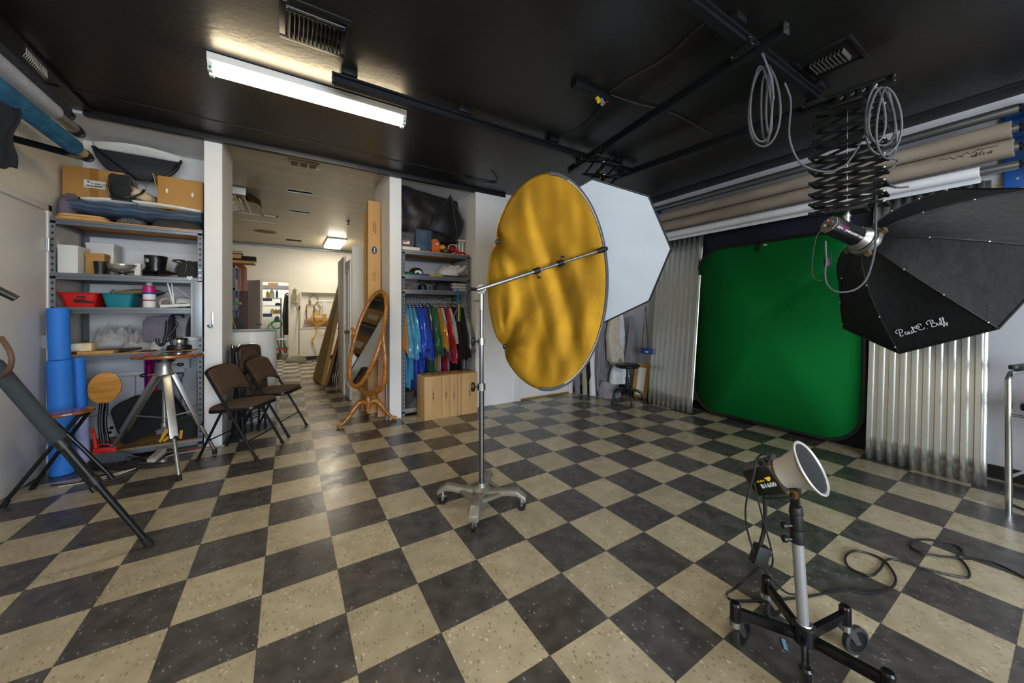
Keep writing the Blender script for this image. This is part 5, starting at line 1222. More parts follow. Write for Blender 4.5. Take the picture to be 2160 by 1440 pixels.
one('white_garment', heap(1.78, 2.12, 2.79, 3.1, 1.745, .13, 5.2, .5, 2.6), m_wcloth, 'crumpled white garments on the second robe shelf', 'garment')
one('white_sleeve', MB().tube([(1.98, 2.80, 1.80), (2.06, 2.79, 1.83), (2.11, 2.81, 1.875)], [.035, .03, .022], 10, smooth=4), m_wcloth, 'white sleeve sticking up from the crumpled garments', 'garment')
one('dark_belt', MB().tube([(1.99, 2.785, 1.737), (2.03, 2.775, 1.765), (2.07, 2.785, 1.735), (2.1, 2.78, 1.765), (2.13, 2.79, 1.735)], .010, 8, smooth=5), M('brown_leather', '#5b4436'), 'dark looped belt in front of the white garments', 'belt')
# ---- third row
t, a = clearbox('clear_food_box', 'clear plastic box of orange oddments on the third robe shelf', 852, 882, 586, 2.79, .25, m_clear, 1.546)
one('orange_oddments', heap(a[0]+.03, a[1]-.03, 2.83, 3.0, 1.551, .05, 7.7, .5), M('orange_oddment', '#b3722e', .6, noise=(40, .5)), 'orange oddments inside the clear plastic box', 'oddments')
one('black_hair_dryer', heap(1.50, 1.60, 2.80, 2.95, 1.546, .10, 1.9, .5), m_black, 'black gadget with pale face next to the clear plastic box', 'gadget')
one('cable_bundle', MB().tube([(1.62, 2.83, 1.55), (1.64, 2.82, 1.63), (1.67, 2.83, 1.60), (1.63, 2.84, 1.57), (1.66, 2.84, 1.65), (1.69, 2.84, 1.56)], .006, 6, smooth=6), m_cab, 'loose dark cable bundle on the third robe shelf', 'cable')
one('violet_bag', heap(1.72, 1.98, 2.81, 3.05, 1.546, .09, 3.6, .3), M('dark_violet_cloth', '#2d2a3c', .8), 'dark violet bag on the third robe shelf', 'bag')
for k in range(7):
    w = .02*random.random()
    c = ('#1d3f8f', '#23406f', '#1a3a86', '#c9c6b4', '#27477c', '#1d3f8f', '#b9a35c')[k]
    t = thing('blue_folder', ('bottom', 'second', 'third', 'fourth', 'fifth', 'sixth', 'topmost')[k]+' folder of the stack at the right of the third robe shelf', 'folder', (2.02, 2.92, 1.546+.0145*k), group='folders on the third robe shelf')
    z = 1.546+.0145*k
    build('cover', MB().obox((2.035+w-.02, 2.93, z+.007), (.21, .27, .011), rz=.08*math.sin(k*2.3)), M('folder'+c, c, .5), t, bev=.001)
    build('pages', MB().obox((2.035+w-.02, 2.931, z+.007), (.206, .274, .006), rz=.08*math.sin(k*2.3)), m_paper, t)

# ---- robes
def satin(name, c, rough=.3):
    return M(name, c, rough*.8, noise=(7, .25), bump=(9, .3), sheen=.2, spec=.9, metal=.15)
def robe(name, lab, x, mat, hem, sleeve=.62, front=.30, thick=.05, seed=0., cuff=True, zsh=1.365):
    """a robe hanging from the rod, its shoulders along y; near sleeve bells out towards the room"""
    t = thing(name, lab, 'robe', (x, YR, hem), group='robes on the hanging rod')
    def body(i, j):
        a = 2*PI*i; zz = zsh-(zsh-hem)*j
        sh = .18+.05*min(1, j*3) if j > .06 else .05+.13*(j/.06)
        w = sh*.92+.02*math.sin(5*j+seed); 
        ty = (thick*.5)*(1+.35*math.cos(7*a+seed*3+6*j))*(.6+.8*j)
        return Vector((x+.012*math.sin(7*j+seed)+ty*math.cos(a), YR+.05+w*math.sin(a), zz+.018*math.sin(4*a+seed)*j))
    build('body', MB().grid(body, 40, 22, cu=True), mat, t)
    def slv(i, j):
        a = 2*PI*i
        z = zsh-.045-(sleeve)*j
        yc = YR-.17-(front-.17)*math.sin(PI/2*min(1, j*1.1))
        w = .045+.095*j+(.02*(j-.9)*10 if (cuff and j > .9) else 0)
        ty = .016+.024*j
        r = 1+.22*math.cos(5*a+seed*2+3*j)*j
        return Vector((x+.006*math.sin(6*j+seed)+ty*r*math.cos(a), yc+w*r*math.sin(a), z-.05*math.sin(a)*j*(-1)+.012*math.cos(5*a+seed)*j))
    build('sleeve', MB().grid(slv, 32, 16, cu=True), mat, t)
    def slv2(i, j):
        p = slv(i, j); return Vector((p.x, YR+(YR-p.y)*.72, p.z))
    build('sleeve', MB().grid(slv2, 24, 10, cu=True), mat, t)
    return t
def hanger(x, mat, lab):
    t = thing('clothes_hanger', lab, 'hanger', (x, YR, 1.36), group='clothes hangers on the rod')
    build('hook', MB().tube([(x, YR, 1.385), (x, YR, 1.42), (x, YR+.028, 1.44), (x, YR+.02, 1.474), (x, YR-.004, 1.479), (x, YR-.024, 1.46)], .0028, 6, smooth=5), m_chrome, t)
    build('arm', MB().tube([(x, YR-.19, 1.335), (x, YR-.09, 1.365), (x, YR, 1.388), (x, YR+.09, 1.365), (x, YR+.19, 1.335)], .006, 7, smooth=3).tube([(x, YR-.19, 1.335), (x, YR+.19, 1.335)], .004, 6), mat, t)
    return t
sa = {'or': satin('orange_satin', '#c98a3a'), 'lb': satin('sky_blue_satin', '#55b4e4', .25), 'bl': satin('royal_blue_satin', '#1450d8', .25), 'nv': satin('navy_satin', '#16244d'), 'gr': satin('green_satin', '#1c6e48'), 'gd': satin('gold_satin', '#d0931c', .28), 'wh': satin('white_satin', '#c3c6d2', .4), 'mr': satin('maroon_satin', '#7b1040'), 'rd': satin('red_satin', '#c8101c', .3), 'lc': M('white_lace', '#c9c9cc', .9, bump=(90, 1.)), 'bk': M('black_gown_cloth', '#161617', .85, noise=(9, .3), bump=(14, .4)), 'gy': satin('silver_grey_satin', '#8e8e96', .35)}
rb = [(1.315, 'or', .55, .5, .27, 'orange satin robe just showing at the left end of the rod'),
      (1.345, 'lb', .36, .56, .29, 'sky blue satin robe nearest the left post of the robe shelving'),
      (1.395, 'lb', .30, .58, .31, 'second sky blue satin robe from the left'), (1.44, 'lb', .42, .48, .28, 'third sky blue satin robe, next to the royal blue ones'),
      (1.49, 'bl', .20, .55, .30, 'first royal blue satin robe beside the sky blue ones'), (1.535, 'bl', .24, .46, .32, 'second royal blue satin robe, in the middle of its colour'), (1.58, 'bl', .45, .60, .31, 'third royal blue satin robe, next to the navy one'),
      (1.63, 'nv', .5, .55, .29, 'navy satin robe between royal blue and green'),
      (1.675, 'gr', .35, .50, .32, 'green satin robe next to the navy one'), (1.715, 'gr', .38, .56, .30, 'green satin robe next to the gold one'),
      (1.765, 'gd', .33, .46, .35, 'gold satin robe in the middle of the rod'), (1.81, 'wh', .30, .5, .27, 'white satin robe between gold and maroon'),
      (1.845, 'mr', .28, .62, .30, 'maroon satin robe beside the red one'), (1.885, 'rd', .30, .66, .34, 'bright red satin robe next to the black gowns'), (1.925, 'lc', .50, .40, .27, 'white lace top between red robe and black gowns'),
      (1.965, 'bk', .52, .62, .31, 'first black gown, beside the white lace top'), (1.995, 'bk', .40, .60, .33, 'second black gown from the red robe'), (2.025, 'bk', .42, .62, .32, 'third black gown, in the middle of its colour'), (2.055, 'bk', .46, .58, .33, 'fourth black gown from the red robe'), (2.085, 'bk', .44, .60, .30, 'last black gown, next to the silver grey robe'),
      (2.125, 'gy', .34, .50, .36, 'silver grey satin robe at the right end of the rod')]
hm = [M('white_hanger', '#cfcfd2', .4), M('wood_hanger', '#a8733a', .5), M('teal_hanger', '#1a8c8c', .4), M('lilac_hanger', '#8d7fb0', .4)]
for k, (x, c, hem, sl, fr, lab) in enumerate(rb):
    robe('satin_robe' if c not in ('bk', 'lc') else ('black_gown' if c == 'bk' else 'lace_top'), lab, x, sa[c], hem, sl, fr, .05, k*1.7)
    hanger(x, hm[1] if k in (15, 17) else hm[2] if k == 8 else hm[3] if k == 6 else hm[0], 'hanger carrying the '+lab.split(',')[0])
t = thing('tassel', 'blue and gold graduation tassel hanging from the third robe shelf', 'tassel', (2.02, 2.74, 1.2))
q = onY(2.73, 967, 640)
build('ribbon', MB().box(q.x-.012, q.x+.012, 2.745, 2.752, 1.33, 1.555), M('blue_plastic', '#1775b8'), t)
for dx, m_ in ((-.012, M('royal_blue_rubber', '#1d3fae')), (.010, M('gold_thread', '#d2a021', .5)), (.028, M('green_plastic', '#1d8f45'))): build('strand', MB().box(q.x+dx-.009, q.x+dx+.009, 2.742, 2.752, 1.10, 1.37), m_, t, bev=.003)
build('cord', MB().tube([(q.x-.02, 2.745, 1.3), (q.x-.07, 2.735, 1.19), (q.x-.10, 2.74, 1.16)], .004, 6, smooth=4), M('cream_cord', '#bfae84', .7), t)
one('dark_bundle', heap(1.30, 1.48, 2.80, 3.05, .086, .22, 4.1, .3), M('charcoal_wool', '#3b3a3a'), 'dark cloth bundle on the bottom robe shelf', 'bundle')
one('grey_bag', heap(1.30, 1.62, 2.79, 3.0, .086, .12, 8.1, .35), M('slate_cloth', '#4b4f57', .8, bump=(20, .5)), 'slate grey bag on the bottom robe shelf', 'bag')
# ---- apple boxes
m_ply = M('apple_box_ply', '#cba570', .55, noise=(3, .15), bump=(40, .05), stretch=(1, 1, .3))
for k, (x0, x1, lab) in enumerate(((1.434, 1.646, 'thick wooden apple box at the left end of the row'), (1.649, 1.747, 'thin wooden apple box second from the left'), (1.750, 1.848, 'thin wooden apple box in the middle of the row'), (1.851, 1.900, 'thinnest wooden apple box, between thin and thick ones'), (1.903, 2.116, 'thick wooden apple box at the right end behind the stand pole'))):
    t = thing('apple_box', lab, 'apple box', ((x0+x1)/2, 2.58, 0), group='apple boxes in front of the robes')
    y0, y1, H = 2.436, 2.735, .508
    build('box', MB().box(x0, x1, y0, y1, 0, H), m_ply, t, bev=.004)
    if x1-x0 > .06:
        w = (x1-x0)*.16
        for dy in ((-.06, .06) if False else (0,)):
            for s in (-1, 1): build('hand_hole', MB().prism(oval(w, .022, 20), ((x0+x1)/2+s*w*1.5, 2.60, H+.0005), ((1, 0, 0), (0, 1, 0), UP), .002), m_hole, t)
        small_print('brand_mark', ((x0+x1)/2, y0-.001, .28-.01*k+.02*(k == 4)), (0, 0, 1), (-1, 0, 0), .075, .020, M('burnt_mark', '#3a2412', .8), t, 20+k); build('mark_line', MB().box((x0+x1)/2-.0015, (x0+x1)/2+.0015, y0-.0009, y0, .18, .38), M('burnt_mark', '#3a2412'), t)
    else: build('groove', MB().box((x0+x1)/2-.002, (x0+x1)/2+.002, y0-.0008, y0, .01, H-.01), m_card, t)
# ---- hook on the left pier
t = thing('wall_hook', 'small steel hook with blue tip on the front of the left pier', 'hook', (-.50, 2.715, .9))
q = onY(2.72, 448, 660); r_ = onY(2.72, 446, 690)
build('plate', MB().box(q.x-.009, q.x+.009, 2.712, 2.719, r_.z+.01, q.z+.01), m_steel, t, bev=.003)
build('hook', MB().tube([(q.x, 2.708, r_.z+.02), (q.x, 2.69, r_.z), (q.x-.012, 2.665, r_.z), (q.x-.02, 2.655, r_.z+.015)], .005, 8, smooth=4), m_steel, t)
build('blue_tip', MB().ball((q.x-.02, 2.655, r_.z+.016), (.009, .009, .012)), M('teal_plastic', '#0f7686'), t)
# beaded hooks in two places under the ceiling
def hooks(name, lab, P, Q, n, drop, cat='hooks'):
    t = thing(name, lab, cat, tuple((Vector(P)+Vector(Q))/2))
    build('rail', MB().bar(P, Q, .012, .012), m_blacktrim, t)
    for k in range(n):
        p = Vector(P).lerp(Vector(Q), (k+.5)/n)
        build('curtain_hook', MB().tube([p, p+Vector((.006, .004, -drop*.5)), p+Vector((-.01, .01, -drop)), p+Vector((.012, -.008, -drop*1.05)), p+Vector((.008, -.006, -drop*.55))], .0019, 5, smooth=3), M('zinc_hook', '#b9b4aa', .4, .2), t)
hooks('hook_rail', 'row of metal curtain hooks under the ceiling trim above the left rolls', onZ(CEIL-.008, 50, 92), onZ(CEIL-.008, 97, 143), 13, .07)
hooks('hook_rail', 'row of metal curtain hooks under the ceiling beside the robe alcove', (2.10, 2.68, 2.858), (2.56, 2.67, 2.858), 14, .05)
# ================================================================ STUDIO: BACKDROP WALL ON THE RIGHT
m_roll = M('raw_canvas_card', '#938779', .8, noise=(7, .22), c2='#7b7063', stretch=(1, .35, 1), bump=(30, .1))
m_rollw = M('white_seamless_paper', '#d6d8dc', .6)
m_pipe = M('steel_pipe', '#8b8e92', .32, .85, noise=(5, .15))
m_blueb = M('blue_bracket_paint', '#0b4d97', .45)
Y0, Y1 = -1.415, 1.60
def wallroll(lab, z, r, mat, ya, yb, core=None, X=4.45, extra=None):
    t = thing('backdrop_roll', lab, 'backdrop roll', (X, (Y0+Y1)/2, z-r), group='backdrop rolls on the right wall')
    if core: build('core_tube', MB().cyl((X, Y0, z), (X, Y1, z), core, n=24), m_pipe, t)
    if mat: build('roll', MB().lathe([(r*.93, 0), (r, .004), (r, yb-ya-.004), (r*.93, yb-ya)], (X, ya, z), (0, 1, 0), n=32), mat, t)
    build('spindle', MB().cyl((X, Y0-.10, z), (X, Y0, z), .009, n=10).cyl((X, Y0-.012, z), (X, Y0, z), .03, n=16), m_blackm, t)
    if extra: extra(t)
    return t
wallroll('bare steel pipe, topmost of the four backdrop rolls on the right wall', 2.70, .034, None, 0, 0, .035)
wallroll('upper of the two thick beige canvas rolls on the right wall', 2.565, .062, m_roll, Y0+.03, Y1, .034)
def scrawl(t):
    q = Vector((4.45-.0655, -1.22, 2.43))
    build('scrawl', MB().tube([q+Vector((-.002, .16-.012*k, .012+.010*math.sin(k*1.9)+.006*math.sin(k*.7))) for k in range(18)], .0016, 5, smooth=3).tube([q+Vector((-.002, -.01, .028)), q+Vector((-.002, -.11, .024))], .002, 5), m_ink, t)
    small_print('scrawl', q+Vector((-.0, -.04, -.008)), (0, -1, 0), (.12, 0, 1), .10, .022, m_ink, t, 31)
wallroll('lower thick beige canvas roll with handwritten marks near its end', 2.432, .065, m_roll, Y0+.02, Y1, .034, extra=scrawl)
wallroll('white paper backdrop roll, lowest of the four on the right wall', 2.305, .041, m_rollw, Y0+.17, Y1, .032)
one('white_backdrop_sheet', MB().box(4.488, 4.492, Y0+.17, Y1, 2.235, 2.305), m_rollw, 'edge of white backdrop paper hanging just below the lowest roll', 'paper sheet')
for y, lab in ((-1.50, 'blue wall bracket carrying the backdrop rolls at the right edge of the picture'), (1.64, 'blue wall bracket at the corner end of the backdrop rolls')):
    t = thing('roll_bracket', lab, 'bracket', (4.6, y, 2.2), group='blue brackets of the backdrop rolls')
    build('plate', MB().box(4.60, 4.648, y-.04, y+.16 if y < 0 else y+.06, 2.18, 2.78), m_blueb, t, bev=.004)
    build('hook_bar', MB().box(4.43, 4.60, y-.02, y-.0, 2.25, 2.76), m_blueb, t, bev=.003)
    for z in (2.24, 2.72): build('bolt', MB().cyl((4.596, y+.10, z), (4.60, y+.10, z), .008, n=10), m_steel, t)
# navy background board and pop-up green screen
one('navy_background_board', MB().box(4.615, 4.64, -.62, 1.05, .0, 2.27), M('navy_black_cloth', '#0a0e16', .55, noise=(2.2, .5), c2='#101a2e'), 'dark navy background board standing behind the green screen', 'background board', bev=.004)
t = thing('green_screen', 'large pop-up green screen with rounded corners and black rim leaning on the right wall', 'green screen', (4.5, .21, 0))
gz = lambda y, z: Vector((4.455+.05*z, y, z))
P = [gz(.205+p[0], 1.045+p[1]) for p in rrect(1.60, 2.0, .30, 10)]
m_gs = M('chroma_green', '#056b2c', .85, spec=.15, noise=(1.5, .1), bump=(90, .05))
mb = MB(); n = len(P); c = gz(.205, 1.045); mb.add(P+[c], [(i, (i+1) % n, n) for i in range(n)]); build('fabric', mb, m_gs, t, solid=.004)
build('rim', MB().tube(P, .017, 8, closed=True), m_black, t)
build('tab', MB().obox(gz(.30, 1.99)-Vector((.012, 0, 0)), (.012, .045, .075), (Vector((1, 0, -.05)), (0, 1, 0), Vector((.05, 0, 1)))), m_black, t, bev=.003)
build('care_label', MB().obox(gz(.225, 2.005)-Vector((.012, 0, 0)), (.004, .035, .014), (Vector((1, 0, -.05)), (0, 1, 0), Vector((.05, 0, 1)))), m_paper, t)
# corrugated metal sheets
m_galv = M('galvanised_sheet', '#d2d3cf', .27, .85, noise=(14, .08), stretch=(1, 1, .1))
def corrugated(lab, ya, yb, xb, xt, top, nr):
    w = yb-ya
    prof = []
    pitch = w/nr; h = .022
    for k in range(nr):
        y = ya+k*pitch
        prof += [(y, 0), (y+pitch*.38, 0), (y+pitch*.5, -h), (y+pitch*.88, -h)]
    prof.append((yb, 0))
    def f(i, j):
        y, dx = prof[int(round(i*(len(prof)-1)))]
        return Vector((xb+(xt-xb)*j+dx, y, .004+top*j))
    return one('corrugated_sheet', MB().grid(f, len(prof)-1, 12), m_galv, lab, 'metal sheet', 'corrugated metal sheets', solid=.0015, ang=10)
corrugated('corrugated metal sheet leaning on the wall left of the green screen', .955, 1.60, 4.345, 4.60, 2.26, 9)
corrugated('corrugated metal sheet leaning on the wall right of the green screen', -1.285, -.635, 4.355, 4.59, 2.26, 10)
one('wall_ledge', MB().box(XR-.014, XR, -2.4, -.9, 2.225, 2.235), m_card2, 'thin wooden ledge on the wall below the blue bracket', 'ledge')

# ---- back right corner
for k, (x, y, r, h, m_, lab) in enumerate(((3.885, 2.545, .045, 1.25, M('grey_card_tube', '#77737a', .7), 'grey card tube standing in the back right corner'), (3.94, 2.44, .04, 1.2, M('olive_card_tube', '#9a9784', .7, noise=(6, .2)), 'olive beige card tube second in the corner row'), (4.01, 2.34, .052, 1.1, m_rollw, 'fat white paper tube third in the corner row'), (4.10, 2.40, .032, 1.1, M('bluish_white_paper', '#b9c4d3', .6), 'thin bluish white tube last in the corner row'))):
    d = Vector((.05, .09, h))
    t = thing('paper_tube', lab, 'paper tube', (x, y, 0), group='paper tubes in the corner')
    build('tube', MB().cyl((x, y, 0), Vector((x, y, 0))+d, r, n=24), m_, t)
    build('end_cap', MB().cyl(Vector((x, y, 0))+d, Vector((x, y, .006))+d, r*.85, n=20), m_card, t)
def hang(name, lab, x0, x1, y, zt, zb, mat, seed, taper=.5, folds=9, amp=.042, cat='cloth', grp='cloths hanging in the corner'):
    cx = (x0+x1)/2
    def f(i, j):
        k = taper+(1-taper)*min(1, j*1.3)
        x = cx+(x1-x0)*(i-.5)*k
        return Vector((x+.02*math.sin(5*j+seed), y+amp*math.sin(folds*i*2*PI*.8+seed+2*j+1.5*math.sin(5*i+3*j))*(.5+j)+.04*_ns.noise(Vector((x*5, j*3, seed))), zt+(zb-zt)*j+.05*math.sin(8*i+seed)*j*j))
    return one(name, MB().grid(f, 60, 24), mat, lab, cat, grp, solid=.006)
m_mus = M('cream_muslin', '#d2c8ba', .9, bump=(25, .4)); m_whm = M('white_muslin', '#dde1e6', .9, bump=(20, .4)); m_grm = M('grey_muslin', '#96939b', .9, noise=(6, .2), bump=(20, .5))
hang('grey_muslin', 'long grey muslin hanging down to the floor in the corner', 4.02, 4.30, 2.28, 1.35, .03, m_grm, 1.1, .45, 8)
hang('cream_muslin', 'cream muslin bunched on the corner rail in front of the grey one', 4.13, 4.42, 2.16, 1.30, .52, m_mus, 2.3, .5, 10)
hang('white_muslin', 'white muslin hanging beside the cream one', 4.30, 4.58, 2.22, 1.40, .30, m_whm, 3.7, .55, 9)
hang('grey_bundle_cloth', 'dark grey cloth hanging at the right of the white muslin', 4.47, 4.62, 2.05, 1.2, .48, m_grm, 5.2, .35, 6)
hang('black_cloth', 'black cloth hanging behind the grey muslin in the corner', 3.98, 4.2, 2.42, 1.3, .18, M('black_cloth', '#121214', .95, bump=(30, .3)), 6.6, .5, 7)
one('white_muslin_pile', heap(4.15, 4.5, 2.0, 2.2, .20, .25, 3.3, .4), m_whm, 'bundled white muslin resting behind the swivel stool', 'cloth')
one('grey_muslin_pile', heap(4.0, 4.35, 2.02, 2.3, 0, .20, 5.8, .4), m_grm, 'grey muslin heaped on the corner floor behind the swivel stool', 'cloth')
one('yellow_cloth', heap(4.1, 4.32, 2.32, 2.5, 0, .12, 1.8, .5), M('yellow_cloth', '#b3a60c', .8, bump=(20, .5)), 'yellow cloth on the corner floor behind the grey muslin', 'cloth')
t = thing('muslin_rail', 'steel rail carrying the hanging muslins in the back right corner', 'rail', (4.3, 2.25, 1.35))
build('rail', MB().cyl((3.9, 2.30, 1.4), (4.64, 2.18, 1.4), .012, n=10), m_pipe, t)
t = thing('swivel_stool', 'black round swivel stool with curved legs in front of the hanging muslins', 'stool', (4.09, 1.76, 0))
sx, sy = 4.10, 1.76
sz = onY(sy, 1322, 768).z
build('seat', MB().lathe([(.03, -.05), (.15, -.045), (.165, -.03), (.168, -.01), (.15, .004), (.0001, .008)], (sx, sy, sz), n=36), M('black_vinyl', '#101314', .35), t)
build('column', MB().cyl((sx, sy, .14), (sx, sy, sz-.18), .026, n=16).cyl((sx, sy, sz-.18), (sx, sy, sz-.04), .016, n=14), m_blackm, t)
build('collar', MB().cyl((sx, sy, .12), (sx, sy, .22), .035, n=16), m_blackm, t)
for k in range(5):
    a = math.radians(20+72*k); d = Vector((math.cos(a), math.sin(a), 0))
    lg = build('leg', MB().tube([Vector((sx, sy, .16))+d*.02, Vector((sx, sy, .185))+d*.10, Vector((sx, sy, .14))+d*.19, Vector((sx, sy, .03))+d*.235], [.022, .02, .018, .016], 10, smooth=5), m_blackm, t)
    build('glide', MB().cyl(Vector((sx, sy, 0))+d*.235, Vector((sx, sy, .035))+d*.235, .02, n=12), m_black, lg)
t = thing('blue_pouch', 'small blue bag hanging by long straps at the edge of the corrugated sheet', 'bag', (4.40, 1.62, .8))
q0 = onX(4.36, 1352, 734); q1 = onX(4.36, 1372, 746)
build('pouch', MB().box(4.345, 4.385, q1.y-.0, q0.y+.0, q1.z-.01, q0.z+.01), M('navy_blue_pouch', '#123a78', .6), t, bev=.006)
for dy in (.005, .02, .05): build('logo_bar', MB().box(4.342, 4.345, q1.y+.02+dy*.9, q1.y+.03+dy*.9, q1.z+.012, q1.z+.035), m_paper, t)
tp_ = onX(4.40, 1362, 645)
build('strap', MB().tube([(4.365, q0.y-.01, q0.z), tp_]+[(4.365, q1.y+.03, q0.z)], .005, 6).tube([(4.365, q1.y+.05, q0.z), tp_], .004, 6), m_black, t)
t = thing('brown_clipboard', 'brown board with paper sheet leaning in the corner behind the swivel stool', 'clipboard', (4.48, 1.85, 0))
build('board', MB().obox((4.50, 1.84, .26), (.02, .24, .5), (Vector((.95, .15, -.2)), Vector((-.15, .98, 0)), Vector((.2, 0, .97)))), m_card, t)
build('paper', MB().obox((4.485, 1.835, .25), (.006, .12, .40), (Vector((.95, .15, -.2)), Vector((-.15, .98, 0)), Vector((.2, 0, .97)))), m_paper, t)

# ================================================================ LEFT WALL BACKDROP ROLLS
m_gfelt = M('slate_felt', '#434852', .95, bump=(60, .4), noise=(9, .2)); m_wfelt = M('pale_felt', '#ced3e2', .9, bump=(50, .3)); m_bfelt = M('mottled_blue_muslin', '#1b5a8a', .9, noise=(8, .3), c2='#2b78a8', bump=(40, .4))
for lab, x, z, r, m_, ye, core, cm in (('dark slate fabric roll, uppermost of three on the left wall', -1.296, 2.747, .048, m_gfelt, 2.36, .03, m_black), ('pale grey fabric roll with metal core, middle of three on the left wall', -1.25, 2.631, .048, m_wfelt, 2.10, .036, m_alu), ('blue mottled fabric roll, lowest of three on the left wall', -1.205, 2.455, .052, m_bfelt, 2.24, .036, M('tan_tube', '#b39a72', .6))):
    t = thing('fabric_roll', lab, 'fabric roll', (x, 1.2, z-r), group='fabric rolls on the left wall')
    mb = MB(); mb.lathe([(r*.8, 0), (r, .01), (r, ye-.2-.012), (r*.85, ye-.2)], (x, .2, z), (0, 1, 0), n=30); mb.wob(.004, 14)
    build('roll', mb, m_, t)
    build('core', MB().cyl((x, ye-.05, z), (x, 2.36, z), core, n=20), cm, t)
    build('end_clamp', MB().lathe([(core*1.05, 0), (core*1.15, .03), (core*.8, .035), (core*.6, .07), (core*1.1, .075), (core*1.0, .10), (core*.4, .105)], (x, 2.35, z), (0, 1, 0), n=20), m_black, t)
    build('wing_screw', MB().cyl((x-.05, 2.385, z+.015), (x+.05, 2.385, z-.015), .008, n=8), m_black, t)
t = thing('roll_bracket', 'black steel wall bracket under the blue fabric roll on the left wall', 'bracket', (-1.45, 1.92, 2.4))
build('wall_plate', MB().box(XL, XL+.012, 1.97, 2.02, 2.2, 2.8), m_blackm, t)
a = onX(-1.515, 62, 290); b = onX(-1.2, 160, 322)
build('arm', MB().bar((-1.52, 2.02, 2.40), (-1.20, 2.32, 2.415), .012, .045, (0, 0, 1)), m_blackm, t)
build('frame', MB().tube([(-1.50, 2.02, 2.42), (-1.50, 2.02, 2.30), (-1.50, 1.82, 2.28)], .012, 4).tube([(-1.50, 2.02, 2.62), (-1.50, 2.02, 2.40)], .012, 4), m_blackm, t)
build('upper_arm', MB().bar((-1.52, 2.02, 2.73), (-1.27, 2.30, 2.74), .012, .035, (0, 0, 1)), m_blackm, t)
def dc(i, j):
    a = dep(1.86, -60+98*i+6*math.sin(9*j), 225+133*j-20*(1-i)*(1-j)+(-14+14*i)*j*1.0)
    a.y += .03*math.sin(9*i+3*j); return a
one('black_cloth', MB().grid(dc, 22, 16), M('ragged_black_cloth', '#15171b', .9, noise=(7, .3), bump=(22, .5)), 'ragged black cloth hanging from the rolls at the left edge of the picture', 'cloth', solid=.008)

# ================================================================ CEILING TRACKS
m_track = M('black_track', '#191c20', .38, .35)
def track(name, lab, P, Q, w=.05, h=.065):
    t = thing(name, lab, 'ceiling track', (Vector(P)+Vector(Q))/2, group='ceiling tracks')
    P = Vector(P); Q = Vector(Q); d = (Q-P).normalized(); s = d.cross(UP).normalized()
    prof = [(-w/2, h/2), (w/2, h/2), (w/2, h*.28), (w*.16, h*.2), (w*.16, -h*.2), (w/2, -h*.28), (w/2, -h/2), (-w/2, -h/2), (-w/2, -h*.28), (-w*.16, -h*.2), (-w*.16, h*.2), (-w/2, h*.28)]
    build('beam', MB().prism(prof, (P+Q)/2, (s, UP, d), (Q-P).length), m_track, t)
    for e, sg in ((P, -1), (Q, 1)):
        build('end_cap', MB().obox(e+d*sg*.006, (w*1.05, .012, h*1.02), (s, d, UP)), m_black, t, bev=.003)
        build('end_screw', MB().cyl(e+d*sg*.010+UP*h*.25, e+d*sg*.016+UP*h*.25, .006, n=8).cyl(e+d*sg*.010-UP*h*.25, e+d*sg*.016-UP*h*.25, .006, n=8), m_steel, t)
    return t, d, s
def hangers(t, P, Q, fr, ztop):
    for f in fr:
        p = Vector(P).lerp(Vector(Q), f)
        build('ceiling_bracket', MB().box(p.x-.05, p.x+.05, p.y-.05, p.y+.05, p.z+.033, ztop-.001), m_track, t, bev=.003)
A0, A1 = (.358, 1.03, 2.83), (3.40, 1.05, 2.83)
t, d, s = track('ceiling_track', 'black ceiling track running from beside the lit fluorescent fitting', A0, A1); hangers(t, A0, A1, (.03, .31, .61, .9), CEIL)
B0, B1 = (.9, -.60, 2.83), (3.50, -.62, 2.83)
t, d, s = track('ceiling_track', 'black ceiling track nearest the camera, entering at the top of the picture', B0, B1); hangers(t, B0, B1, (.05, .50, .93), CEIL)
C0, C1 = (2.325, -.81, 2.765), (2.62, 1.25, 2.765)
t, d, s = track('ceiling_track', 'black cross track carrying the white octagonal softbox', C0, C1)
D0, D1 = (3.385, -1.0, 2.765), (3.19, 1.15, 2.765)
t2, d2, s2 = track('ceiling_track', 'black cross track carrying the black octagonal softbox', D0, D1)
for tt, P, Q, ys in ((t, C0, C1, (-.61, 1.04)), (t2, D0, D1, (-.61, 1.04))):
    for y in ys:
        f = (y-P[1])/(Q[1]-P[1]); p = Vector(P).lerp(Vector(Q), f)
        dd = (Vector(Q)-Vector(P)).normalized()
        cl = build('trolley', MB().obox(p+UP*.03, (.085, .10, .05), (dd.cross(UP), dd, UP)).obox(p+UP*.005, (.07, .16, .03), (dd.cross(UP), dd, UP)), m_black, tt, bev=.004)
        for sx_ in (-.06, .06): build('trolley_bolt', MB().cyl(p+dd*sx_-dd.cross(UP)*.042+UP*.005, p+dd*sx_-dd.cross(UP)*.052+UP*.005, .008, n=8), m_steel, tt)
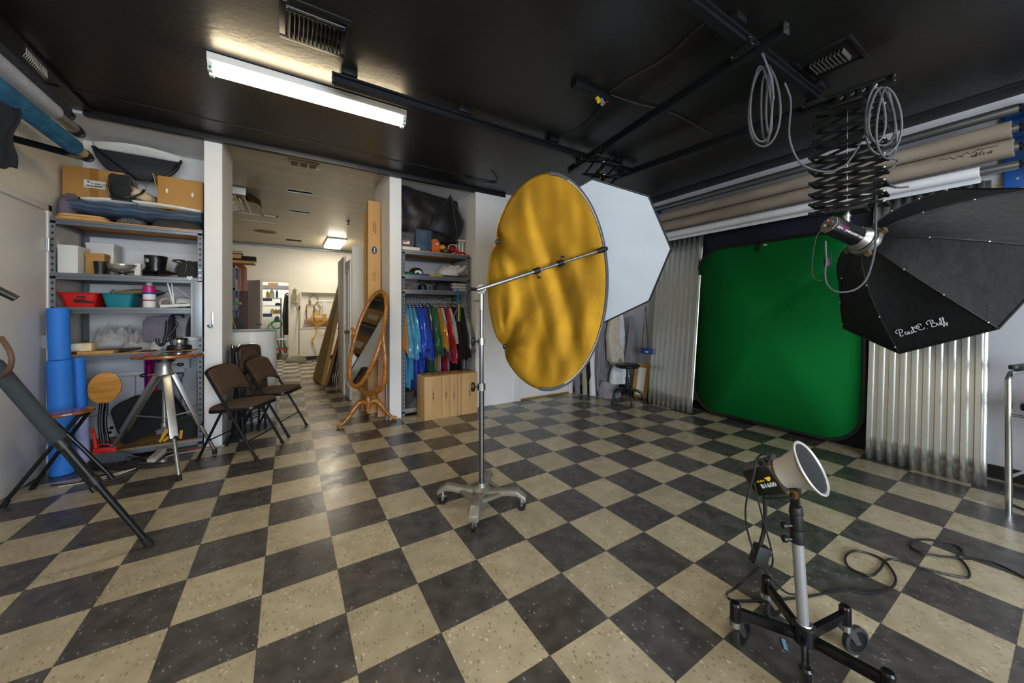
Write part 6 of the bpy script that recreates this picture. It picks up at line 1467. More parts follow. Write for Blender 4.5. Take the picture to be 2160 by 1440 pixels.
# outlet bar with ring plugs on the right cross track
t = thing('outlet_bar', 'black outlet bar with four plugged ring connectors on the right cross track', 'outlet bar', (3.34, -.85, 2.70))
dd = (Vector(D1)-Vector(D0)).normalized(); ob = Vector(D0)+dd*.02
build('bar', MB().bar(ob+Vector((-.035, 0, -.01)), ob+dd*.42+Vector((-.035, 0, -.01)), .012, .07, (1, 0, 0)), m_black, t, bev=.002)
for k in range(4):
    p = ob+dd*(.06+.055*k)+Vector((-.044, 0, -.015))
    r_ = build('ring_socket', MB().tube([p+dd*(.018*math.cos(2*PI*i/18))+UP*(.018*math.sin(2*PI*i/18)) for i in range(18)], .0045, 6, closed=True), M('ring_grey', '#b9bcbf', .4), t)
    build('plug', MB().cyl(p, p+Vector((-.03, 0, -.012)), .014, n=12).bar(p+Vector((-.03, 0, -.005)), p+Vector((-.035, 0, -.07)), .018, .02), m_black, t)

# ================================================================ SCISSOR LIFTS AND OCTAGONAL SOFTBOXES
m_pbar = M('black_scissor_bar', '#121316', .4, .3)
def pantograph(lab, top, bot, along, half, gap, n, r=.010):
    t = thing('scissor_lift', lab, 'scissor lift', bot, group='scissor lifts on the ceiling tracks')
    top = Vector(top); bot = Vector(bot); al = Vector(along).normalized(); nb = al.cross(UP).normalized()
    build('carriage', MB().obox(top+UP*.045, (.06, .10, .05), (nb, al, UP)).cyl(top+UP*.02, top-UP*.03, .022, n=14), m_black, t)
    build('top_plate', MB().obox(top-UP*.03, (gap+.05, .18, .02), (nb, al, UP)), m_black, t, bev=.003)
    lv = []
    for k in range(n+1):
        f = k/n; f = f*(1.35-.35*f)
        lv.append(top.lerp(bot, f))
    for k in range(n):
        a, b = lv[k], lv[k+1]
        for g in (-1, 1):
            o = nb*(g*gap/2)
            for sg in (-1, 1):
                off = nb*(g*.006*sg)
                build('scissor_bar', MB().bar(a+al*(sg*half)+o+off, b-al*(sg*half)+o+off, .006, .020, nb.cross((b-a-al*2*half*sg)).normalized()), m_pbar, t)
        for sg in (-1, 1):
            build('pivot_rod', MB().cyl(b+al*(sg*half)-nb*(gap/2+.014), b+al*(sg*half)+nb*(gap/2+.014), r, n=8), m_pbar, t)
            for g in (-1, 1): build('pivot_cap', MB().ball(b+al*(sg*half)+nb*(g*(gap/2+.014)), .011, 8, 6), m_steel if sg*g > 0 else m_pbar, t)
    build('bottom_plate', MB().obox(bot-UP*.012, (gap+.06, half*1.1, .025), (nb, al, UP)), m_black, t, bev=.003)
    build('stud', MB().cyl(bot-UP*.02, bot-UP*.10, .019, n=14).cyl(bot-UP*.04, bot-UP*.055, .026, n=14), m_steel, t)
    build('wire', MB().cyl(top, bot, .0018, n=5), m_steel, t)
    return t
al2 = (Vector(D1)-Vector(D0)).normalized()
PB = dep(2.52, 1787, 442); PT = Vector(D0).lerp(Vector(D1), .10)-UP*.05
pantograph('black scissor lift carrying the black octagonal softbox at the right', PT, PB, al2, .19, .13, 8)
CT = Vector(C0).lerp(Vector(C1), .76)-UP*.05
PB1 = Vector((CT.x+.05, CT.y+.02, 2.15))
pantograph('black scissor lift behind the gold reflector carrying the white softbox', CT, PB1, (Vector(C1)-Vector(C0)).normalized(), .16, .14, 6)

m_octb = M('black_octabox_cloth', '#101215', .6, noise=(4, .3), bump=(16, .35), spec=.35)
m_octw = M('white_diffuser', '#b7bec6', .8, bump=(8, .12), noise=(3, .06))
def octabox(name, lab, H, n, R, h, roll, monolabel=None):
    H = Vector(H); n = Vector(n).normalized(); a = n.cross(UP).normalized(); b = a.cross(n)
    t = thing(name, lab, 'softbox', H)
    ctr = H+n*h
    dirs = [a*math.cos(roll+k*PI/4)+b*math.sin(roll+k*PI/4) for k in range(8)]
    r0 = .085
    def prof(s):   # radius and depth along a rib: bowed outwards
        return r0+(R-r0)*(s**.86), h*(s**1.25)
    panels = MB(); NS = 14; NA = 6
    for k in range(8):
        d0, d1 = dirs[k], dirs[(k+1) % 8]
        def f(i, j, d0=d0, d1=d1):
            r, z = prof(i); p = H+n*z+(d0*(1-j)+d1*j)*r
            c = (d0+d1).normalized()
            dent = .018*math.sin(PI*j)*math.sin(PI*i)
            w = .006*_ns.noise(p*9)*math.sin(PI*j)*(i > 0)*(i < 1)
            return p-(c-n*.5)*dent+c*w
        panels.grid(f, NS, NA)
    build('fabric', panels, m_octb, t, ang=28)
    for k in range(8):
        pts = []
        for i in range(9):
            r, z = prof(i/8); pts.append(H+n*z+dirs[k]*(r+.002))
        rb_ = build('rib_seam', MB().tube(pts, .0045, 6), M('octabox_piping', '#0f1012', .5), t)
        for s_ in (.30, .62, .93):
            r, z = prof(s_); build('rivet', MB().ball(H+n*z+dirs[k]*(r+.006), .0065, 8, 6), m_steel, rb_)
    rim = [ctr+dirs[k]*R for k in range(8)]
    rp = []
    for k in range(8):
        for j in range(4): rp.append(rim[k].lerp(rim[(k+1) % 8], j/4))
    build('rim_piping', MB().tube(rp, .007, 7, closed=True), M('octabox_piping', '#0f1012'), t)
    def face(i, j):
        ang = 8*i; k = int(ang) % 8; fr = ang-int(ang)
        e = rim[k].lerp(rim[(k+1) % 8], fr)
        return ctr.lerp(e, j*.985)-n*(.012*(1-j*j))+n*.004*math.sin(16*PI*i)*j*math.sin(PI*j)
    build('diffuser', MB().grid(face, 64, 10, cu=True), m_octw, t)
    # ring and strobe
    build('speed_ring', MB().lathe([(.10, .03), (.105, .0), (.10, -.02), (.075, -.025), (.075, .01)], H, n, n=32), m_alu, t)
    for k in range(4):
        d_ = a*math.cos(k*PI/2+.5)+b*math.sin(k*PI/2+.5)
        build('ring_lug', MB().obox(H+d_*.105-n*.005, (.05, .03, .03), (d_, d_.cross(n), n)), M('tan_steel', '#8e7a5c', .4, .7), t)
    return t, ctr, dirs, n, a, b, rim, prof
def strobe(lab, H, n, roll_up, L=.27, w=.062, name='studio_strobe'):
    """studio strobe whose front sits on the ring at H, back pointing along -n"""
    t = thing(name, lab, 'strobe light', H)
    n = Vector(n).normalized(); yv = Vector(roll_up); yv = (yv-n*yv.dot(n)).normalized(); xv = yv.cross(n)
    f0 = Vector(H)-n*.03
    build('front_collar', MB().lathe([(.075, 0), (.085, -.01), (.07, -.045), (.066, -.05)], f0, n, n=32), m_alu, t)
    body = [(w*math.cos(2*PI*i/8+PI/8)*1.12, w*math.sin(2*PI*i/8+PI/8)*1.12) for i in range(8)]
    build('body', MB().prism(body, f0-n*(.045+L/2), (xv, yv, n), L), m_blackm, t, bev=.006)
    back = f0-n*(.045+L)
    build('rear_panel', MB().prism([(p[0]*.93, p[1]*.93) for p in body], back-n*.003, (xv, yv, n), .006), M('control_panel', '#9a8f83', .4, .5), t)
    for k, (dx, dy, c) in enumerate(((-.02, .02, '#3f8fc9'), (.0, .025, '#c23a2e'), (.02, .02, '#e2ddd2'), (-.02, -.01, '#222222'), (.02, -.015, '#dad6cf'))):
        build('control', MB().cyl(back-n*.006+xv*dx+yv*dy, back-n*.014+xv*dx+yv*dy, .008, n=10), M('ctl'+c, c, .4), t)
    return t, f0, back, xv, yv, n
# right octabox (black back towards us)
H2 = dep(2.5, 1826, 509); n2 = Vector((.8087, -.4414, -.3888)).normalized()
t8, ctr, dirs, nn, aa, bb, rim, prof = octabox('octagonal_softbox', 'large black octagonal softbox seen from behind at the right of the picture', H2, n2, .63, .497, 3.976)
# script lettering on the panel between vertices 1 and 2
def panel_pt(k, s, j):
    r, z = prof(s); d = dirs[k]*(1-j)+dirs[(k+1) % 8]*j
    return H2+nn*z+d*r
e0 = panel_pt(1, .85, .13); e1 = panel_pt(1, .85, .72)
bx = (e1-e0).normalized(); byv = (panel_pt(1, .70, .40)-panel_pt(1, .92, .40)).normalized()
nz_ = bx.cross(byv).normalized()
if nz_.dot(Vector(CAM)-e0) < 0: nz_ = -nz_
W_ = (e1-e0).length
S = [  # each stroke: points in letter space, x 0..10, y 0..2
 [(.35, 0), (.45, .6), (.7, 1.35), (.95, 1.75)], [(.1, .9), (-.1, 1.4), (.5, 1.95), (1.3, 1.85), (1.45, 1.3), (1.0, .9), (.55, .95)], [(.1, .35), (.5, .0), (1.0, .2)],
 [(2.0, .75), (1.6, .75), (1.5, .2), (1.85, .05), (2.1, .6), (2.1, .1), (2.35, .15)], [(2.45, .75), (2.5, .1), (2.85, .1), (3.0, .7), (3.0, .1), (3.25, .15)], [(3.3, .2), (3.75, 1.4), (3.6, 1.6), (3.45, .6), (3.6, .05), (3.85, .2)],
 [(5.6, 1.35), (5.5, 1.75), (4.9, 1.7), (4.45, 1.0), (4.7, .3), (5.3, .15), (5.75, .55)], [(4.3, .9), (4.0, 1.3), (4.5, 1.5), (5.0, 1.2), (4.8, .85)], [(6.05, .1), (6.12, .1)],
 [(7.2, .1), (7.35, .8), (7.6, 1.7)], [(6.8, 1.0), (6.7, 1.5), (7.4, 1.95), (8.1, 1.75), (7.9, 1.2), (7.5, 1.05), (8.1, .95), (8.2, .35), (7.6, .05), (7.0, .3)],
 [(8.4, .8), (8.4, .15), (8.7, .1), (8.9, .75), (8.9, .15), (9.1, .15)], [(9.0, .2), (9.55, 1.4), (9.45, 1.7), (9.2, .6), (9.1, -.5), (9.25, -.4), (9.5, .3)], [(9.5, .3), (10.05, 1.4), (10.0, 1.75), (9.75, .7), (9.65, -.5), (9.8, -.4), (10.1, .3)]]
mb = MB()
for st in S:
    mb.tube([e0+bx*(x/10.2*W_)+byv*(y/10.2*W_)+nz_*.014 for x, y in st], .0022, 5, smooth=5)
build('script_lettering', mb, M('white_embroidery', '#c9c9cb', .6), t8)
t, f0, back, xv, yv, sn = strobe('black strobe with magenta striped lettering mounted on the black octagonal softbox', H2, n2, (-.2, -.4, 1), .215, .06)
# lettering is upside down on the side facing us
side = (Vector(CAM)-f0); side = (side-sn*side.dot(sn)).normalized(); upv = sn.cross(side)
mid = f0-sn*(.045+.1075)+side*.062
fx = -(1 if upv.z > 0 else -1)
rd = -sn
yy_ = side.cross(rd)
lettering('lettering', 'WHITE LIGHTNING', mid+yy_*(-.012)-rd*.045, rd, yy_, .019, m_paper, t, bold=.0006)
lettering('lettering', '1600', mid+yy_*(-.012)+rd*.072, rd, yy_, .024, m_paper, t)
lettering('lettering', 'X', mid+yy_*(-.012)+rd*.038, rd, yy_, .034, M('magenta_print', '#b5228f', .5), t)
build('stripe', MB().obox(mid+yy_*.004-rd*.03, (.14, .0015, .003), (rd, side, yy_)).obox(mid-yy_*.028+rd*.06, (.08, .0015, .003), (rd, side, yy_)), M('magenta_print', '#b5228f'), t)
yk_ = PB-UP*.10
build('yoke', MB().tube([yk_, yk_-UP*.05, f0-sn*.10+UP*.06], .014, 10).cyl(yk_-UP*.03+RT*.05, yk_-UP*.03-RT*.03, .012, n=10), m_blackm, t)
build('tilt_knob', MB().ball(yk_-UP*.03+RT*.055, .018), m_black, t)
build('sync_block', MB().obox(dep(2.44, 1746, 553), (.032, .03, .055), (RT, FW, UP)).cyl(dep(2.44, 1753, 545), dep(2.44, 1754, 533), .005, n=8), m_black, t, bev=.005)
pw = lambda *l: [dep(d_, u, v) for u, v, d_ in l]
build('mains_cord', MB().tube(pw((1741, 508, 2.42), (1742, 530, 2.42), (1743, 552, 2.415), (1740, 575, 2.41), (1745, 600, 2.38), (1765, 615, 2.33), (1800, 612, 2.29), (1825, 592, 2.27), (1838, 560, 2.27), (1846, 520, 2.27), (1848, 460, 2.33), (1850, 405, 2.42), (1868, 392, 2.5), (1890, 396, 2.53)), .006, 7, smooth=6), M('grey_cord', '#4a4c50', .5), t)
build('sync_cord', MB().tube(pw((1735, 485, 2.42), (1722, 500, 2.42), (1714, 545, 2.42), (1714, 580, 2.42), (1724, 591, 2.42), (1738, 590, 2.42)), .0035, 6, smooth=6), m_cab, t)
# white octabox facing the room
Fc = dep(3.08, 1257, 540); nf = (-FW*.95-RT*.06-UP*.30).normalized()
aa_ = nf.cross(UP).normalized(); bb_ = aa_.cross(nf)
v3 = dep(3.08, 1419, 521)-Fc
roll_ = math.atan2(v3.dot(bb_), v3.dot(aa_))
H1 = Fc-nf*.47
octabox('octagonal_softbox', 'white faced octagonal softbox hanging behind the gold reflector', H1, nf, .625, .47, roll_)
strobe('strobe on the back of the white faced softbox, hidden behind it', H1, nf, UP, .21, .06)

# ================================================================ GOLD REFLECTOR ON ITS ROLLING STAND
t = thing('rolling_light_stand', 'chrome rolling stand with cast four-legged base carrying the gold reflector', 'light stand', (1.16, .433, 0))
sc_ = Vector((1.16, .433, 0)); m_cast = M('cast_grey_metal', '#8f8b80', .42, .55, noise=(30, .12), bump=(60, .1))
fts = [Vector((1.004, .226, 0)), Vector((.962, .604, 0)), Vector((1.316, .640, 0)), Vector((1.358, .262, 0))]
build('base_hub', MB().lathe([(.055, .085), (.06, .09), (.06, .12), (.03, .135), (.022, .16)], sc_, n=28), m_cast, t)
for k, f in enumerate(fts):
    d = (f-sc_).normalized(); s = d.cross(UP); L_ = (f-sc_).length
    lg = MB()
    prof_ = [(.02, .105, .042, .030), (.10, .108, .034, .030), (.18, .118, .034, .030), (.235, .122, .036, .032), (L_+.03, .085, .036, .03)]
    rings = []
    for x, z, hw, hh in prof_:
        c = sc_+d*x+UP*z; rings.append([c-s*hw-UP*hh*.6, c+s*hw-UP*hh*.6, c+s*hw*.9+UP*hh*.2, c+s*hw*.55+UP*hh*.5, c-s*hw*.55+UP*hh*.5, c-s*hw*.9+UP*hh*.2])
    build('leg', lg.skin(rings), m_cast, t, bev=.004)
    nx = fts[(k+1) % 4]; d2_ = (nx-sc_).normalized()
    build('web', MB().bar(sc_+d*.15+UP*.105, sc_+d2_*.15+UP*.105, .03, .02), m_cast, t, bev=.003)
    c_ = sc_+d*L_
    cs = build('caster_fork', MB().cyl(c_+UP*.085, c_+UP*.055, .012, n=10).box(c_.x-.014, c_.x+.014, c_.y-.014, c_.y+.014, .03, .06), m_steel, t)
    build('wheel', MB().cyl(c_+s*.010+UP*.026, c_-s*.010+UP*.026, .026, n=20), m_black, cs)
m_chrome2 = M('stand_chrome', '#84868a', .2, 1.)
build('pole', MB().cyl(sc_+UP*.13, sc_+UP*.80, .0175, n=20), m_chrome2, t)
build('pole_riser', MB().cyl(sc_+UP*.78, sc_+UP*1.09, .0145, n=18), m_chrome2, t)
build('pole_riser', MB().cyl(sc_+UP*1.07, sc_+UP*1.39, .0115, n=18), m_chrome2, t)
build('spigot', MB().cyl(sc_+UP*1.28, sc_+UP*1.40, .0135, n=16).cyl(sc_+UP*1.335-RT*.0, sc_+UP*1.335-RT*.05, .005, n=8), m_chrome, t)
for z, r_ in ((.78, .026), (1.075, .022)):
    cl = build('collar', MB().cyl(sc_+UP*(z-.022), sc_+UP*(z+.022), r_, n=20), m_chrome, t)
    k1 = sc_+UP*z-RT*.055-FW*.01
    build('knob', MB().cyl(sc_+UP*z, k1, .007, n=8).lathe([(.02, -.012), (.03, -.008), (.03, .010), (.018, .014)], k1, RT, n=8), m_black, cl)
hd = build('grip_head', MB().cyl(sc_+UP*1.41-FW*.03, sc_+UP*1.41+FW*.03, .032, n=24).cyl(sc_+UP*1.39, sc_+UP*1.43, .018, n=16), m_chrome2, t)
build('t_handle', MB().cyl(sc_+UP*1.41-RT*.02, sc_+UP*1.415-RT*.075, .011, n=10).bar(sc_+UP*1.42-RT*.07, sc_+UP*1.32-RT*.095, .016, .012), m_blackm, hd)
be = dep(2.70, 1270, 527); b0_ = sc_+UP*1.415+FW*(-.03)
t = thing('reflector_arm', 'telescopic aluminium arm with black clamps holding the gold reflector', 'boom arm', b0_)
f1 = b0_.lerp(be, .42); f2 = b0_.lerp(be, .62)
build('tube', MB().cyl(b0_-(be-b0_)*.03, f1, .0135, n=16), m_alu, t); build('tube', MB().cyl(f1, be, .0105, n=16), m_alu, t)
for p, s_ in ((f1, 1), (f2, -1)):
    q = build('arm_clamp', MB().cyl(p-(be-b0_).normalized()*.022, p+(be-b0_).normalized()*.022, .021, n=16), m_black, t)
    build('thumb_screw', MB().cyl(p, p-UP*.045*s_+RT*.01, .005, n=8).cyl(p-UP*.045*s_-RT*.008+RT*.01, p-UP*.045*s_+RT*.028, .007, n=8), m_black, q)
build('end_clamp', MB().tube([be-(be-b0_).normalized()*.05, be, be+(be-b0_).normalized()*.045], [.016, .024, .016], 12), m_black, t)
# reflector
m_gold = M('gold_foil', '#825d0c', .42, .85, noise=(3.5, .25), c2='#6e4e0a', bump=(5, .2))
RL = dep(2.44, 1033, 597); RRt = dep(2.80, 1281, 592)
rc = (RL+RRt)/2; e1v = (RRt-RL); ra = e1v.length/2; e1v.normalize(); e2v = UP; rn = e1v.cross(e2v).normalized()
if rn.dot(FW) > 0: rn = -rn
ztop = dep(2.62, 1150, 366).z; zbot = dep(2.62, 1160, 820).z
rcz = (ztop+zbot)/2; rc = Vector((rc.x, rc.y, rcz)); rb2 = (ztop-zbot)/2
t = thing('gold_reflector', 'big oval gold fabric reflector in the middle of the room', 'reflector', (rc.x, rc.y, zbot))
clips = (PI*.885, PI*1.195)
def rimpt(a, j=1.):
    k = 1.; q = j**4
    for c_ in clips: k -= .028*math.exp(-((a-c_)/.06)**2)
    if clips[0] < a < clips[1]: k += .014*math.sin(PI*(a-clips[0])/(clips[1]-clips[0]))
    bend = 0.
    for c_ in clips: bend += .04*math.exp(-((a-c_)/.10)**2)
    k = 1+(k-1)*q; return e1v*(ra*math.cos(a)*k)+e2v*(rb2*math.sin(a)*k)+rn*(bend*q)
def gold(i, j):
    a = 2*PI*i; p = rimpt(a, j)*j
    w = max(0, 1-j**4)
    # drag folds running from the clips and hanging wrinkles
    x = p.dot(e1v)/ra; z = p.dot(e2v)/rb2
    f = .0028*math.sin(9*x+3.2*z)*w+.007*_ns.noise(Vector((x*3.2+z*1.2, z*1.6, 3)))*w*2
    f += .0035*math.sin(14*(x-.55*z)+2*_ns.noise(Vector((x*2, z*2, 7))))*w*max(0, -z)*1.2+.004*math.sin(22*x+2*z)*max(0, z-.3)*w*1.6
    for c_ in clips:
        cp_ = (math.cos(c_), math.sin(c_)); dx, dz = x-cp_[0], z-cp_[1]; r_ = math.hypot(dx, dz); th_ = math.atan2(dz, dx)
        f += .009*math.exp(-r_*3.2)*math.sin(9*th_)*min(1, r_*5)*w
    return rc+p+rn*(f-.03*w)
build('gold_fabric', MB().grid(gold, 120, 40, cu=True), m_gold, t, ang=60)
rimp = [rc+rimpt(2*PI*i/120) for i in range(120)]
build('rim', MB().tube([p-rn*.006 for p in rimp[-34:]+rimp[:32]], .015, 8), M('grey_binding', '#4a4b4f', .8), t)
build('gold_edge', MB().tube([p-rn*.004 for p in rimp[30:88]], .008, 8), m_gold, t)
build('white_edge', MB().tube([rc+(p-rc)*.985+rn*.003 for p in rimp[-26:]+rimp[:26]], .003, 6), m_paper, t)
def backf(i, j):
    a = 2*PI*i; return rc+rimpt(a, j)*(j*.99)-rn*(.014+.05*max(0, 1-j**4))
build('back_fabric', MB().grid(backf, 60, 10, cu=True), M('white_reflector_back', '#c6c7c8', .7), t)
for c_ in clips: build('clip', MB().ball(rc+rimpt(c_)-e1v*.005, (.014, .012, .018)), m_black, t)

# ================================================================ STROBE ON THE LOW ROLLING STAND
t = thing('low_rolling_stand', 'low black five-legged rolling stand with grey pole in the right foreground', 'light stand', (1.69, -1.11, 0))
hc = Vector((1.632, -1.136, 0)); R5 = .210
m_wheel = M('grey_black_tyre', '#2a2c2e', .55)
for ang in (54.5, 126, -160, -91, -15):
    a = math.radians(ang); d = Vector((math.cos(a), math.sin(a), 0)); s = d.cross(UP)
    tip = hc+d*R5
    lg = build('leg', MB().bar(hc+UP*.128+d*.02, tip+UP*.148, .020, .034, UP), M('black_gloss_enamel', '#0d0d0f', .22), t, bev=.003)
    build('leg_end', MB().lathe([(.017, .118), (.0185, .122), (.0185, .176), (.014, .182), (.0001, .183)], tip, n=18), M('black_gloss_enamel', '#0d0d0f'), lg)
    sw = Vector((math.cos(.3*ang), -.25+.3*math.sin(ang), 0)); sw = Vector((1, -.22+.25*math.sin(ang*3.), 0)).normalized(); ax = sw.cross(UP)
    wc = tip+sw*.045+UP*.050
    fk = build('caster_fork', MB().cyl(tip+UP*.118, tip+UP*.098, .021, n=16), m_steel, t)
    for g in (-1, 1): build('fork_plate', MB().prism([(-.018, .046), (.018, .046), (.012, -.01), (-.004, -.01)], wc-sw*.012+ax*(g*.014), (sw, UP, ax), .002), m_steel, fk) if False else fk
    mbp = MB()
    for g in (-1, 1): mbp.prism([(-.060, .052), (-.020, .052), (.010, -.008), (-.010, -.008)], wc+ax*(g*.014), (sw, UP, ax), .002)
    build('fork_plate', mbp, m_steel, t)
    wl = build('wheel', MB().lathe([(.038, -.011), (.050, -.008), (.050, .008), (.038, .011), (.038, -.011)], wc, ax, n=30, cap=False), m_wheel, t)
    build('wheel_disc', MB().lathe([(.039, -.007), (.039, .007)], wc, ax, n=26), m_black, wl)
build('hub', MB().lathe([(.030, .105), (.034, .11), (.034, .165), (.024, .17)], hc, n=24).cyl(hc+UP*.03, hc+UP*.11, .008, n=12), m_blackm, t)
pt_ = hc+UP*.585-RT*.030
build('pole', MB().cyl(hc+UP*.12, hc.lerp(pt_, .80)+UP*.0, .0175, n=20), M('satin_grey_pole', '#9b9ca0', .4, .5), t)
build('pole_collar', MB().tube([hc+UP*.172+RT*(.02*math.cos(2*PI*i/16))+FW*(.02*math.sin(2*PI*i/16)) for i in range(16)], .004, 6, closed=True), m_steel, t)
build('upper_clamp', MB().cyl(hc.lerp(pt_, .78), hc.lerp(pt_, .86), .022, n=14).cyl(hc.lerp(pt_, .86), hc.lerp(pt_, .95), .0195, n=14).cyl(hc.lerp(pt_, .95), pt_, .022, .018, n=14), m_black, t, bev=.003)
for f_ in (.80, .88):
    p = hc.lerp(pt_, f_); k_ = p-RT*.045
    build('clamp_knob', MB().cyl(p, k_, .006, n=8).lathe([(.011, -.006), (.013, 0), (.011, .008)], k_, RT, n=10), m_black, t)
# the strobe head
hd_c = dep(1.275, 1622, 1003)
nd = (RT*.50+UP*.46-FW*.62).normalized(); up_h = (UP*.95-RT*.30); up_h = (up_h-nd*up_h.dot(nd)).normalized(); sd = up_h.cross(nd)
t = thing('studio_strobe', 'black strobe with silver honeycomb reflector dish on the low rolling stand', 'strobe light', (hd_c.x, hd_c.y, .52))
if sd.dot(FW) > 0: sd_vis = -sd
else: sd_vis = sd
HK = .76
def hk(p): return hd_c+(Vector(p)-hd_c)*HK
def HS(mb):
    mb.v = [hk(p) for p in mb.v]; return mb
def ringp(z, w_, h_): return [hd_c+nd*z+sd*p[0]+up_h*p[1] for p in rrect(w_, h_, .014, 4)]
build('body', HS(MB().skin([ringp(-.085, .085, .105), ringp(-.075, .10, .125), ringp(.035, .115, .135), ringp(.045, .115, .135)])), M('black_strobe_shell', '#15130f', .3), t, bev=.002)
build('face_plate', HS(MB().skin([ringp(.045, .122, .142), ringp(.053, .122, .142)])), M('bronze_face_plate', '#5a5248', .35, .6), t)
for dx, dy in ((-.05, .06), (.05, .06), (-.05, -.06), (.05, -.06)): build('screw', HS(MB().cyl(hd_c+nd*.053+sd*dx+up_h*dy, hd_c+nd*.056+sd*dx+up_h*dy, .0045, n=8)), m_steel, t)
dish = build('reflector_dish', HS(MB().lathe([(.058, 0), (.062, .004), (.064, .03), (.086, .095), (.100, .118), (.111, .122), (.113, .128), (.108, .132), (.097, .122), (.06, .03)], hd_c+nd*.053, nd, n=48, cap=False)), M('satin_silver_dish', '#b5b2ad', .42, .25), t)
m_hc = M('honeycomb_black', '#1a1b1c', .45, .3)
N, L, b = nodes(m_hc)
tc = N.new('ShaderNodeTexCoord'); vo = N.new('ShaderNodeTexVoronoi'); vo.inputs['Scale'].default_value = 240; vo.inputs['Randomness'].default_value = .12; L.new(tc.outputs['Object'], vo.inputs['Vector'])
cr = N.new('ShaderNodeMapRange'); cr.inputs[1].default_value = .25; cr.inputs[2].default_value = .45; L.new(vo.outputs['Distance'], cr.inputs[0])
mxx = N.new('ShaderNodeMix'); mxx.data_type = 'RGBA'; mxx.inputs[6].default_value = (.004, .004, .004, 1); mxx.inputs[7].default_value = (*rgb('#232527'), 1); L.new(cr.outputs[0], mxx.inputs[0]); L.new(mxx.outputs[2], b.inputs['Base Color'])
build('honeycomb_grid', HS(MB().lathe([(.100, .115), (.100, .126), (.0001, .126)], hd_c+nd*.053, nd, n=48)), m_hc, t)
build('umbrella_clip', HS(MB().cyl(hd_c-nd*.0+up_h*.07, hd_c+up_h*.085, .009, n=8).cyl(hd_c+nd*.03+up_h*.069, hd_c+nd*.03+up_h*.08, .006, n=8)), m_black, t)
sp_ = hd_c+sd_vis*.0545
rdv = nd if sd_vis.cross(nd).dot(up_h) < 0 else nd
xl_ = nd
lettering('lettering', 'B1600', hk(sp_+sd_vis*.0035-up_h*.014), xl_, up_h, .026*HK, M('pale_grey_print', '#b6c2c4', .5), t, bold=.0005)
lettering('lettering', 'ALIEN', hk(sp_+sd_vis*.003+up_h*.010-nd*.022), xl_, up_h, .013*HK, M('yellow_print', '#d6b51a', .5), t)
bee = sp_+sd_vis*.0045+up_h*.014+nd*.014
build('bee_emblem', HS(MB().ball(bee, (.008, .010, .002), 12, 8, (nd, up_h, sd_vis)).ball(bee+nd*.008+up_h*.004, (.006, .007, .002), 10, 6, (nd, up_h, sd_vis)).ball(bee-nd*.007+up_h*.005, (.006, .004, .002), 10, 6, (nd, up_h, sd_vis))), M('yellow_print', '#d6b51a'), t)
mb = MB()
for r_, o_ in ((6, .038), (4, -.045)):
    for k in range(r_): mb.obox(sp_+sd_vis*.0015+up_h*(o_-.006*k)+nd*(.006-.004*k), (.045, .003, .0018), (nd, sd_vis, up_h))
build('vent_slot', HS(mb), m_hole, t)
jt = hd_c+nd*.055-up_h*.085
build('tilt_bracket', HS(MB().cyl(jt-sd*.022, jt+sd*.022, .027, n=20)).bar(hd_c+(jt-hd_c)*HK, pt_, .026, .03), m_black, t, bev=.004)
build('tilt_washer', HS(MB().cyl(jt+sd_vis*.022, jt+sd_vis*.030, .022, n=20)), M('brass', '#a98642'), t)
build('tilt_lever', HS(MB().cyl(jt+sd_vis*.03, jt+sd_vis*.055, .011, n=14).bar(jt+sd_vis*.05, jt+sd_vis*.05-nd*.11+up_h*.012, .012, .010)), m_black, t, bev=.003)
blk = dep(1.30, 1603, 1170)
build('receiver_block', MB().obox(blk, (.048, .035, .07), ((RT*.94-UP*.3).normalized(), FW, (UP*.94+RT*.3).normalized())).cyl(blk+RT*.02+UP*.0, blk+RT*.04+UP*.015, .012, n=10), m_black, t, bev=.005)
build('mains_cord', MB().tube(pw((1612, 1035, 1.30), (1614, 1080, 1.30), (1611, 1120, 1.30), (1603, 1150, 1.30)), .007, 8, smooth=6), m_black, t)
build('sync_cord', MB().tube(pw((1618, 955, 1.30), (1598, 965, 1.27), (1590, 1000, 1.26), (1574, 1060, 1.27), (1575, 1110, 1.28), (1590, 1165, 1.29)), .0035, 6, smooth=6).tube(pw((1590, 1015, 1.27), (1608, 1090, 1.28), (1625, 1150, 1.29), (1630, 1185, 1.30), (1622, 1203, 1.30), (1608, 1195, 1.30), (1632, 1225, 1.31), (1660, 1250, 1.315), (1684, 1252, 1.315)), .0032, 6, smooth=6), m_black, t)
fl = [onZ(.007, u, v) for u, v in ((1533, 1252), (1545, 1266), (1600, 1266), (1660, 1263), (1720, 1255), (1775, 1243), (1830, 1250), (1878, 1240), (1890, 1222), (1880, 1200), (1862, 1180), (1830, 1166), (1800, 1162), (1783, 1175), (1790, 1195), (1815, 1208), (1838, 1214), (1858, 1198), (1868, 1182), (1890, 1180), (1960, 1202), (2030, 1217), (2045, 1213), (2040, 1195), (2022, 1178), (1980, 1172), (1940, 1164), (1920, 1150), (1935, 1138), (1975, 1140), (2015, 1150), (2031, 1163), (2020, 1176), (2070, 1180), (2110, 1192), (2160, 1218), (2230, 1260))]
one('mains_cable', MB().tube(pw((1600, 1195, 1.30), (1580, 1215, 1.32), (1550, 1240, 1.36))+fl, .005, 7, smooth=5), m_black, 'long black cable looping over the floor from the low strobe towards the right edge', 'cable')
one('blue_tape_scrap', MB().obox(onZ(.0025, 1655, 1358), (.012, .045, .002), rz=-1.0), M('pale_blue_tape', '#6fa3c4', .6), 'scrap of pale blue tape on the floor under the low rolling stand', 'tape')

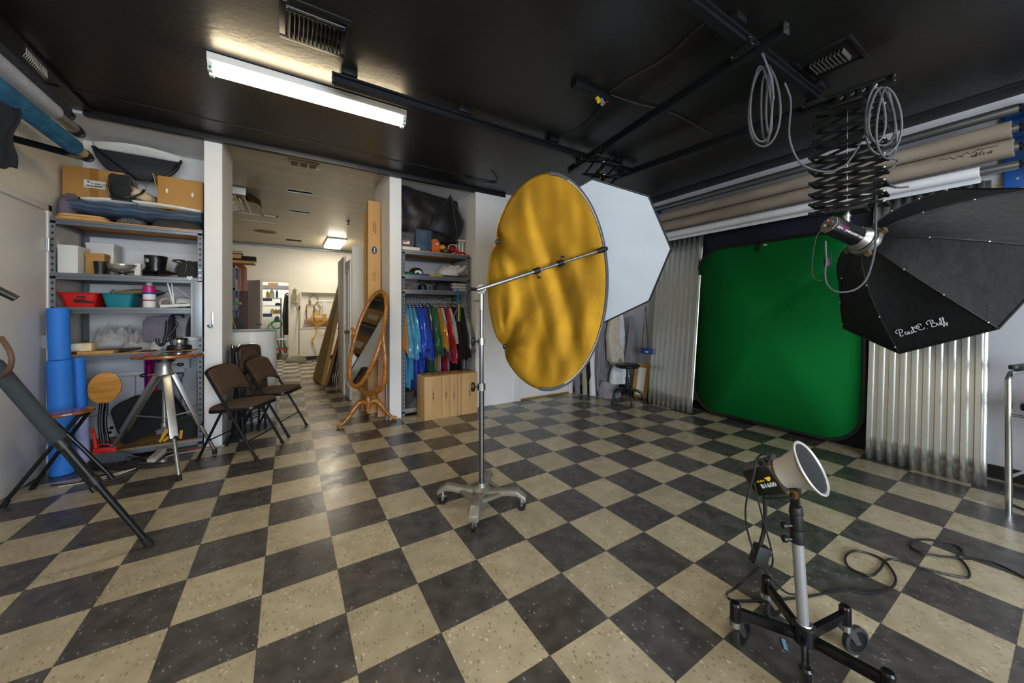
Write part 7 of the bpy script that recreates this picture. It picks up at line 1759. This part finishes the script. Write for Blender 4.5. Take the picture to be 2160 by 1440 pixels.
# ================================================================ RIGHT EDGE CHAIR
t = thing('chrome_bar_chair', 'chrome tube bar chair with black pads at the right edge of the picture', 'chair', (4.1, -1.7, 0))
c_ = Vector((3.948, -1.405, 0)); ex = Vector((.55, -.12, 0)); ey = Vector((.09, -.47, 0))
for sgn, o in ((0, Vector((0, 0, 0))), (1, ey)):
    p = c_+o
    build('frame_tube', MB().tube([p, p+UP*.55, p+UP*.84, p+UP*.875+ex*.06, p+UP*.88+ex*.2, p+UP*.88+ex*.8, p+UP*.84+ex*.95, p+ex*1.0], .0155, 12), m_chrome, t)
    build('arm_pad', MB().prism(rrect(.40, .055, .025), p+UP*.91+ex*.48, (ex.normalized(), ey.normalized(), UP), .03), m_black, t, bev=.008)
    build('rung', MB().cyl(p+UP*.22, p+UP*.22+ex, .009, n=10), m_chrome, t); build('rung', MB().cyl(p+UP*.60, p+UP*.60+ex, .008, n=10), m_chrome, t)
build('front_rung', MB().tube([c_+UP*.05+ex*.02, c_+UP*.02+ex*.1+ey*.1, c_+UP*.015+ey*.9], .009, 8), m_black, t)
build('seat', MB().prism(rrect(.50, .44, .06), c_+ex*.5+ey*.5+UP*.665, (ex.normalized(), ey.normalized(), UP), .05), M('black_vinyl', '#101314'), t, bev=.015)
build('seat_rail', MB().cyl(c_+UP*.615, c_+UP*.615+ey, .009, n=10), m_chrome, t)

# ================================================================ CEILING DETAILS
t = thing('ceiling_vent', 'black louvred air vent in the ceiling at the top left', 'vent', (.23, .70, CEIL))
build('frame', MB().box(.057, .402, .54, .58, CEIL-.012, CEIL).box(.057, .402, .85, .89, CEIL-.012, CEIL).box(.057, .086, .58, .85, CEIL-.012, CEIL).box(.378, .402, .58, .85, CEIL-.012, CEIL), m_blacktrim, t, bev=.003)
for k in range(13):
    build('louvre', MB().obox((.10+.0218*k, .735, CEIL-.022), (.003, .19, .035), ((.9, 0, .43), (0, 1, 0), (-.43, 0, .9))), m_blackm, t)
build('damper_bar', MB().cyl((.09, .60, CEIL-.018), (.375, .60, CEIL-.018), .007, n=8).cyl((.09, .63, CEIL-.012), (.375, .63, CEIL-.012), .006, n=8), m_blackm, t)
t = thing('ceiling_vent', 'black louvred air vent in the ceiling above the black softbox', 'vent', (3.07, -.77, CEIL))
build('frame', MB().box(2.90, 3.24, -.925, -.905, CEIL-.012, CEIL).box(2.90, 3.24, -.65, -.63, CEIL-.012, CEIL).box(2.90, 2.92, -.905, -.65, CEIL-.012, CEIL).box(3.22, 3.24, -.905, -.65, CEIL-.012, CEIL), m_blacktrim, t, bev=.003)
for k in range(9): build('louvre', MB().obox((3.07, -.86+.0205*k, CEIL-.018), (.14, .003, .026), ((1, 0, 0), (0, .9, .43), (0, -.43, .9))), M('dusty_louvre', '#3c3a37', .5), t)
t = thing('power_strip', 'black power strip with plugs fixed to the black ceiling', 'power strip', (1.99, .28, CEIL-.05))
build('case', MB().box(1.81, 2.17, .25, .31, CEIL-.045, CEIL-.001), m_track, t, bev=.004)
for k in range(4): build('outlet', MB().box(1.84+.06*k, 1.88+.06*k, .265, .295, CEIL-.048, CEIL-.045), m_hole, t)
build('plug', MB().cyl((2.04, .28, CEIL-.045), (2.04, .26, CEIL-.085), .015, n=12), M('yellow_print', '#d6b51a'), t); build('plug', MB().cyl((2.08, .28, CEIL-.045), (2.08, .26, CEIL-.09), .017, n=12), M('grey_plug', '#777c82', .4), t)
build('red_switch', MB().box(2.13, 2.15, .272, .288, CEIL-.05, CEIL-.045), M('red_glow_plastic', '#b01515', .4), t)
cz = CEIL-.012
for lab, px_ in (('thin dark cable stapled to the ceiling from the power strip up to the near track', ((1285, 195), (1330, 165), (1400, 125), (1450, 80), (1482, 52))), ('thin dark cable running left down the ceiling from the power strip', ((1283, 202), (1262, 235), (1225, 270), (1190, 287), (1172, 300))), ('thin dark cable running right from the power strip along the ceiling', ((1288, 200), (1340, 218), (1420, 240), (1480, 272), (1500, 283)))):
    one('ceiling_cable', MB().tube([onZ(cz, *q) for q in px_], .005, 6, smooth=5), m_cab, lab, 'cable', 'thin cables on the ceiling')
one('ceiling_conduit', MB().tube([onZ(cz, *q) for q in ((980, 372), (1012, 383), (1048, 385), (1045, 372), (1036, 362))], .006, 6, smooth=3), m_blacktrim, 'short bent black conduit on the ceiling above the plain wall', 'conduit')
def coil(name, lab, top, loops, mat, r=.006, extra=()):
    t = thing(name, lab, 'cable', top, group='cable coils hanging from the tracks')
    top = Vector(top)
    for k, (w_, h_, dx, dd_) in enumerate(loops):
        pts = []
        for i in range(16):
            a = 2*PI*i/16
            pts.append(top+RT*(dx+w_*math.sin(a)*(1-.25*math.cos(a)))+FW*(dd_*math.sin(a))-UP*(h_*(1-math.cos(a))/2))
        build('loop', MB().tube(pts, r, 7, closed=True, smooth=3), mat, t)
    for pts in extra: build('lead', MB().tube(pts, r, 7, smooth=6), mat, t)
    return t
m_gcord = M('grey_cord', '#4a4c50')
T1 = onZ(2.80, 1612, 140)
coil('cable_coil', 'grey cable coil hanging from the near ceiling track', T1, ((.085, .47, -.02, .03), (.07, .50, .0, -.04), (.05, .42, .03, .05), (.02, .48, .015, .08)), m_gcord, .0065, (pw((1520, 40, 2.0), (1560, 60, 2.05), (1600, 100, 2.1), (1625, 160, 2.15), (1632, 210, 2.17)), pw((1655, 175, 2.35), (1668, 215, 2.37), (1665, 290, 2.37), (1690, 345, 2.38), (1740, 362, 2.4), (1780, 350, 2.4), (1810, 310, 2.4), (1830, 265, 2.42), (1845, 205, 2.45))))
T2 = onZ(2.66, 1850, 185)
coil('cable_coil', 'grey cable coils hanging from the plugged outlet bar', T2, ((.10, .36, .03, .02), (.08, .42, .04, -.03), (.11, .44, .06, .05), (.06, .34, -.01, .0)), m_gcord, .0065, (pw((1850, 320, 2.45), (1865, 332, 2.45), (1893, 338, 2.45), (1880, 355, 2.45), (1852, 372, 2.45), (1866, 382, 2.46), (1890, 395, 2.48), (1916, 394, 2.48)),))
# rear shelving etc. are out of view
